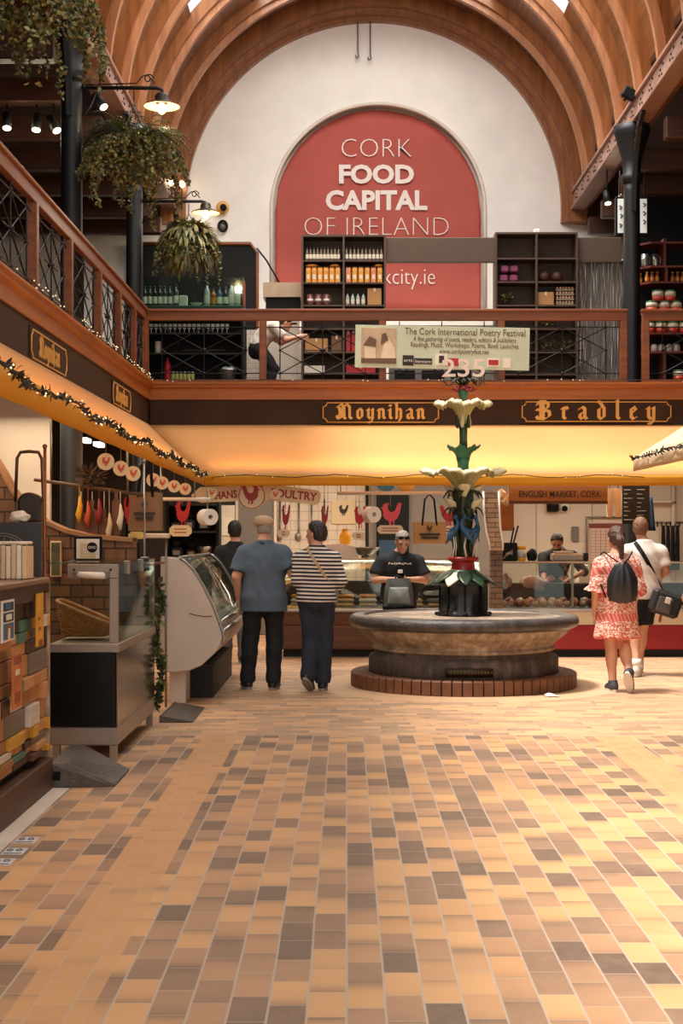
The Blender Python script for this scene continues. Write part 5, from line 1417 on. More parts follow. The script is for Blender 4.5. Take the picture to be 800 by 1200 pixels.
# dark fittings at the left of the poultry stall
PSD = 20.5
t = thing('machine_shelf', 'dark shelf with black kitchen machines behind the left deli counter', 'shelf', (ax(225, PSD), PSD+.2, 0))
for x in (196, 255): MB().box(ax(x, PSD)-.02, ax(x, PSD)+.02, PSD, PSD+.4, 0, az(588, PSD)).build('upright', M_black, t)
for y in (590, 622, 654, 690): MB().box(ax(196, PSD)+.02, ax(255, PSD)-.02, PSD, PSD+.4, az(y, PSD)-.03, az(y, PSD)).build('shelf_board', M_darkwall, t)
MB().box(ax(196, PSD), ax(255, PSD), PSD+.4, PSD+.42, 0, az(588, PSD)).build('back_panel', M_black, t)
for i, (x, y, w, h) in enumerate(((205, 622, 6, 18), (221, 622, 6, 24), (238, 622, 7, 20), (206, 654, 7, 22), (223, 654, 6, 18))):
    X, z = ax(x, PSD), az(y, PSD)+.003; q = PSD/F
    t = thing('kitchen_machine', 'black kitchen machine on the dark shelf, %s' % ('upper row nearest the column', 'upper row in the middle', 'upper row nearest the white cabinet', 'lower row nearest the column', 'lower row beside the steel bowl')[i], 'machine', (X, PSD+.15, z))
    MB().rbox(X-w*q, X+w*q, PSD+.05, PSD+.3, z, z+h*q*.55, .03).build('base', M_darkwall, t)
    MB().rbox(X-w*q*.7, X+w*q*.7, PSD+.08, PSD+.28, z+h*q*.55, z+h*q, .03).build('hopper', M_black, t)
    MB().rbox(X-w*q*.6, X+w*q*.6, PSD+.043, PSD+.05, z+h*q*.15, z+h*q*.4, .004).build('front_plate', M_dullsteel, t)
mb = MB(); mb.lathe([(.05, 0), (.1, .03), (.135, .11), (.145, .16), (.135, .16), (.125, .11), (.001, .03)], (ax(240, PSD), PSD+.17, az(654, PSD)+.003), 24); simple('mixing_bowl', 'steel mixing bowl on the dark shelf right of the black machines', 'bowl', mb, M_chrome)
PCD = 20.2
t = thing('white_cabinet', 'white cabinet with a rooster print and yellow label left of the capped man', 'cabinet', (ax(269, PCD), PCD+.2, 0))
wb = MB().rbox(ax(256, PCD), ax(284, PCD), PCD, PCD+.4, 0, az(644, PCD), .01).build('body', M_paper, t)
c = at(266, 653, PCD-.006); MB().prism([(c.x+x, c.z+y) for x, y in rooster_poly(.1)], PCD-.008, PCD-.001).build('rooster_print', M_signred, wb)
MB().rbox(ax(261, PCD), ax(272, PCD), PCD-.006, PCD-.001, az(668, PCD), az(661, PCD), .002).build('yellow_label', M_yellow, wb)
GDD = 22.6
t = thing('grey_doorway', 'grey panelled doorway behind the capped man under the poultry sign', 'doorway', (ax(298, GDD), GDD, 0))
MB().rbox(ax(278, GDD), ax(322, GDD), GDD, GDD+.08, 0, az(586, GDD), .01).build('door_leaf', M_grey, t)
for a_, b_ in ((276, 279), (321, 324)): MB().box(ax(a_, GDD), ax(b_, GDD), GDD-.04, GDD+.08, 0, az(584, GDD)).build('jamb', M_stallwhite, t)
t = thing('tall_white_panel', 'pale tall panel between the dark shelf and the grey doorway', 'panel', (ax(263, 22.4), 22.4, 0))
MB().rbox(ax(252, 22.4), ax(275, 22.4), 22.4, 22.46, 0, az(592, 22.4), .008).build('panel', M_stallwhite, t)
MB().rbox(ax(255, 22.4), ax(272, 22.4), 22.38, 22.4, az(628, 22.4), az(606, 22.4), .006).build('notice', M_label, t)
for k, (x, y) in enumerate(((97, 515), (113, 520))):
    t = thing('strip_light', 'glowing strip light deep in the left stall, %s the near column' % ('next to' if k == 0 else 'farther from'), 'lamp', at(x, y, 19.5))
    MB().rbox(ax(x-4, 19.5), ax(x+4, 19.5), 19.5, 19.9, az(y, 19.5)-.03, az(y, 19.5)+.03, .01).build('tube', mat('strip_glow', (255, 240, 214), .4, var=0, emit=5), t)
    MB().rbox(ax(x-5, 19.5), ax(x+5, 19.5), 19.48, 19.92, az(y, 19.5)+.03, az(y, 19.5)+.06, .006).build('housing', M_black, t)
    MB().tube([(ax(x, 19.5), 19.7, az(y, 19.5)+.06), (ax(x, 19.5), 19.7, 3.46)], .01, 6).build('rod', M_black, t)
t = thing('price_sheet', 'cream sheet with a rooster mark on the poultry stall wall', 'poster', at(401, 614, 22.87))
sh = MB().rbox(ax(388, 22.87), ax(416, 22.87), 22.87, 22.89, az(614, 22.87), az(586, 22.87), .004).build('sheet', M_signcream, t)
c = at(402, 598, 22.86); MB().prism([(c.x+x, c.z+y) for x, y in rooster_poly(.17)], 22.86, 22.87).build('rooster', M_ink, sh)
t = thing('doorway_panel', 'dark doorway behind the fountain man, blue lower half', 'doorway', at(458, 700, 22.5))
MB().rbox(ax(441, 22.5), ax(479, 22.5), 22.5, 22.56, 0, az(578, 22.5), .01).build('dark_panel', M_black, t)
MB().box(ax(444, 22.5), ax(476, 22.5), 22.48, 22.5, .1, az(633, 22.5)).build('blue_panel', mat('blue_panel', (38, 68, 92), .4), t)
ob = MB().ball((0, 0, .13), .13, 18, 12).tube([(0, 0, .25), (0, 0, far_z(19.5)-az(577, 19.5))], .005, 5).build('globe', mat('blue_enamel', (40, 110, 150), .3), None); ob.location = at(452, 577, 19.5)
tag(ob, 'blue ball hanging just under the far awning valance', 'ball')
ob = MB().ball((0, 0, .12), (.12, .1, .12), 18, 12).tube([(0, 0, .23), (0, 0, far_z(19.5)-az(577, 19.5))], .005, 5).build('straw_ball', mat('straw', (196, 146, 66), .7), None); ob.location = at(476, 577, 19.5)
tag(ob, 'straw coloured ball hanging beside the blue ball under the awning', 'ball')
for i, x in enumerate((328, 350, 365, 380)):
    mb = MB(); mb.tube([at(x, 585, 22.88), at(x, 620, 22.88), at(x-1, 628, 22.87)], .014, 6); mb.ball(at(x-1, 629, 22.87), (.05, .02, .07), 8, 6)
    simple('ladle', 'kitchen ladle hanging on the white tiles, %s from the left' % wh[i], 'ladle', mb, M_dullsteel, 'ladles on the white tiles')
# soft cushion-like bun tray and glass trays of the right part
for i in range(3):
    z = .8+.13*i; D = CDp+.2
    t = thing('display_tray', 'pale blue tray in the curved counter behind the fountain pedestal, %s' % ('lowest', 'middle', 'uppermost')[i], 'tray', (ax(533, D), D+.06*i, z), 0, 'pale trays behind the pedestal')
    MB().rbox(ax(497, D), ax(556, D), D+.06*i, D+.06*i+.28, z, z+.02, .006).build('pan', mat('pale_blue_tray', (186, 208, 212), .3), t)
    MB().rbox(ax(497, D), ax(556, D), D+.06*i-.012, D+.06*i, z-.01, z+.05, .004).build('front_lip', M_ctop, t)
# ------------------------------------------------------------------ butcher's stall fittings
def screen_thing(nm, x0, x1, y0, y1, D, th, m, lab, cat): 
    mb = MB(); mb.rbox(ax(x0, D), ax(x1, D), D, D+th, az(y1, D), az(y0, D), .008); return simple(nm, lab, cat, mb, m)
BW = 23.555
t = thing('price_board', 'large pale price chart with red heading on the butcher stall wall', 'price board', at(718, 682, BW))
pb2 = MB().rbox(ax(690, BW), ax(742, BW), BW, BW+.04, az(684, BW), az(612, BW), .008).build('board', mat('chart_paper', (210, 186, 168), .6, var=.04), t)
mb = MB()
for i in range(9): mb.box(ax(692+5.8*i, BW)-.005, ax(692+5.8*i, BW)+.005, BW-.004, BW, az(682, BW), az(620, BW))
for i in range(17): mb.box(ax(692, BW), ax(740, BW), BW-.004, BW, az(623+3.5*i, BW)-.004, az(623+3.5*i, BW)+.004)
mb.build('grid_lines', mat('chart_lines', (168, 128, 116), .6, var=0), pb2)
MB().box(ax(690, BW), ax(742, BW), BW-.006, BW, az(619, BW), az(613.5, BW)).build('heading_bar', mat('chart_heading', (120, 52, 44), .6), pb2)
MB().tube([at(687, 684, BW-.02), at(687, 606, BW-.02), at(745, 606, BW-.02)], .02, 6).build('frame', M_dullsteel, t)
t = thing('chalkboard', 'black menu chalkboard hanging above the woman in the pink dress', 'chalkboard', at(745, 618, 20.2))
cb = MB().rbox(ax(729, 20.2), ax(761, 20.2), 20.2, 20.24, az(614, 20.2), az(566, 20.2), .006).build('board', mat('chalkboard_black', (34, 32, 32), .7, var=.2), t)
mb = MB()
rn = random.Random(12)
for r in range(8):
    y = 574+5*r
    for k in range(2): mb.tube([at(731+k*15+.0, y, 20.19), at(731+k*15+rn.uniform(4, 12), y+rn.uniform(-.4, .4), 20.19)], .006, 4)
mb.build('chalk_line', mat('chalk', (170, 164, 156), .8, var=0), cb)
for k, x in enumerate((714, 724)):
    t = thing('hanging_apron', 'white plastic apron roll hanging beside the chalkboard, %s' % ('farther from it' if k == 0 else 'touching it'), 'apron', at(x, 606, 20.0))
    def f(u, v, x=x):
        a = u*2*PI; c = at(x, 606-34*v, 20.0); r = (.036+.016*math.sin(PI*v*.8))*(1+.12*math.sin(5*a+v*5)); return (c.x+r*math.cos(a), c.y+.6*r*math.sin(a), c.z)
    MB().grid(f, 20, 10).build('plastic', mat('apron_plastic', (226, 206, 180), .4, var=.08), t)
    MB().tube([at(x, 574, 20.0), (ax(x, 20.0), 20.0, 3.45)], .01, 5).build('hook', M_dullsteel, t)
t = thing('security_camera', 'white dome camera on the wall above the bending butcher', 'camera', at(661, 596, 23.5))
MB().lathe([(.08, 0), (.08, .04), (.06, .06)], (0, 0, 0), 16, M=Matrix.Translation(at(661, 595, 23.59)) @ Matrix.Rotation(PI/2, 4, 'X')).build('mount', M_paper, t)
MB().ball(at(661.5, 596, 23.5), .05, 12, 8).build('lens_dome', M_black, t)
t = thing('wall_speaker', 'black round speaker on the wall under the market sign', 'speaker', at(647.5, 600, 23.5))
MB().ball(at(647.5, 593, 23.45), (.1, .1, .1), 14, 10).build('shell', M_black, t); MB().rbox(ax(641, 23.5), ax(655, 23.5), 23.5, 23.59, az(600, 23.5), az(587, 23.5), .02).build('bracket', M_darkwall, t)
screen_thing('switch_box', 670, 678, 617, 634, 23.52, .06, M_grey, 'grey switch box on the wall left of the price chart', 'switch box')
mb = MB(); mb.rbox(ax(585, 19.6), ax(602, 19.6), 19.6, 19.63, az(622, 19.6), az(588, 19.6), .008); mb.tube([at(593.5, 589, 19.615), (ax(593.5, 19.6), 19.615, far_z(19.615))], .006, 5); simple('card_board', 'plain brown board hanging beside the brick pillar', 'board', mb, mat('brown_board', (158, 106, 52), .7))
for k, (x, y) in enumerate(((588, 581), (593, 588), (600, 581))):
    ob = lump(.055, .05, .07, 120+k, rough=.5).build('plastic_bag', mat('plastic_white', (216, 204, 190), .4)); ob.location = at(x, y+5, 19.5); tag(ob, 'white plastic bag bunched above the brown board, %s from the pillar' % wh[k], 'bag', 'plastic bags above the brown board')
for i in range(4):
    x = 777+5.5*i
    def f(u, v, x=x): c = at(x, 668-52*v, 23.42); a = u*2*PI; r = (.0355+.002*math.sin(3*a))*(1-.3*v**3); return (c.x+r*math.cos(a), c.y+.6*r*math.sin(a), c.z)
    o = MB().grid(f, 14, 8).build('hanging_coat', M_black); tag(o, 'black work coat on the hooks behind the man in white, %s from him' % wh[i], 'coat', 'black coats on hooks')
t = thing('coat_rack', 'grey rack of hooks with black coats at the right of the butcher stall', 'rack', at(785, 600, 23.5))
MB().tube([at(765, 612, 23.55), at(800, 612, 23.55)], .014, 6).build('bar', M_dullsteel, t)
for i in range(6): MB().tube([at(770+5.2*i, 612, 23.54), at(770+5.2*i, 617, 23.45), at(770+5.2*i, 614, 23.42)], .01, 5).build('hook', M_black, t)
mb = MB(); mb.grid(lambda u, v: (ax(756+12*u*(1-.3*v), 20.6), 20.6+.04*math.sin(u*9), az(622-40*v, 20.6)), 10, 6); o = mb.build('blue_cloth', mat('navy_cloth', (40, 62, 92), .8), solid=.01); tag(o, 'dark blue cloth hanging at the edge of the chalkboard', 'cloth')
t = thing('pipe', 'vertical grey pipe on the wall at the right of the coats', 'pipe', at(788, 700, 23.5))
MB().tube([at(789, 680, 23.5), at(789, 600, 23.5), at(789, 560, 23.5)], .035, 8).build('tube', M_stallwhite, t)
for y in (590, 640): MB().lathe([(.045, 0), (.045, .04)], at(789, y, 23.5), 10).build('clip', M_dullsteel, t)
for y, lab in ((587, 'upper pale shelf on the wall right of the chalkboard'),):
    screen_thing('wall_shelf', 762, 788, y, y+2, 23.35, .24, M_reveal, lab, 'shelf')
t = thing('weighing_scale', 'grey weighing machine standing on the glass counter in front of the butcher', 'scale', at(668, 659, CDp+.4))
SX = CDp+.35
MB().rbox(ax(648, SX), ax(684, SX), SX, SX+.3, 1.232, az(648.5, SX), .02).build('housing', mat('scale_grey', (172, 160, 148), .4, .3), t)
MB().rbox(ax(651, SX), ax(672, SX), SX+.02, SX+.28, az(648.4, SX), az(646, SX), .006).build('plate', M_chrome, t)
MB().rbox(ax(684.3, SX), ax(690, SX), SX+.05, SX+.25, 1.232, az(648, SX), .01).build('keypad', M_darkwall, t)
t = thing('spice_tub', 'white tub with yellow lid and base on the butcher counter', 'tub', (ax(611.5, SX), SX+.1, 1.232))
MB().lathe([(.055, 0), (.06, .01), (.06, .05)], t.location, 16).build('yellow_base', M_yellow, t)
MB().lathe([(.06, .05), (.06, .145), (.05, .155)], t.location, 16).build('white_band', M_paper, t)
MB().lathe([(.055, .155), (.06, .16), (.06, .2), (.001, .2)], t.location, 16).build('lid', M_yellow, t)
t = thing('utensil_box', 'black box with two sticks on the counter beside the brick pillar', 'box', (ax(596, SX), SX+.1, 1.232))
MB().rbox(ax(587, SX), ax(606, SX), SX, SX+.2, 1.232, az(636, SX), .01).build('case', M_black, t)
mb = MB(); 
for k in range(3): mb.tube([at(590+4*k, 655-3*k, SX-.004), at(594+3*k, 648-2*k, SX-.004), at(600, 650, SX-.004)], .006, 5)
mb.build('white_scrawl', M_reveal, t)
for a_, b_ in (((598, 638), (602, 618)), ((601, 638), (607, 616))): MB().tube([at(*a_, SX+.1), at(*b_, SX+.1)], .012, 6).build('stick', M_black, t)
ob = lump(.07, .07, .09, 130).build('condiment_pot', M_black); ob.location = (ax(624.5, SX), SX+.12, 1.232); tag(ob, 'small black pot right of the yellow lidded tub', 'pot')
screen_thing('till_panel', 678, 690, 662, 754.5, 20.6, .3, M_reveal, 'pale till housing behind the counter glass, right of the butcher', 'till')
# ------------------------------------------------------------------ left foreground: the clad stand
SX0 = -1.875
t = thing('market_stand', 'wooden market stand clad in coloured offcut blocks at the left edge', 'stand', (-2.3, 8.0, 0))
MB().rbox(-3.0, SX0-.02, 6.2, 8.97, .24, 1.31, .01).build('carcass', mat('stand_core', (62, 40, 28), .7, var=.2), t)
MB().rbox(-3.0, SX0+.035, 6.2, 8.99, 0, .2, .01).build('skirting', wood('stand_skirting', (62, 38, 24), (96, 60, 38), .5, axis=1), t)
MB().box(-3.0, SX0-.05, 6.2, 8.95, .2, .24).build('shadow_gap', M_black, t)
blk = [(200, 138, 78), (176, 118, 66), (92, 58, 38), (60, 44, 36), (226, 166, 54), (84, 128, 108), (222, 208, 188), (128, 112, 98), (206, 112, 54), (214, 152, 92)]
mblk = [wood('offcut_%d' % i, [int(v*.86) for v in c], c, .55, axis=1, grain=1.4) for i, c in enumerate(blk)]
rn = random.Random(31); mb = MB(); z = .245
while z < 1.3:
    h = rn.choice((.045, .06, .075, .1, .13)); h = min(h, 1.305-z)
    y = 6.3
    while y < 8.96:
        w = rn.choice((.12, .18, .26, .36, .5)); w = min(w, 8.965-y)
        if w > .02:
            mb.m(rn.choices(range(10), (28, 12, 12, 9, 9, 8, 8, 8, 2, 22))[0])
            d = rn.choice((.012, .018, .025, .034, .05))
            mb.rbox(SX0-.03, SX0-.03+d, y+.002, y+w-.002, z+.002, z+h-.002, .004)
        y += w
    z += h
mb.build('offcut_cladding', mblk, t)
MB().rbox(SX0-.06, SX0+.01, 8.97, 9.03, .15, 1.3, .006).build('corner_strip', mat('flaking_paint', (200, 182, 156), .7, col2=(110, 72, 48), scale=7), t)
MB().rbox(-3.0, -1.8, 7.2, 8.7, 1.3, 1.335, .008).build('top_shelf', wood('stand_top', (96, 66, 44), (150, 112, 80), .4, axis=1), t)
MB().rbox(-2.9, -1.836, 7.25, 8.68, 1.2, 1.3, .006).build('shelf_apron', mat('dark_apron', (66, 52, 44), .6), t)
def facing_sheet(x0, x1, y0, y1, nm, label, cat, m, inner=None, X=-1.822):
    """a sheet pinned on the clad side of the stand, given by its corners in the photograph"""
    d0, d1 = X*F/(x0-CX), X*F/(x1-CX); dm = (d0+d1)/2; z0, z1 = az(y1, dm), az(y0, dm)
    s = thing(nm, label, cat, (X, dm, z0))
    pnl = MB().rbox(X-.008, X, d0, d1, z0, z1, .002).build('sheet', m, s)
    if inner:
        mb = MB(); k = 0
        for (a, b_, c_, e, i) in inner:
            mb.m(i).box(X, X+.002+.0004*k, d0+(d1-d0)*a, d0+(d1-d0)*b_, z0+(z1-z0)*c_, z0+(z1-z0)*e); k += 1
        mb.build('printed_picture', [mat('print_blue', (52, 100, 130), .6), mat('print_navy', (36, 44, 58), .6), M_label, mat('print_rust', (150, 78, 44), .6)], pnl)
    return s
facing_sheet(2, 17, 703, 752, 'photo_poster', 'white framed strip of three blue pictures pinned on the clad stand', 'poster', M_paper, [(.12, .9, .74, .94, 1), (.25, .7, .78, .92, 0), (.12, .9, .48, .7, 1), (.3, .75, .52, .66, 2), (.12, .9, .06, .44, 0), (.35, .68, .06, .4, 3), (.44, .6, .06, .32, 2)])
facing_sheet(43, 51, 695, 757, 'yellow_board', 'upright yellow worn board near the corner of the clad stand', 'board', mat('worn_yellow', (224, 160, 48), .6, var=.2, scale=8), [(.3, .6, .3, .36, 3), (.2, .5, .5, .55, 3), (.3, .8, .02, .12, 3)])
facing_sheet(15, 26, 765, 830, 'orange_board', 'tall orange and rust painted board low on the clad stand', 'board', mat('rust_board', (178, 84, 44), .6, col2=(216, 140, 70), scale=9), [(.15, .9, .8, .95, 3), (.3, .7, .6, .7, 2), (.2, .8, .1, .3, 3)])
# emblem board, cream box, cloth bundle on the stand
EY = 8.64
t = thing('emblem_board', 'dark grey board with a round ornamental emblem on top of the market stand', 'board', (-2.2, EY, 1.336))
MB().rbox(-2.75, ax(48, EY), EY, EY+.04, 1.338, az(612, EY), .006).build('panel', mat('slate_board', (52, 54, 58), .6, var=.1), t)
c = at(2, 660, EY-.006); mb = MB()
for r in (35, 32, 21, 19): mb.tube([(c.x+r*EY/F*math.cos(a), EY-.004, c.z+r*EY/F*math.sin(a)) for a in [2*PI*i/40 for i in range(40)]], .004, 5, closed=True)
for i in range(22):
    a = 2*PI*i/22; r0, r1 = 23*EY/F, 30*EY/F
    mb.tube([(c.x+r0*math.cos(a), EY-.004, c.z+r0*math.sin(a)), (c.x+r1*math.cos(a+.06), EY-.004, c.z+r1*math.sin(a+.06))], .004, 4)
mb.build('emblem', mat('emblem_grey', (130, 120, 108), .6, var=.1), t)
CY_ = 8.2
t = thing('napkin_box', 'cream stack of folded paper bags on the stand in front of the emblem', 'paper stack', (ax(14, CY_), CY_+.1, 1.336))
for k in range(6):
    x0 = ax(-6+6.2*k, CY_); MB().rbox(x0, x0+.027, CY_, CY_+.2, 1.336, az(638+(k % 3), CY_), .006).build('folded_bag', (M_label, mat('cream_paper', (214, 186, 150), .8, var=.06))[k % 2], t)
MB().rbox(ax(-6, CY_), ax(31, CY_), CY_+.02, CY_+.18, az(638, CY_), az(634.5, CY_), .008).build('top_sheet', M_label, t)
mb = lump(.058, .06, .035, 201, 20, 14, .35); ob = mb.build('cloth_bundle', M_paper); ob.location = (ax(21, EY), EY+.06, az(611.5, EY)); tag(ob, 'white crumpled cloth bundle lying on top of the emblem board', 'cloth')
t = thing('copper_pole', 'thin copper pole standing at the corner of the market stand', 'pole', (ax(52, 9.08), 9.08, 0))
MB().tube([(ax(52, 9.08), 9.08, 0), (ax(52.5, 9.08), 9.08, az(524, 9.08))], .011, 8).build('tube', mat('copper', (150, 92, 56), .35, .7), t)
MB().ball((ax(52.5, 9.08), 9.08, az(523, 9.08)), .016, 8, 6).build('cap', mat('copper_cap', (150, 92, 56), .35, .7), t)
HB = 9.3
t = thing('handled_bag', 'dark leather bag with a tall hoop handle above the emblem board', 'bag', at(36, 612, HB))
mb = MB(); mb.prism([(ax(x, HB), az(y, HB)) for x, y in ((23, 613), (50, 613), (50, 586), (44, 579), (36, 577), (28, 578), (22, 585))], HB-.06, HB+.06); mb.build('body', mat('dark_leather', (46, 32, 24), .5, var=.2), t, bevel=.02)
MB().tube([at(18, 588, HB), at(20, 537, HB), at(24, 530, HB), at(34, 529, HB), at(45, 530, HB), at(49, 538, HB), at(51, 588, HB)], .011, 8).build('hoop_handle', mat('hoop_brown', (92, 62, 42), .4, .3), t)
MB().tube([at(36, 612, HB), (ax(36, HB), HB, 0)], .012, 6).build('stand_rod', M_black, t)
# brick wall with the concave moon-gate edge behind the display cabinet
BY = 12.35
M_rbrick = bricks('brown_wall_brick', (122, 84, 54), (98, 66, 44), (52, 36, 28), .19, .105, 'xz', .008, .7, .3)
arc = [(-40, 470), (-20, 520), (0, 553), (14, 578), (30, 597), (50, 613), (75, 624), (105, 631), (140, 634), (156, 635)]
poly = [(ax(x, BY), az(y, BY)) for x, y in arc]
pl2 = [(poly[0][0], 0)]+poly+[(poly[-1][0], 0)]
struct(MB().prism(pl2[::-1], BY, BY+.22).build('wall_moongate', M_rbrick))
M_arcedge = mat('arch_edge', (150, 110, 72), .6, var=.15)
mb = MB(); vs = []
for (x, y) in arc:
    for d in (BY-.03, BY+.25):
        for k in (0, 1): vs.append((ax(x, BY), d, az(y, BY)+.035*k))
mb.add(vs, [f for i in range(len(arc)-1) for f in ((4*i, 4*i+1, 4*i+5, 4*i+4), (4*i+2, 4*i+6, 4*i+7, 4*i+3), (4*i+1, 4*i+3, 4*i+7, 4*i+5), (4*i, 4*i+4, 4*i+6, 4*i+2))])
struct(mb.build('trim_60', M_arcedge))
# ------------------------------------------------------------------ display cabinet
c0, c1, cy0, cy1 = -2.075, -1.6, 10.03, 11.95
M_cab = mat('cabinet_steel', (172, 158, 144), .38, .55, var=.08, scale=3)
t = thing('display_cabinet', 'steel and glass display cabinet with black front holding a wicker basket', 'cabinet', ((c0+c1)/2, 11, 0))
MB().rbox(c0, c1, cy0, cy1, .115, .245, .008).build('base_frame', M_cab, t)
for x in (c0+.04, c1-.035):
    for y in (cy0+.04, cy1-.06): MB().box(x-.025, x+.025, y-.025, y+.025, 0, .115).build('leg', M_cab, t)
MB().rbox(c0, c1-.02, cy0-.012, cy0, .25, .815, .004).build('black_front', mat('black_gloss', (16, 17, 18), .25, var=0), t)
MB().box(c0, c1-.01, cy0, cy1, .245, .8).build('cupboard', M_black, t)
MB().rbox(c1-.012, c1, cy0-.005, cy1, .245, .765, .004).build('side_panel', mat('mirror_steel', (150, 136, 122), .16, .85, var=.05), t)
MB().rbox(c0, c1+.01, cy0-.015, cy1, .765, .83, .006).build('worktop', M_cab, t)
MB().rbox(c0+.12, c1, cy0, cy0+.06, az(678, cy0), 1.385, .006).build('top_header', M_cab, t)
MB().rbox(c1-.06, c1, cy0, cy0+.05, .83, az(678, cy0), .004).build('corner_post', M_cab, t)
MB().rbox(c1-.04, c1, cy1-.05, cy1, .83, 1.385, .004).build('corner_post', M_cab, t)
MB().box(c0, c1, cy0, cy1, 1.385, 1.397).build('glass_top', M_glass, t)
MB().box(c1-.008, c1, cy0+.05, cy1-.05, .83, 1.38).build('side_glass', M_glass, t)
MB().box(c0, c1-.06, cy0+.0, cy0+.006, .83, az(678, cy0)).build('front_glass', M_glass, t)
MB().cyl((c0+.2, cy0-.03, az(673.5, cy0)), (c1-.08, cy0-.03, az(674.5, cy0)), .024, n=14).build('light_tube', mat('tube_white', (240, 228, 212), .4, var=0), t)
for x in (c0+.19, c1-.07): MB().rbox(x-.015, x+.015, cy0-.05, cy0+.0, az(678, cy0), az(669, cy0), .004).build('tube_socket', M_dullsteel, t)
for x in (c0+.17, c1-.05): MB().ball((x, cy0-.004, 1.345), .009, 8, 6).build('screw', M_bolt, t)
for y in (10.5, 11.2): MB().rbox(c1-.03, c1+.012, y-.025, y+.025, 1.3, 1.4, .006).build('glass_clip', M_cab, t)
# wicker basket, tilted towards the viewer
M_wick = mat('wicker', (190, 124, 66), .6, var=.4, scale=50)
BYc = 10.32
bt = thing('wicker_basket', 'long wicker basket tilted in the display cabinet', 'basket', at(97, 746, BYc)+Vector((0, .12, 0)))
bx = bt.location
def bring(k):
    """point ring at height fraction k (0 base, 1 rim) of the tilted basket"""
    pts = []
    for i in range(40):
        a = 2*PI*i/40; ex = .155+.035*k; ey = .11+.035*k
        x = ex*math.copysign(abs(math.cos(a))**.55, math.cos(a)); y = ey*math.copysign(abs(math.sin(a))**.55, math.sin(a))
        z = .004+k*(.165-.42*x)
        pts.append(Vector((bx.x+x*1.02-.005, bx.y+y, bx.z+z)))
    return pts
mb = MB()
for r in range(13):
    base = bring(r/13)
    mb.tube([p+(Vector((p.x-bx.x, p.y-bx.y, 0)).normalized()*.004*(1 if (i+r) % 2 else -1)) for i, p in enumerate(base)], .0075, 5, closed=True)
mb.build('weave', M_wick, bt)
r0, r1 = bring(0), bring(1.0)
for i in range(0, 40, 2): MB().tube([r0[i], r1[i]], .006, 5).build('stake', M_wick, bt)
MB().tube(bring(1.03), .013, 7, closed=True).build('rim', mat('pale_wicker', (206, 152, 98), .55, var=.25, scale=30), bt)
MB().add([tuple(p) for p in r0], [tuple(range(40))]).build('base', M_wick, bt)
PFY = 11.0
t = thing('framed_certificate', 'black framed white certificate with a round black logo on top of the display cabinet', 'picture frame', (ax(103, PFY), PFY, 1.398))
z0, z1 = 1.398, az(628.5, PFY); x0, x1 = ax(86.5, PFY), ax(119.5, PFY)
fr = MB().rbox(x0, x1, PFY, PFY+.03, z0, z1, .006).build('frame', M_black, t)
MB().box(x0+.02, x1-.02, PFY-.003, PFY, z0+.008, z1-.02).build('mount', M_paper, fr)
MB().box(x0+.05, x1-.05, PFY-.005, PFY-.003, z0+.012, z1-.055).build('sheet', M_signcream, fr)
mb = MB(); mb.lathe([(.001, 0), (.04, 0), (.04, .003), (.001, .003)], (0, 0, 0), 24, False, M=Matrix.Translation((x1-.075, PFY-.005, z1-.085)) @ Matrix.Rotation(PI/2, 4, 'X')); mb.build('round_logo', M_black, fr)
mb = MB()
for k in range(3): mb.tube([(x1-.095+.02*k+.009*math.cos(a), PFY-.0095, z1-.085+.009*math.sin(a)) for a in [2*PI*i/12 for i in range(12)]], .002, 4, closed=True)
for k in range(4): mb.box(x0+.07, x0+.12+.01*(k % 2), PFY-.006, PFY-.005, z0+.03+.022*k, z0+.034+.022*k)
mb.build('logo_mark', M_paper, fr)
PNY = 11.7
t = thing('narrow_picture', 'narrow white framed dark picture on the brick wall beside the copper pole', 'picture', at(66, 676, 12.3))
MB().rbox(ax(59, 12.32), ax(72, 12.32), 12.31, 12.345, az(676, 12.32), az(634, 12.32), .005).build('frame', M_signcream, t)
MB().box(ax(60.5, 12.32), ax(70.5, 12.32), 12.305, 12.31, az(674, 12.32), az(636, 12.32)).build('picture', mat('dark_print', (56, 58, 44), .6, col2=(110, 100, 50), scale=6), t)
PY = 11.6
t = thing('thin_pole', 'thin steel pole standing on the cabinet in front of the brown carrier bag', 'pole', (ax(169.5, PY), PY, 1.398))
MB().tube([(ax(169.5, PY), PY, 1.4), (ax(169, PY), PY, az(541, PY))], .008, 8).build('tube', M_chrome, t)
MB().lathe([(.035, 0), (.035, .008), (.012, .015)], (ax(169.5, PY), PY, 1.398), 14).build('foot', M_dullsteel, t)
MB().ball((ax(169, PY), PY, az(540, PY)), .014, 8, 6).build('cap', M_chrome, t)
t = thing('coffee_till', 'black till box on the shelf right of the framed certificate', 'till', at(152, 660, 12.9))
MB().rbox(ax(143, 12.9), ax(166, 12.9), 12.75, 13.0, az(659, 12.9), az(634, 12.9), .01).build('case', M_black, t)
MB().rbox(ax(145, 12.9), ax(160, 12.9), 12.74, 12.75, az(655, 12.9), az(637, 12.9), .004).build('screen', M_darkwall, t)
MB().box(ax(140, 12.9), ax(190, 12.9), 12.72, 13.1, az(661, 12.9), az(659, 12.9)).build('shelf', M_brown, t)
MB().box(ax(150, 12.9), ax(156, 12.9), 12.85, 12.95, 0, az(661, 12.9)).build('stand', M_black, t)
t = thing('paper_ledge', 'pale ledge of folded papers under the brown carrier bag', 'ledge', at(166, 632, 12.7))
MB().rbox(ax(142, 12.7), ax(190, 12.7), 13.1, 13.3, az(631, 12.7), az(625, 12.7), .01).build('papers', mat('pinkish_paper', (214, 188, 164), .8, var=.15, scale=9), t)
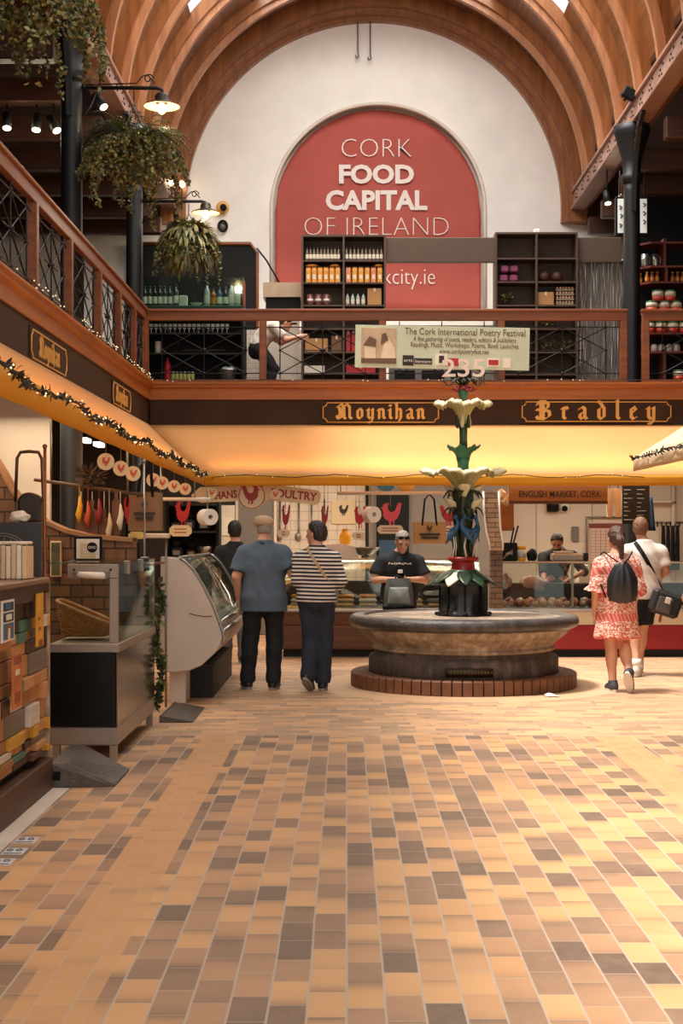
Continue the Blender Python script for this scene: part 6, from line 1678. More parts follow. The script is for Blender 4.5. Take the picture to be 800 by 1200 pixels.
for x in (146, 186): MB().tube([(ax(x, 12.7), 13.2, az(631, 12.7)), (ax(x, 12.7), 13.2, 0)], .012, 6).build('leg', M_dullsteel, t)
t = thing('yellow_note', 'yellow pricing card on the ledge beside the framed certificate', 'card', at(152, 630, 12.6))
MB().rbox(ax(143, 12.6), ax(158, 12.6), 13.075, 13.095, az(632, 12.6), az(623, 12.6), .003).build('card', mat('pale_yellow_card', (222, 190, 104), .7), t)
# things hanging over the brick wall: boards, dried herbs
HX = 12.9
t = thing('hanging_rail', 'dark rail over the moon-gate wall carrying boards and dried herbs', 'rail', at(110, 572, HX))
MB().tube([at(40, 562, HX), at(168, 580, HX)], .016, 8).build('bar', mat('rail_brown', (92, 62, 40), .5), t)
for x in (60, 150): MB().tube([at(x, 565 if x < 100 else 577, HX), (ax(x, HX), HX, left_z(ax(x, HX), HX))], .008, 6).build('hanger', M_dullsteel, t)
M_board = wood('chopping_board', (84, 50, 32), (128, 82, 52), .5, axis=2)
for i, (x, y0, y1, w) in enumerate(((95, 590, 636, 12), (108, 586, 634, 13), (122, 596, 636, 12), (136, 575, 628, 10))):
    t = thing('chopping_board', 'brown wooden board hanging over the brick wall, %s from the dark column' % wh[i], 'board', at(x, y1, HX))
    X = ax(x, HX); w2 = w*HX/F/2; z0, z1 = az(y1, HX), az(y0+10, HX)
    MB().prism([(X-w2, z0+.02), (X-w2+.02, z0), (X+w2-.02, z0), (X+w2, z0+.02), (X+w2, z1-.03), (X+.015, z1), (X+.015, az(y0, HX)), (X-.015, az(y0, HX)), (X-.015, z1), (X-w2, z1-.03)], HX-.012, HX+.012).build('board', M_board, t)
    MB().tube([(X, HX, az(y0, HX)), (X, HX, az(576, HX))], .004, 4).build('cord', M_label, t)
for i, (x, y, m) in enumerate(((103, 603, M_labelr), (116, 600, M_signred), (93, 597, M_yellow), (128, 617, M_signcream), (141, 606, M_label))):
    mb = MB(); mb.tube([at(x, 562+(x-40)*.14, HX-.015), at(x, y-16, HX-.06)], .003, 4); mb.tube([at(x, y-16, HX-.06), at(x+1, y-4, HX-.06), at(x-1, y+6, HX-.06), at(x, y+15, HX-.06)], [.006, .022, .028, .012], 8)
    simple('food_tube', ('rust coloured sausage hanging among the boards', 'dark red sausage hanging beside the second board', 'yellow wrapped cheese hanging nearest the dark column', 'cream wrapped sausage hanging low under the boards', 'pale salami hanging nearest the carrier bag')[i], 'sausage', mb, m)
M_dry = [mat('dried_herb_%d' % i, c, .8, var=.3) for i, c in enumerate(((70, 50, 32), (104, 76, 46), (52, 40, 30)))]
bunch('dried_herbs', 'dark bunch of dried herbs hanging on the rail over the brick wall', 'herbs', at(106, 558, HX), (.16, .12, .11), 220, 44, .06, .015, M_dry, 0)
# floor ramps, floor stickers
M_tread = mat('tread_plate', (98, 90, 84), .45, .6, var=.15, scale=20, bump=.5, bscale=70)
t = thing('floor_ramp', 'grey tread plate ramp on the floor between the stand and the display cabinet', 'ramp', (-1.66, 9.3, 0))
xl, xr = ax(58, 8.99), -1.462
mb = MB(); V = [(xl, 9.0, .004), (xl, 9.66, .004), (xl, 9.66, .175), (xl, 9.0, .15), (xr, 9.04, .004), (xr, 9.64, .004), (xr, 9.64, .016), (xr, 9.04, .016), (xl+.1, 9.02, .15), (xl+.1, 9.66, .172)]
mb.add(V, [(0, 3, 2, 1), (3, 8, 9, 2), (8, 7, 6, 9), (4, 5, 6, 7), (0, 4, 7, 8, 3), (1, 2, 9, 6, 5), (0, 1, 5, 4)]); mb.build('deck', M_tread, t)
mb = MB()
for j in range(11):
    y = 9.08+.054*j; mb.beam((xl+.11, y, .1515), (xr-.01, y, .0195), .006, .003)
mb.build('anti_slip_rib', mat('tread_worn', (112, 104, 97), .45, .6, var=.15, scale=20), t)
MB().rbox(xl+.015, xl+.065, 8.985, 9.005, .05, .105, .003).build('slot', M_black, t)
t = thing('floor_ramp', 'small grey ramp on the floor at the foot of the white deli counter', 'ramp', (-1.5, 12.4, 0))
MB().prism([(-1.58, .003), (-1.3, .003), (-1.3, .012), (-1.58, .06)], 12.1, 13.1).build('deck', M_tread, t)
MB().prism([(-1.58, .06), (-1.56, .066), (-1.56, .06)], 12.1, 13.1).build('lip', M_dullsteel, t)
for i, (x, y) in enumerate(((31, 985), (17, 998), (2, 1010.5))):
    D = 2688/(y-625.0); c = Vector((ax(x, D), D, 0))
    t = thing('floor_sticker', 'white worn sticker on the floor tiles at the left edge, %s from the stand' % ('nearest', 'middle', 'farthest')[i], 'sticker', c, 0, 'floor stickers')
    MB().rbox(c.x-.055, c.x+.055, D-.075, D+.075, .001, .003, .001).build('backing', mat('sticker_white', (206, 204, 204), .6, var=.15, scale=30), t)
    mb = MB()
    for dx in (-.028, .02): mb.tube([(c.x+dx+.014*math.cos(a), D+.02*math.sin(a)+.02, .0035) for a in [2*PI*k/10 for k in range(10)]], .004, 4, closed=True)
    mb.box(c.x-.045, c.x+.045, D-.058, D-.04, .003, .0042)
    mb.build('worn_mark', M_grey, t)
# ------------------------------------------------------------------ people: bodies and clothes grown from blended volumes
def A3(v): return np.array(v, dtype=np.float32)
def smin(a, b, k):
    h = np.clip(.5+.5*(b-a)/k, 0, 1)
    return b*(1-h)+a*h-k*h*(1-h)
def cone(P, a, b, ra, rb):
    a, b = A3(a), A3(b); ab = b-a; L = float(ab@ab)+1e-9
    t = np.clip(((P-a)@ab)/L, 0, 1)
    d = P-a-t[..., None]*ab
    return np.sqrt((d*d).sum(-1))-(ra+(rb-ra)*t)
def ell(P, c, r, R=None):
    q = P-A3(c)
    if R is not None: q = q@np.array(R, dtype=np.float32)
    r = A3(r); k0 = np.sqrt(((q/r)**2).sum(-1)); k1 = np.sqrt(((q/(r*r))**2).sum(-1))+1e-9
    return k0*(k0-1)/k1
def frame(up, right):
    u = Vector(up).normalized(); r = Vector(right); r = (r-u*r.dot(u)).normalized(); f = u.cross(r)
    return [[r.x, f.x, u.x], [r.y, f.y, u.y], [r.z, f.z, u.z]]       # columns: right, forward, up
def surfnet(fn, lo, hi, h):
    n = [int(math.ceil((b-a)/h))+1 for a, b in zip(lo, hi)]
    ax_ = [lo[i]+h*np.arange(n[i], dtype=np.float32) for i in range(3)]
    P = np.stack(np.meshgrid(*ax_, indexing='ij'), -1).astype(np.float32)
    D = fn(P); S = D < 0
    nx, ny, nz = n
    cnt = np.zeros((nx-1, ny-1, nz-1), np.float32); acc = np.zeros((nx-1, ny-1, nz-1, 3), np.float32)
    cor = [(i, j, k) for i in (0, 1) for j in (0, 1) for k in (0, 1)]
    sl = lambda A, c: A[c[0]:nx-1+c[0], c[1]:ny-1+c[1], c[2]:nz-1+c[2]]
    for c in cor:
        for a in range(3):
            if c[a] == 0:
                e = list(c); e[a] = 1
                d0, d1 = sl(D, c), sl(D, e); m = (sl(S, c) != sl(S, e))
                t = np.where(m, d0/np.where(m, d0-d1, 1), 0)
                p = np.zeros(t.shape+(3,), np.float32)
                for q in range(3): p[..., q] = c[q]
                p[..., a] = t
                acc += np.where(m[..., None], p, 0); cnt += m
    act = cnt > 0
    ids = -np.ones(act.shape, np.int64); idx = np.argwhere(act); ids[act] = np.arange(len(idx))
    V = (idx+acc[act]/cnt[act][:, None])*h+np.array(lo, np.float32)
    faces = []
    for a in range(3):
        b, c = (a+1) % 3, (a+2) % 3
        s0 = [slice(None)]*3; s1 = [slice(None)]*3
        s0[a] = slice(0, n[a]-1); s1[a] = slice(1, n[a])
        for q in (b, c): s0[q] = slice(1, n[q]-1); s1[q] = slice(1, n[q]-1)
        x0, x1 = S[tuple(s0)], S[tuple(s1)]
        e = np.argwhere(x0 != x1)
        if not len(e): continue
        flip = x0[x0 != x1]
        def cell(db, dc):
            q = e.copy(); q[:, b] += db; q[:, c] += dc       # edge index + (cells b-1..b)
            return ids[q[:, 0], q[:, 1], q[:, 2]]
        f = np.stack([cell(0, 0), cell(1, 0), cell(1, 1), cell(0, 1)], 1)
        f[~flip] = f[~flip][:, ::-1]
        faces.append(f)
    Fc = np.concatenate(faces) if faces else np.zeros((0, 4), int)
    return V, Fc[(Fc >= 0).all(1)]
SKIN = {'fair': mat('skin_fair', (214, 158, 128), .5, var=.06, scale=9), 'tan': mat('skin_tan', (186, 128, 98), .5, var=.08, scale=9)}
M_eye = mat('eye_dark', (30, 22, 18), .2, var=0); M_lip = mat('lip', (160, 88, 78), .5, var=0)
STAND = dict(pelvis=(0, 0, .95), waist=(0, 0, 1.1), neck=(0, -.02, 1.47), head=(0, .02, 1.63),
             shl=(-.185, -.02, 1.42), ell=(-.24, -.04, 1.14), wrl=(-.25, .05, .9), shr=(.185, -.02, 1.42), elr=(.24, -.04, 1.14), wrr=(.25, .05, .9),
             hil=(-.09, 0, .93), knl=(-.1, .02, .5), anl=(-.1, -.02, .09), hir=(.09, 0, .93), knr=(.1, .02, .5), anr=(.1, -.02, .09))
def person(label, loc, rz, J, skin='fair', bulk=1.0, look=(0, 1, 0), belly=1.0, clothes=(), hair=None, hairmat=None, shoes=None, hands=((0, 0, -1), (0, 0, -1)), toes=((0, 1, 0), (0, 1, 0)), head_up=None, curl=.5, limb=1.0, visible_face=False, pnorm=(None, None), category='person'):
    j = dict(STAND); j.update(J); j = {k: Vector(v) for k, v in j.items()}
    root = thing('person', label, category, loc, rz)
    chest_R = frame(j['neck']-j['waist'], j['shr']-j['shl']); hip_R = frame(j['waist']-j['pelvis'], j['hir']-j['hil'])
    cm = j['waist'].lerp(j['neck'], .47); drop = (j['neck']-j['waist']).normalized()*.045; j['shl'] -= drop; j['shr'] -= drop; bm = j['waist'].lerp(j['neck'], .1)
    fwd = Vector((chest_R[0][1], chest_R[1][1], chest_R[2][1]))
    bm = bm+fwd*(.03*(belly-1)*2)
    Lk = Vector(look).normalized(); hup = Vector(head_up) if head_up else Vector((0, 0, 1)); hr = Lk.cross(hup).normalized(); hu = hr.cross(Lk)
    HR = [[hr.x, Lk.x, hu.x], [hr.y, Lk.y, hu.y], [hr.z, Lk.z, hu.z]]
    hc = j['head']
    def hp(x, y, z): return hc+hr*x+Lk*y+hu*z
    def torso(P, t=0.0):
        d = ell(P, cm, (.155*bulk+t, .108*bulk+t, .175+t), chest_R)
        d = smin(d, ell(P, bm, (.145*bulk+t, .105*bulk*belly+t, .18+t), chest_R), .09)
        d = smin(d, ell(P, j['pelvis']-Vector((0, 0, .02)), (.168*bulk+t, .122*bulk+t, .135+t), hip_R), .09)
        sl_, sr_ = j['shl'].lerp(j['shr'], .12), j['shr'].lerp(j['shl'], .12)
        d = smin(d, cone(P, sl_, sr_, .05*bulk+t, .05*bulk+t), .06)
        for q_ in (sl_, sr_): d = smin(d, cone(P, j['neck']-(j['neck']-j['waist'])*.03, q_.lerp(j['neck'], .1), .042+t, .04+t), .05)
        d = smin(d, cone(P, cm+(j['neck']-j['waist'])*.2, j['neck'], .1*bulk+t, .055+t), .05)
        return d
    lb = limb
    def arm(P, s, t=0.0, to=2.0, flare=0.0):
        """to: 0..1 along the upper arm, 1..2 along the forearm"""
        a, b, c = j['sh'+s], j['el'+s], j['wr'+s]
        u = min(1, to); e = a.lerp(b, u)
        d = cone(P, a, e, .056*lb+t, (.056+(.043-.056)*u)*lb+t+(flare if to <= 1 else 0))
        if to > 1:
            u2 = to-1; e2 = b.lerp(c, u2); d = smin(d, cone(P, b, e2, .042*lb+t, (.042+(.027-.042)*u2)*lb+t+flare), .02)
            dr = (c-b).normalized(); end = e2
        else: dr = (b-a).normalized(); end = e
        if to < 2: d = np.maximum(d, (P-A3(end))@A3(dr))
        return d
    def leg(P, s, t=0.0, tb=0.0, to=2.0):
        a, b, c = j['hi'+s], j['kn'+s], j['an'+s]
        d = cone(P, a, b, .088*lb+t, .056*lb+t+tb*.5)
        if to > 1: 
            d = smin(d, cone(P, b, c, .052*lb+t+tb*.5, .038*lb+t+tb), .03)
            cf = b.lerp(c, .3)+Vector((0, -.022, 0)); d = smin(d, ell(P, cf, (.05*lb+t, .055*lb+t, .12)), .04)
        return d
    def headf(P):
        d = ell(P, hp(0, -.012, .03), (.074, .094, .09), HR)
        d = smin(d, ell(P, hp(0, .022, -.045), (.056, .07, .075), HR), .045)
        d = smin(d, ell(P, hp(0, .07, -.09), (.026, .022, .022), HR), .03)
        d = smin(d, cone(P, hp(0, .084, .012), hp(0, .104, -.028), .011, .016), .012)
        d = smin(d, cone(P, hp(-.04, .07, .03), hp(.04, .07, .03), .014, .014), .02)
        for s in (-1, 1):
            d = np.maximum(d, -ell(P, hp(s*.031, .094, .008), (.014, .014, .01), HR)+.0)
            d = smin(d, ell(P, hp(s*.075, -.006, -.008), (.011, .022, .032), HR), .008)
        d = smin(d, cone(P, hp(-.02, .078, -.062), hp(.02, .078, -.062), .009, .009), .008)
        return d
    def neckf(P): return cone(P, j['neck']-Vector((0, 0, .04)), hp(0, -.015, -.06), .058*min(bulk, 1.1), .052)
    allp = [j[k] for k in j]
    lo = [min(p[i] for p in allp)-.2 for i in range(3)]; hi = [max(p[i] for p in allp)+.2 for i in range(3)]
    lo[2] = max(lo[2], -.02)
    def body(P):
        d = torso(P)
        for s in 'lr':
            d = smin(d, arm(P, s), .03); d = smin(d, leg(P, s), .04)
        return smin(d, neckf(P), .03)
    V, Fc = surfnet(body, lo, hi, .0155)
    mb = MB().arr(V, Fc)
    V, Fc = surfnet(lambda P: smin(headf(P), neckf(P), .025), [hc[i]-.17 for i in range(3)], [hc[i]+.17 for i in range(3)], .0065)
    mb.arr(V, Fc)
    for s, hd in zip('lr', hands):              # palm, four fingers and a thumb
        w = j['wr'+s]; d = (Vector(hd).normalized()); sg = -1 if s == 'l' else 1
        pn = pnorm[0 if s == 'l' else 1]
        n = Vector(pn) if pn else Vector((-sg, 0, 0))                     # palm faces the thigh by default
        n = (n-d*n.dot(d)).normalized(); sd = d.cross(n)*(-sg)           # towards the thumb
        if sd.y < 0 and pn is None: sd = -sd
        R_h = [[sd.x, n.x, d.x], [sd.y, n.y, d.y], [sd.z, n.z, d.z]]
        pc = w+d*.05
        V, Fc = surfnet(lambda P: smin(ell(P, pc, (.04, .019, .055), R_h), cone(P, w-d*.02, w+d*.03, .026, .026), .02), [pc[i]-.1 for i in range(3)], [pc[i]+.1 for i in range(3)], .008)
        mb.arr(V, Fc)
        for k, (off, L) in enumerate(((.027, .072), (.009, .08), (-.009, .075), (-.026, .06))):
            p = w+d*.088+sd*off; pts = [p-d*.02]; dd = d.copy(); 
            for q in range(3):
                pts.append(pts[-1]+dd*(L*(.5, .3, .25)[q]+(.02 if q == 0 else 0))); dd = (dd+n*curl*(.7+.1*k)).normalized()
            mb.tube(pts, [.0095, .0095, .0085, .007], 7)
        p = w+d*.025+sd*.03; mb.tube([p-sd*.012, p+sd*.022+d*.022+n*.01, p+sd*.03+d*.05+n*.018, p+sd*.026+d*.072+n*.024], [.013, .012, .01, .008], 7)
    b = mb.build('body', SKIN[skin], root, world=False, recalc=False)
    if visible_face:
        for s in (-1, 1):
            m2 = MB().ball(hp(s*.031, .086, .01), .0095, 8, 6); m2.build('eye', M_eye, root, world=False)
            m2 = MB().tube([hp(s*.015, .092, .03), hp(s*.032, .09, .034), hp(s*.05, .078, .028)], .0055, 5); m2.build('eyebrow', hairmat or M_eye, root, world=False)
        MB().tube([hp(-.022, .084, -.062), hp(0, .09, -.06), hp(.022, .084, -.062)], .0055, 5).build('mouth', M_lip, root, world=False)
    for c in clothes:
        kind, m = c['kind'], c['mat']; t = c.get('t', .014)
        nz = c.get('fold', .006)
        def folds(P): return nz*(np.sin(P[..., 2]*31+P[..., 0]*24+3*np.sin(P[..., 0]*13))*np.sin(P[..., 1]*19+P[..., 2]*11))
        if kind == 'shirt':
            hem, to = c['hem'], c['sleeve']
            hang = c.get('hang', 0)
            def f(P):
                d = torso(P, t)
                if hang: d = smin(d, cone(P*A3((1, 1.25, 1)), Vector((bm.x, bm.y*1.25, bm.z)), Vector((j['pelvis'].x, j['pelvis'].y*1.25, hem-.05)), .14*bulk+t, .155*bulk+t+hang), .06)
                for s in 'lr': d = smin(d, arm(P, s, t+.004, to, c.get('flare', 0)), .035)
                d = d+folds(P)
                up = A3([chest_R[i][2] for i in range(3)])
                d = np.maximum(d, (P-A3(j['neck']))@up-c.get('collar', .035))
                if c.get('local_hem'):
                    hu_ = A3([hip_R[i][2] for i in range(3)]); d = np.maximum(d, -((P-A3(j['pelvis']))@hu_)+hem)
                else: d = np.maximum(d, hem-P[..., 2])
                return d
            V, Fc = surfnet(f, lo, hi, .0145); nm = c.get('name', 'shirt')
        elif kind == 'dress':
            hem = c['hem']
            def f(P):
                d = torso(P, t)
                d = smin(d, cone(P*A3((1, 1.35, 1)), Vector((bm.x, bm.y*1.35, bm.z)), Vector((j['pelvis'].x, j['pelvis'].y*1.35, hem-.08)), .13*bulk+t, c['flare']), .07)
                for s in 'lr': d = smin(d, arm(P, s, t+.006, c['sleeve'], c.get('cuff', .03)), .035)
                ang = np.arctan2(P[..., 1], P[..., 0]); d = d+folds(P)+.008*np.sin(ang*9)*np.clip((1.05-P[..., 2])*2.2, 0, 1)
                d = np.maximum(d, (P-A3(j['neck']))[..., 2]-.02)
                return np.maximum(d, hem-P[..., 2]+.012*np.sin(ang*9))
            V, Fc = surfnet(f, lo, hi, .0135); nm = 'dress'
        elif kind == 'trousers':
            hem, tb = c['hem'], c.get('wide', .014)
            def f(P):
                d = ell(P, j['pelvis']-Vector((0, 0, .02)), (.168*bulk+t, .122*bulk+t, .145+t), hip_R)
                for s in 'lr': d = smin(d, leg(P, s, t, tb), .03)
                d = d+folds(P)
                hu_ = A3([hip_R[i][2] for i in range(3)])
                d = np.maximum(d, (P-A3(j['pelvis']))@hu_-c.get('waist', .13))
                if c.get('cut') is not None:                                  # shorts: cut across the thighs
                    d = np.maximum(d, c['cut']-P[..., 2])
                elif hem is not None: d = np.maximum(d, hem-P[..., 2])
                return d
            V, Fc = surfnet(f, lo, hi, .0145); nm = c.get('name', 'trousers')
        else: continue
        MB().arr(V, Fc).build(nm, m, root, world=False, recalc=False)
    if hair:
        def hf(P):
            d = smin(ell(P, hp(0, -.014, .034), (.085, .105, .1), HR), ell(P, hp(0, -.04, -.03), (.07, .068, .075), HR), .03)
            q = (P-A3(hc))@np.array(HR, np.float32)
            x, y, z = q[..., 0], q[..., 1], q[..., 2]
            tex = .005*np.sin(x*170+z*60)*np.sin(y*120+z*40)
            lim = np.maximum((y-.03)*1.0-(z-.045)*.75, -.075-z) if hair != 'rim' else np.maximum((y-.02), z-.025)
            if hair == 'rim': lim = np.maximum(lim, -.06-z)
            ear = np.where(z < .01, y+.012, -1)
            d = np.maximum(np.maximum(d+tex, lim), ear)
            if hair == 'pony':
                d2 = cone(P, hp(0, -.1, .05), hp(0, -.13, -.03), .03, .042); d2 = smin(d2, cone(P, hp(0, -.13, -.03), hp(.01, -.12, -.2), .042, .02), .03)
                d = smin(d, d2+.004*np.sin(x*190), .02)
            if hair == 'bob': d = smin(d, ell(P, hp(0, -.04, .0), (.088, .08, .1), HR)+tex, .02); d = np.maximum(d, np.maximum((y-.045)-(z-.03)*.6, -.085-z))
            if hair == 'beard': d = np.minimum(d, np.maximum(ell(P, hp(0, .025, -.06), (.062, .074, .075), HR), np.maximum(z+.05, .02-y)))
            return d
        V, Fc = surfnet(hf, [hc[i]-.27 for i in range(3)], [hc[i]+.2 for i in range(3)], .0075)
        MB().arr(V, Fc).build('hair', hairmat, root, world=False, recalc=False)
    if shoes:
        for s, td in zip('lr', toes):
            an = j['an'+s]; f = Vector(td).normalized(); r = f.cross(Vector((0, 0, 1))).normalized(); u = r.cross(f)
            M = Matrix(((r.x, f.x, u.x, an.x), (r.y, f.y, u.y, an.y), (r.z, f.z, u.z, an.z), (0, 0, 0, 1)))
            def sf(P):
                d = cone(P*A3((1, 1, 1)), (0, -.035, -.045), (0, .14, -.055), .042, .04)
                d = smin(d, cone(P, (0, -.02, -.02), (0, -.005, .025), .044, .045), .03)
                d = smin(d, cone(P, (0, .02, -.0), (0, .1, -.045), .036, .036), .03)
                return np.maximum(np.maximum(d, -.068-P[..., 2]), P[..., 2]-.028)
            V, Fc = surfnet(sf, (-.08, -.11, -.1), (.08, .2, .06), .009)
            mb = MB(); mb.add([tuple(M @ Vector(tuple(map(float, p)))) for p in V], [tuple(map(int, q)) for q in Fc], True)
            so = mb.build('shoe', shoes[0], root, world=False, recalc=False)
            out = []
            for i in range(20):
                a = 2*PI*i/20; out.append((.046*math.cos(a)*(1-.1*math.sin(a)), .052+.132*math.sin(a)))
            mb = MB(); n = 20
            mb.add([M @ Vector((x, y, -.09)) for x, y in out]+[M @ Vector((x, y, -.062)) for x, y in out], [tuple(range(n))[::-1], tuple(range(n, 2*n))]+[(i, (i+1) % n, n+(i+1) % n, n+i) for i in range(n)])
            mb.build('sole', shoes[1], so, world=False)
    root['_hp'] = 0
    del root['_hp']
    return root, j, hp, torso
def world_of(root, p): return root_matrix(root) @ Vector(p)
def fabric(name, c, var=.1, rough=.85): return mat(name, c, rough, var=var, scale=5, bump=.15, bscale=120)
M_polo = fabric('polo_blue_grey', (84, 98, 114), .12); M_navy = fabric('navy_rib', (34, 38, 52)); M_blacktr = fabric('black_trousers', (24, 25, 30), .2); M_jean = fabric('dark_denim', (38, 44, 58), .2)
M_blacktee = fabric('black_tee', (28, 29, 33), .15); M_whitetee = fabric('white_tee', (226, 216, 204), .04); M_greytr = fabric('grey_trousers', (92, 92, 98))
M_soled, M_solew = mat('sole_grey', (150, 142, 134), .7, var=.05), mat('sole_white', (214, 206, 194), .6, var=.05); M_shoe = mat('black_shoe', (30, 30, 32), .45, var=.1); M_shoeg = mat('dark_canvas_shoe', (62, 62, 70), .7)
M_hgrey = mat('grey_hair', (150, 140, 130), .6, var=.2, scale=40, bump=.8, bscale=90); M_hdark = mat('dark_hair', (40, 30, 26), .45, var=.3, scale=40, bump=.8, bscale=90); M_hbrown = mat('brown_hair', (84, 56, 42), .45, var=.3, scale=40, bump=.8, bscale=90); M_hblond = mat('light_brown_hair', (134, 96, 66), .5, var=.25, scale=40, bump=.8, bscale=90); M_hblack = mat('black_hair', (22, 19, 18), .4, var=.2, scale=40, bump=.8, bscale=90)
def stripes():
    m, N, b = newmat('navy_stripes')
    x, y, z = N.xyz(N.obj())
    f = N.m('FRACT', N.m('MULTIPLY', N.m('ADD', z, N.m('MULTIPLY', N.m('SINE', N.m('MULTIPLY', x, 7.0)), .004)), 26.0))
    N.put(b.inputs['Base Color'], N.mix(N.m('GREATER_THAN', f, .52), rgb(34, 34, 48), rgb(222, 208, 196))); b.inputs['Roughness'].default_value = .85
    return m
def dress_print():
    m, N, b = newmat('pink_print')
    x, y, z = N.xyz(N.obj())
    ang = N.m('ARCTAN2', y, x)
    v = N.n('ShaderNodeTexVoronoi'); v.inputs['Scale'].default_value = 1.0
    N.put(v.inputs['Vector'], N.vec(N.m('MULTIPLY', ang, 11.0), N.m('MULTIPLY', z, 62.0), 0.0))
    spots = N.m('LESS_THAN', v.outputs['Distance'], .5)
    w = N.m('SINE', N.m('MULTIPLY', z, 27.0))
    band = N.m('GREATER_THAN', w, .55)
    c = N.mix(spots, rgb(214, 112, 100), rgb(246, 220, 198))
    zig = N.m('GREATER_THAN', N.m('SINE', N.m('ADD', N.m('MULTIPLY', ang, 26.0), N.m('MULTIPLY', z, 60.0))), .2)
    c = N.mix(band, c, N.mix(zig, rgb(214, 100, 92), rgb(236, 158, 140)))
    N.put(b.inputs['Base Color'], c); b.inputs['Roughness'].default_value = .85
    return m
# the couple, seen from behind -------------------------------------------------
D = 14.75
r, j, hp, to = person('man in blue grey polo shirt and beige flat cap beside the striped shirt woman', (ax(309, D), D, 0), .0,
    dict(pelvis=(0, 0, .96), waist=(0, 0, 1.12), neck=(-.0, -.01, 1.50), head=(-.005, .04, 1.655), shl=(-.2, -.01, 1.44), shr=(.2, -.01, 1.44),
         ell=(-.275, -.05, 1.16), wrl=(-.262, .05, .92), elr=(.3, -.07, 1.19), wrr=(.3, .12, 1.2), hil=(-.1, 0, .94), hir=(.1, 0, .94), knl=(-.14, .02, .5), anl=(-.165, -.03, .09), knr=(.11, .03, .5), anr=(.1, -.08, .09)),
    bulk=1.28, belly=1.15, look=(-.35, 1, -.12), limb=1.15, hair='rim', hairmat=M_hgrey,
    clothes=(dict(kind='shirt', mat=M_polo, hem=.80, sleeve=.8, t=.018, hang=.035, flare=.02, name='polo_shirt'), dict(kind='trousers', mat=M_blacktr, hem=.07, wide=.022, t=.012)),
    shoes=(M_shoe, M_soled), toes=((-.35, 1, 0), (.25, 1, 0)), hands=((.05, .1, -1), (.3, .8, -.1)), pnorm=(None, (0, 0, -1)))
c = j['head']
mb = MB(); mb.lathe([(.098, .0), (.104, .03), (.1, .06), (.075, .088), (.03, .1), (.001, .102)], (c.x, c.y-.01, c.z+.03), 24, fn=lambda r_, z, a: (r_*(1+.1*abs(math.sin(a))), z)); mb.build('flat_cap', mat('beige_cap', (190, 160, 126), .8, var=.12, scale=20), r, world=False)
mb = MB(); mb.ball((c.x-.03, c.y+.1, c.z+.04), (.07, .07, .012), 16, 6); mb.build('cap_peak', mat('beige_peak', (176, 146, 112), .8), r, world=False)
mb = MB(); mb.tube([(j['neck'].x+.075*math.cos(a), j['neck'].y+.072*math.sin(a), j['neck'].z+.005+.01*math.sin(a)) for a in [2*PI*k/24 for k in range(24)]], .02, 8, closed=True); mb.build('collar', M_navy, r, world=False)
for s in 'lr':
    a, b_ = j['sh'+s], j['el'+s]; d = (b_-a).normalized(); e = a.lerp(b_, .8)
    MB().tube([e-d*.022, e+d*.004], [.088, .09], 20).build('sleeve_cuff', M_navy, r, world=False)
D = 14.6
M_str = stripes()
r, j, hp, to = person('woman in navy striped top walking away beside the man in the flat cap', (ax(371, D), D, 0), .0,
    dict(pelvis=(0, 0, .95), waist=(0, 0, 1.1), neck=(0, -.01, 1.45), head=(-.01, .03, 1.6), shl=(-.175, -.01, 1.39), shr=(.175, -.01, 1.39), ell=(-.2, -.06, 1.13), wrl=(-.17, .12, 1.06),
         elr=(.245, -.05, 1.12), wrr=(.2, .14, 1.0), knl=(-.06, .03, .5), anl=(-.085, -.1, .16), knr=(.08, .05, .5), anr=(.06, .0, .09)),
    bulk=1.12, look=(-1, .55, -.1), hair='bob', hairmat=M_hdark,
    clothes=(dict(kind='shirt', mat=M_str, hem=.905, sleeve=1.75, t=.016, hang=.02, name='striped_top'), dict(kind='trousers', mat=M_jean, hem=.075, wide=.03, t=.014)),
    shoes=(M_shoe, M_soled), toes=((.35, 1, -.75), (.1, 1, 0)), hands=((.2, 1, .1), (-.3, .9, -.4)), pnorm=((0, 0, -1), None))
t = thing('shoulder_strap', 'beige crossbody strap with small bag on the back of the striped top', 'bag', world_of(r, (.15, -.15, 1.1)))
pts = []
for k in range(15):
    u = k/14; x = -.1+.27*u; z = 1.455-.42*u
    # rests on the back: march towards the torso
    y = -.35
    while y < 0:
        if float(to(np.array([[[[x, y, z]]]], np.float32), .024)[0, 0, 0]) < 0: break
        y += .004
    pts.append(world_of(r, (x, y, z)))
mb = MB()
for a, b_ in zip(pts, pts[1:]): mb.beam(a, b_, .028, .006, (b_-a).cross(Vector((1, 0, 1))))
mb.build('strap', mat('strap_tan', (186, 150, 110), .7), t)
p = pts[-1]; MB().rbox(p.x-.02, p.x+.05, p.y+.0, p.y+.1, p.z-.16, p.z+.0, .02).build('pouch', mat('pouch_grey', (120, 118, 112), .7), t)
# someone half hidden behind the man
D = 17.7
person('person in black top and grey trousers mostly hidden by the capped man', (ax(275, D), D, 0), .25, dict(), clothes=(dict(kind='shirt', mat=M_blacktee, hem=.86, sleeve=.85, t=.016), dict(kind='trousers', mat=M_greytr, hem=.07)),
       hair='short', hairmat=M_hdark, shoes=(M_shoe, M_soled))
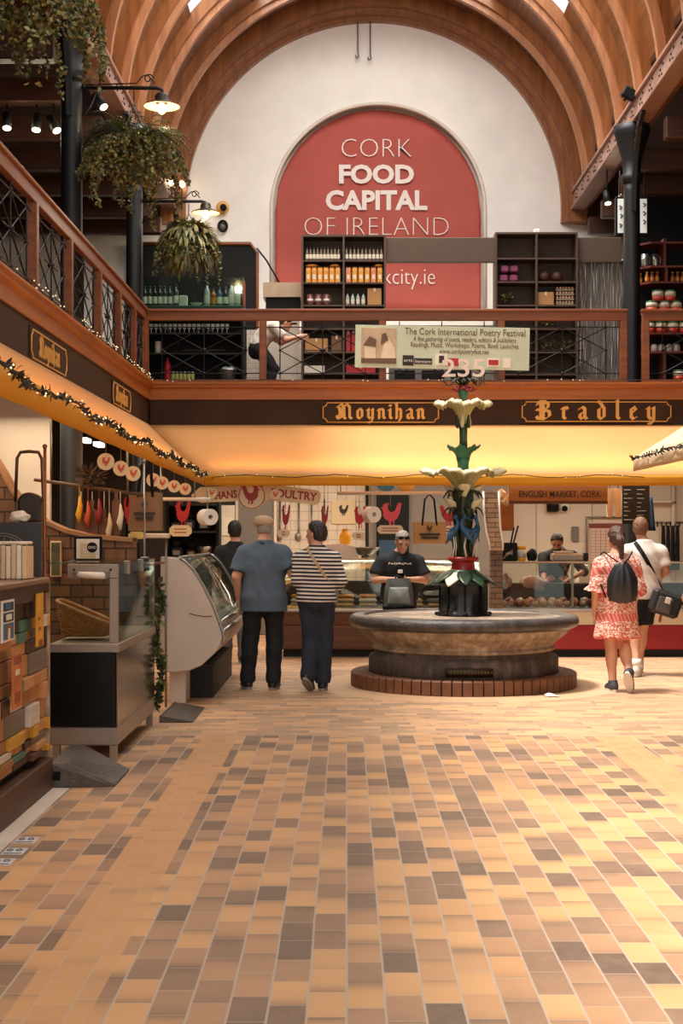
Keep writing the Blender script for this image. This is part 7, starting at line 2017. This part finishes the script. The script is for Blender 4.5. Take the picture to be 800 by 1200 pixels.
# the man behind the fountain --------------------------------------------------
D = 16.75
r, j, hp, to = person('grey haired man in black T-shirt looking at his phone behind the fountain', (ax(468, D), D, 0), PI,
    dict(pelvis=(0, -.08, .9), waist=(0, -.05, 1.04), neck=(0, .04, 1.37), head=(-.03, .11, 1.5), shl=(-.21, .03, 1.31), shr=(.21, .03, 1.31), ell=(-.29, .06, 1.06), wrl=(-.115, .32, 1.07), elr=(.29, .06, 1.06), wrr=(.095, .32, 1.07)),
    bulk=1.2, look=(-.12, 1, -.55), limb=1.12, hair='short', hairmat=M_hgrey, visible_face=True,
    clothes=(dict(kind='shirt', mat=M_blacktee, hem=.82, sleeve=.75, t=.018, flare=.02, hang=.02, name='t_shirt'), dict(kind='trousers', mat=M_blacktr, hem=.07)), shoes=(M_shoe, M_soled),
    hands=((1, .6, .15), (-1, .5, .15)), pnorm=((0, -.4, 1), (0, -.4, 1)), curl=.7)
mb = MB()
for s in (-1, 1): mb.ball(hp(s*.036, .078, .098), (.032, .018, .02), 12, 8)
mb.tube([hp(-.088, .0, .07), hp(-.072, .06, .098), hp(0, .088, .102), hp(.072, .06, .098), hp(.088, .0, .07)], .005, 6)
mb.build('sunglasses', M_black, r, world=False)
mb = MB(); 
for k in range(9):
    mb.tube([(-.13+.03*k, .19, 1.235+.008*(k % 3)), (-.115+.03*k, .193, 1.26-.007*(k % 2)), (-.105+.03*k, .19, 1.24)], .0055, 5)
mb.build('chest_print', M_label, r, world=False)
mb = MB(); mb.rbox(-.028, .028, .225, .235, 1.1, 1.18, .004); mb.build('paper_tag', M_paper, r, world=False)
c = world_of(r, (0, .4, 1.1)); t = thing('phone', 'black phone held by the man behind the fountain', 'phone', c)
MB().rbox(-.04, .04, -.006, .006, -.075, .075, .006, M=Matrix.Translation(c) @ Matrix.Rotation(.9, 4, 'X')).build('case', M_black, t)
MB().rbox(-.036, .036, .005, .008, -.068, .068, .002, M=Matrix.Translation(c) @ Matrix.Rotation(.9, 4, 'X')).build('screen', M_darkwall, t)
D = 16.28
t = thing('backpack', 'dark green grey backpack standing on the fountain rim in front of the man', 'backpack', (ax(467, D), D, .75))
def bp(u, v):
    a = u*2*PI; w = .17*(1-.25*v**3); d = .105*(1-.35*v**2); c_, s_ = math.cos(a), math.sin(a)
    return (ax(467, D)+w*math.copysign(abs(c_)**.5, c_), D+d*math.copysign(abs(s_)**.6, s_)+.008*math.sin(u*40+v*9), 0.758+.33*v)
M_pack_g = mat('backpack_fabric', (78, 80, 72), .4, var=.35, scale=6, bump=.3, bscale=25)
mb = MB().grid(bp, 40, 14)
for k in (0, 1): mb.add([bp(i/40, k) for i in range(40)], [tuple(range(40))])
mb.build('sack', M_pack_g, t)
MB().grid(lambda u, v: (ax(467, D)+(.26*(u-.5))*(1-.2*v), D-.11+.02*v*v-.03*math.sin(PI*u)*math.sin(PI*v), .8+.19*v), 12, 8).build('front_pocket', mat('pocket_grey', (120, 122, 112), .35, var=.3, scale=5), t, solid=.02)
MB().tube([(ax(467, D)-.05, D, 1.06), (ax(467, D)-.03, D, 1.11), (ax(467, D)+.03, D, 1.11), (ax(467, D)+.05, D, 1.06)], .012, 6).build('grab_loop', M_black, t)
MB().tube([bp(i/40, .03) for i in range(40)], .02, 6, closed=True).build('base_piping', M_black, t)
# the butcher ------------------------------------------------------------------
D = 19.95
r, j, hp, to = person('butcher in black shirt with dark beard bending over the meat counter', (ax(652, D), D, 0), PI,
    dict(pelvis=(0, -.2, .95), waist=(0, -.12, 1.1), neck=(.0, .12, 1.36), head=(.03, .25, 1.475), shl=(-.22, .08, 1.32), shr=(.2, .1, 1.3), ell=(-.34, .22, 1.07), wrl=(-.12, .45, .985), elr=(.22, .3, 1.04), wrr=(.25, .52, .95)),
    skin='tan', bulk=1.12, look=(.25, 1, -.75), hair='beard', hairmat=M_hblack, visible_face=True,
    clothes=(dict(kind='shirt', mat=M_blacktee, hem=.85, sleeve=1.1, t=.018, name='work_shirt'), dict(kind='trousers', mat=M_blacktr, hem=.07)), shoes=(M_shoe, M_soled), hands=((.8, .7, -.3), (.1, 1, -.3)), pnorm=((0, 0, -1), (0, 0, -1)), curl=.6)
p = at(626, 682, 19.3); ob = lump(.2, .13, .11, 301, 18, 12, .3).build('meat_pack', mat('meat_in_film', (206, 132, 116), .15, var=.3, scale=12, col2=(236, 206, 194))); ob.location = p-Vector((0, 0, .12)); tag(ob, 'film wrapped pink meat joint held by the butcher over the counter', 'meat')
p = at(592, 680, 19.1); ob = lump(.09, .08, .1, 302, 16, 12, .5).build('meat_joint', M_meat[3]); ob.location = p-Vector((0, 0, .12)); tag(ob, 'pale pink meat joint hanging against the brick pillar inside the glass', 'meat')
# the woman in the pink dress ----------------------------------------------------
D = 14.5
M_dress = dress_print()
r, j, hp, to = person('woman in pink patterned dress with a ponytail walking away at the right', (ax(722, D), D, 0), .0,
    dict(pelvis=(0, 0, .9), waist=(-.0, 0, 1.05), neck=(-.0, -.02, 1.38), head=(-.0, .02, 1.545), shl=(-.165, -.02, 1.32), shr=(.165, -.02, 1.32), ell=(-.215, -.05, 1.06), wrl=(-.22, .02, .83), elr=(.21, -.04, 1.06), wrr=(.2, .12, .88),
         hil=(-.085, 0, .88), hir=(.085, 0, .88), knl=(-.055, .03, .47), anl=(-.04, -.02, .09), knr=(.085, .05, .47), anr=(.1, -.16, .2)),
    bulk=1.02, look=(-.15, 1, -.1), limb=1.05, hair='pony', hairmat=M_hbrown,
    clothes=(dict(kind='dress', mat=M_dress, hem=.545, flare=.25, sleeve=1.12, cuff=.05, t=.02),), shoes=(M_shoeg, M_solew), toes=((-.15, 1, 0), (.35, .75, -1.2)), hands=((0, .1, -1), (-.2, .4, -1)))
t = thing('drawstring_bag', 'black drawstring backpack on the back of the pink dress', 'backpack', world_of(r, (0, -.25, .94)))
rx, ry = r.location.x, r.location.y
def dbg(u, v):
    a = u*2*PI; w = .03+.125*min(1, (1-v)*2.1)**.6*(1-.12*(v < .1)); d = .02+.07*math.sin(PI*min(1, .18+.8*(1-v)))
    return (rx+.015+(w+.008*math.sin(a*8)*v)*math.cos(a), ry-.235+d*math.sin(a)+.006*math.cos(a*9), .92+.385*v+.014*math.cos(a*2))
mb = MB().grid(dbg, 48, 16); mb.add([dbg(i/48, 0) for i in range(48)], [tuple(range(48))])
mb.build('sack', mat('black_nylon', (36, 37, 42), .35, var=.25, bump=.4, bscale=22), t)
for s in (-1, 1):
    MB().tube([(rx+.015+.02*s, ry-.235, 1.3), (rx+.09*s, ry-.2, 1.36), (rx+.14*s, ry-.1, 1.415), (rx+.155*s, ry+.02, 1.39)], .0075, 6).build('cord', M_black, t)
    MB().tube([(rx+.155*s, ry+.04, 1.3), (rx+.2*s, ry-.07, 1.15), (rx+.14*s, ry-.2, .96)], .0075, 6).build('cord', M_black, t)
# man with the messenger bag -----------------------------------------------------
D = 16.2
M_sock = fabric('white_sock', (226, 220, 208), .03)
r, j, hp, to = person('man in white T-shirt and black shorts walking beyond the pink dress', (ax(754, D), D, 0), .0,
    dict(pelvis=(0, 0, .98), waist=(0, 0, 1.13), neck=(-.0, -.01, 1.5), head=(-.03, .03, 1.655), shl=(-.2, -.01, 1.44), shr=(.19, -.01, 1.44), ell=(-.25, .0, 1.18), wrl=(-.2, .2, 1.05), elr=(.245, -.02, 1.17), wrr=(.19, .16, 1.06),
         hil=(-.09, 0, .96), hir=(.09, 0, .96), knl=(-.11, -.0, .52), anl=(-.12, -.2, .1), knr=(.02, .15, .52), anr=(-.0, .25, .09)),
    bulk=1.1, look=(.25, 1, 0), hair='short', hairmat=M_hblond,
    clothes=(dict(kind='shirt', mat=M_whitetee, hem=.86, sleeve=.75, t=.018, hang=.02, flare=.02, name='t_shirt'), dict(kind='trousers', mat=M_blacktr, hem=.5, cut=.56, wide=.03, t=.026, name='shorts')), shoes=(mat('white_trainer', (206, 198, 188), .6), M_solew), toes=((.35, 1, 0), (.1, 1, 0)), hands=((.2, 1, .1), (-.2, 1, .2)))
for s in 'lr': 
    a = j['an'+s]; MB().tube([a+Vector((0, 0, .0)), a+Vector((0, 0, .1))], [.05, .052], 14).build('sock', M_sock, r, world=False)
mb = MB(); mb.tube([(.205, -.06, .95), (.2, -.075, .8), (.16, -.09, .6)], .016, 6); mb.build('shorts_stripe', mat('stripe_pink', (170, 76, 88), .8), r, world=False)
t = thing('shoulder_bag', 'black shoulder bag with grey pocket hanging behind the man in white', 'bag', world_of(r, (.27, -.17, .7)))
bx_, by_ = r.location.x, r.location.y
Mx = Matrix.Translation((bx_+.2, by_-.2, .82)) @ Matrix.Rotation(.32, 4, 'Y')
MB().rbox(-.17, .17, -.07, .07, -.14, .13, .035, M=Mx).build('body', mat('bag_black', (34, 33, 34), .6, var=.2), t)
MB().rbox(-.1, .06, -.085, -.068, -.11, .06, .01, M=Mx).build('front_pocket', mat('bag_grey', (86, 80, 74), .6), t)
MB().rbox(-.03, .03, -.093, -.084, -.0, .07, .005, M=Mx).build('label_patch', M_label, t)
mb = MB(); pts = []
for k in range(15):
    u = k/14; x = -.11+.3*u; z = 1.5-.55*u; y = -.35
    while y < 0:
        if float(to(np.array([[[[x, y, z]]]], np.float32), .026)[0, 0, 0]) < 0: break
        y += .004
    pts.append(Vector((bx_+x, by_+y, z)))
for a, b_ in zip(pts, pts[1:]): mb.beam(a, b_, .045, .006, (b_-a).cross(Vector((1, 0, 1))))
mb.build('strap', M_black, t)
# person at the right picture edge, worker on the gallery --------------------------
D = 15.2
person('person in pink top at the right picture edge, only the bent arm showing', (ax(832, D), D, 0), .3,
       dict(ell=(-.27, -.08, 1.13), wrl=(-.235, .1, .95)), clothes=(dict(kind='shirt', mat=fabric('salmon_top', (222, 140, 118)), hem=.86, sleeve=.7, t=.016), dict(kind='trousers', mat=M_jean, hem=.07)), hair='short', hairmat=M_hbrown, shoes=(M_shoe, M_soled), hands=((.2, .8, -.5), (0, 0, -1)))
D = 21.7
r, j, hp, to = person('worker in white T-shirt and black cap bending over behind the gallery railing', (ax(314, D), D, 3.665), -PI/2+.15,
    dict(pelvis=(0, -.16, .74), waist=(0, -.1, .88), neck=(0, .13, 1.1), head=(0, .27, 1.13), shl=(-.19, .1, 1.07), shr=(.19, .1, 1.07), ell=(-.22, .22, .85), wrl=(-.16, .42, .92), elr=(.22, .24, .84), wrr=(.16, .44, .9), hil=(-.09, -.14, .73), hir=(.09, -.14, .73), knl=(-.1, .06, .42), knr=(.1, .08, .42)),
    look=(0, 1, -.45), hair='short', hairmat=M_hblack, clothes=(dict(kind='shirt', mat=M_whitetee, hem=-.0, local_hem=True, sleeve=.8, t=.018, name='t_shirt'), dict(kind='trousers', mat=M_blacktr, hem=.07)), shoes=(M_shoe, M_soled), hands=((0, 1, .1), (0, 1, .1)))
mb = MB(); c = hp(0, -.012, .055); mb.ball(c, (.1, .1, .085), 18, 10); mb.build('cap', M_black, r, world=False)
mb = MB(); mb.ball(hp(0, .12, .04), (.06, .05, .014), 14, 6); mb.build('cap_peak', M_black, r, world=False)
# ------------------------------------------------------------------ hanging baskets
def strand(mb, p0, out, length, rn, dens=42, L=.05, W=.03, curve=1.0, mats=5, wob=.05):
    """a trailing stem with leaves; leaves bounce around a curve that arches out and falls"""
    p = Vector(p0); d = Vector(out); step = .035; n = max(3, int(length/step)); pts = [p.copy()]
    for i in range(n):
        d = (d+Vector((rn.gauss(0, wob), rn.gauss(0, wob), -.16*curve))).normalized(); p = p+d*step; pts.append(p.copy())
    k = int(length*dens)
    for i in range(k):
        q = pts[rn.randrange(len(pts))]; dd = rdir(rn, -.2)
        leaf(mb, q, dd, rdir(rn), L*rn.uniform(.6, 1.3), W*rn.uniform(.7, 1.2), rn.randrange(mats))
    return pts
def frond(mb, ms, p0, out, length, rn, W=.05, droop=1.0, mi=0):
    p = Vector(p0); d = Vector(out).normalized(); n = 14; step = length/n; pts = [p.copy()]
    for i in range(n):
        d = (d+Vector((0, 0, -.13*droop))).normalized(); p = p+d*step; pts.append(p.copy())
        s = d.cross(Vector((0, 0, 1))).normalized(); w = W*math.sin(PI*min(1, (i+1.5)/(n+1.5)))+.008
        for sg_ in (-1, 1): leaf(mb, p, s*sg_+d*.45, Vector((0, 0, 1)), w*1.6, .016, mi)
    ms.tube(pts, .004, 4)
def basket_plant(label, c, r, build_fn, chain_top, seed, mats):
    rn = random.Random(seed)
    t = thing('hanging_basket', label, 'hanging plant', c)
    MB().lathe([(.02, -r*.75), (r*.6, -r*.55), (r*.92, -.05), (r, 0), (r*.9, 0), (.001, -.06)], c, 20).build('basket', mat('coir_basket', (74, 54, 36), .9, var=.3), t)
    mb, ms = MB(), MB()
    build_fn(mb, ms, Vector(c), rn)
    f = mb.build('foliage', mats, t, recalc=False); f['kind'] = 'stuff'
    if ms.v: tag(ms.build('stems', M_leafs[2], f), None, None, None, 'stuff')
    for k in range(3):
        a = 2*PI*k/3; MB().tube([(c[0]+r*.95*math.cos(a), c[1]+r*.95*math.sin(a), c[2]), (c[0], c[1], chain_top-.15)], .006, 5).build('chain', M_iron, t)
    MB().tube([(c[0], c[1], chain_top-.15), (c[0], c[1], chain_top)], .008, 5).build('hook', M_iron, t)
G2 = [mat('basket_leaf_%d' % i, c, .55, var=.25, scale=14) for i, c in enumerate(((98, 106, 58), (136, 134, 76), (72, 84, 52), (158, 148, 94), (118, 96, 56)))]
PD = 15.6
def plant_a(mb, ms, c, rn):
    for i in range(80):
        a = rn.uniform(0, 2*PI); frond(mb, ms, c+Vector((.12*math.cos(a), .12*math.sin(a), .02)), (math.cos(a), math.sin(a), rn.uniform(.0, 2.2)), rn.uniform(.38, .6), rn, .062, 1.05, rn.choice((0, 1, 2, 2, 3)))
    for i in range(75):
        a = rn.uniform(0, 2*PI); k = math.cos(a); strand(mb, c+Vector((.22*k, .22*math.sin(a), 0)), (k*.7, math.sin(a)*.7, .3), rn.uniform(.35, 1.15) if abs(k-.1) < .75 else rn.uniform(.3, .7), rn, 95, .05, .036)
_pa = plant_a
def plant_a(mb, ms, c, rn):
    _pa(mb, ms, c, rn)
    for i in range(1500):
        d = rdir(rn); r = rn.random()**.4; q = c+Vector((d.x*.4*r, d.y*.36*r, -.16+d.z*.36*r)); leaf(mb, q, rdir(rn, -.3), rdir(rn), .05*rn.uniform(.7, 1.3), .036, rn.randrange(5))
basket_plant('large trailing fern basket hanging by the column lamp', at(157, 168, 15.9), .24, plant_a, az(103, 15.9)-.03, 11, G2)
def plant_b(mb, ms, c, rn):
    for i in range(420):
        a = rn.uniform(0, 2*PI); d = Vector((math.cos(a), math.sin(a), rn.uniform(-1.0, 1.8))).normalized(); p = c+Vector((d.x*.14, d.y*.14, d.z*.1))
        pts = [p+d*(.12*k)+Vector((0, 0, -.03*k*k)) for k in range(4)]
        for k in range(3): leaf(mb, pts[k], pts[k+1]-pts[k], (0, 0, 1), rn.uniform(.14, .26), rn.uniform(.03, .05), rn.randrange(5))
    for i in range(44):
        a = rn.uniform(0, 2*PI); strand(mb, c+Vector((.15*math.cos(a), .15*math.sin(a), 0)), (math.cos(a), math.sin(a), .2), rn.uniform(.35, .8), rn, 70, .05, .03)
basket_plant('bushy hanging plant with pointed leaves above the bar', at(221, 278, 20.62), .22, plant_b, az(236, 20.62)-.03, 12, G2)
def plant_c(mb, ms, c, rn):
    for i in range(110):
        a = rn.uniform(0, 2*PI); strand(mb, c+Vector((.22*math.cos(a), .22*math.sin(a), .02)), (math.cos(a), math.sin(a), .3), rn.uniform(.3, .95), rn, 80, .05, .036)
_pc = plant_c
def plant_c(mb, ms, c, rn):
    _pc(mb, ms, c, rn)
    for i in range(500):
        d = rdir(rn); r = rn.random()**.4; q = c+Vector((d.x*.36*r, d.y*.36*r, -.1+d.z*.25*r)); leaf(mb, q, rdir(rn, -.3), rdir(rn), .05*rn.uniform(.7, 1.3), .036, rn.randrange(5))
basket_plant('trailing hanging basket cut off by the top left corner of the picture', at(40, -8, 12.2), .24, plant_c, 7.6, 13, G2)
# ivy on the corner of the display cabinet
rn = random.Random(77); mb = MB(); ms = MB()
pts = [Vector((c1+.03+.02*math.sin(k*.9), cy1+.04, 1.18-.085*k)) for k in range(13)]
ms.tube(pts, .006, 5)
for i in range(260):
    k = rn.randrange(12); p = pts[k].lerp(pts[k+1], rn.random()); leaf(mb, p, rdir(rn, -.2), rdir(rn), rn.uniform(.04, .075), rn.uniform(.03, .05), rn.choice((0, 2, 2, 0, 1)))
t = thing('ivy_garland', 'ivy garland trailing down the far corner of the display cabinet', 'ivy', (c1+.03, cy1+.04, .1))
f = mb.build('ivy_leaves', M_leafs, t, recalc=False); f['kind'] = 'stuff'
ms.build('vine', M_leafs[2], t)
# ------------------------------------------------------------------ bracket lamps
M_glow = mat('lamp_glow', (255, 226, 170), .3, var=0, emit=14)
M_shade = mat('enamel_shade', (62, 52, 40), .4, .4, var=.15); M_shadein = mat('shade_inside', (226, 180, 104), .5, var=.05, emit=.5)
def bracket_lamp(colx, px, arm_y, lamp_y, D, label):
    q = D/F; x0, x1 = colx+.11, ax(px-3, D); z = az(arm_y, D)
    c = at(px, lamp_y, D)
    t = thing('bracket_lamp', label, 'lamp', (colx+.12, D, z))
    MB().tube([(x0, D, z), (x1-.02, D, z), (c.x, D, z-.02), (c.x, D, c.z+.14)], .022, 8).build('arm', M_iron, t)
    mb = MB()
    mb.tube([(x0, D, z+.03)]+[(x1-.25+.2*k/10, D, z+.05+.09*math.sin(PI*k/10)) for k in range(11)], .008, 5)
    mb.tube([(x1-.12+.06*math.cos(a)*(1-a/9), D, z+.1+.06*math.sin(a)*(1-a/9)) for a in [k*.5 for k in range(14)]], .008, 5)
    mb.tube([(x0, D, z-.32), (x0+.1, D, z-.2), (x0+.16, D, z-.06), (x0+.3, D, z)], .012, 6)
    mb.build('scroll', M_iron, t)
    sh = MB().lathe([(.035, .14), (.06, .13), (.075, .1), (.075, .05), (.13, .03), (.2, .0), (.205, -.012)], c, 24, caps=False).build('shade', M_shade, t, solid=.006)
    MB().lathe([(.07, .03), (.125, .02), (.195, -.008)], c, 24, caps=False).build('reflector', M_shadein, sh)
    MB().ball((c.x, c.y, c.z-.03), (.05, .05, .06), 12, 8).build('bulb', M_glow, t)
    lamp('bracket_bulb', 'POINT', (c.x, c.y, c.z-.12), (0, 0, 0), 28, (1, .78, .5), shadow_soft_size=.05)
    return t
bracket_lamp(-3.05, 189.5, 103, 124, 15.9, 'lit iron bracket lamp above the large fern basket')
bracket_lamp(-3.05, 241, 236, 249, 20.62, 'lit iron bracket lamp in front of the white wall above the bushy plant')
# track spotlights in the aisles
def spot(px, py, D, tilt, label, on=False, group=None, top=7.435):
    t = thing('track_spotlight', label, 'spotlight', at(px, py-14, D)); c = at(px, py, D)
    d = Vector((math.sin(tilt), -.35, -math.cos(tilt))).normalized()
    MB().tube([c-d*.12, c+d*.1], [.05, .062], 12).build('can', M_black, t)
    MB().tube([c+d*.1, c+d*.106], [.05, .05], 12).build('lens', M_glow if on else M_shadein, t)
    MB().tube([c-d*.05, (c.x, c.y, c.z+.12), (c.x, c.y, top)], .012, 6).build('stem', M_black, t)
    if on: lamp('spot_bulb', 'POINT', c+d*.16, (0, 0, 0), 8, (1, .85, .6), shadow_soft_size=.04)
for i, (x, y, D, tl) in enumerate(((8, 142, 17.7, .1), (43, 144, 17.7, .0), (63, 146, 17.7, .5))): spot(x, y, D, tl, 'black track spotlight in the left aisle roof, %s from the picture edge' % wh[i], True, top=6.9)
spot(117, 119, 17.7, .6, 'lit spotlight just right of the near column', True)
spot(207, 257, 25.5, .2, 'lit spotlight over the bar left of the bushy plant', True)
spot(711, 232, 23.0, .1, 'lit spotlight under the right girder', True)
for x, y in ((201, 214), (213, 216)):
    c = at(x, y, 25.0 if x < 205 else 25.9); t = thing('globe_lamp', 'small glowing globe lamp under the left girder, %s' % ('nearer the basket' if x < 205 else 'nearer the white wall'), 'lamp', c)
    MB().ball(c, .06, 12, 8).build('globe', M_glow, t); MB().tube([c+Vector((0, 0, .05)), (c.x, c.y, 7.44)], .01, 6).build('stem', M_black, t)
t = thing('floodlight', 'small black floodlight box on the right girder', 'floodlight', at(737, 112, 20.0))
MB().rbox(-.1, .1, -.05, .05, -.08, .08, .02, M=Matrix.Translation(at(737, 110, 20.2)) @ Matrix.Rotation(.5, 4, 'Y')).build('housing', M_black, t)
MB().tube([at(737, 110, 20.2), at(731, 118, 20.2)], .02, 6).build('bracket', M_black, t)
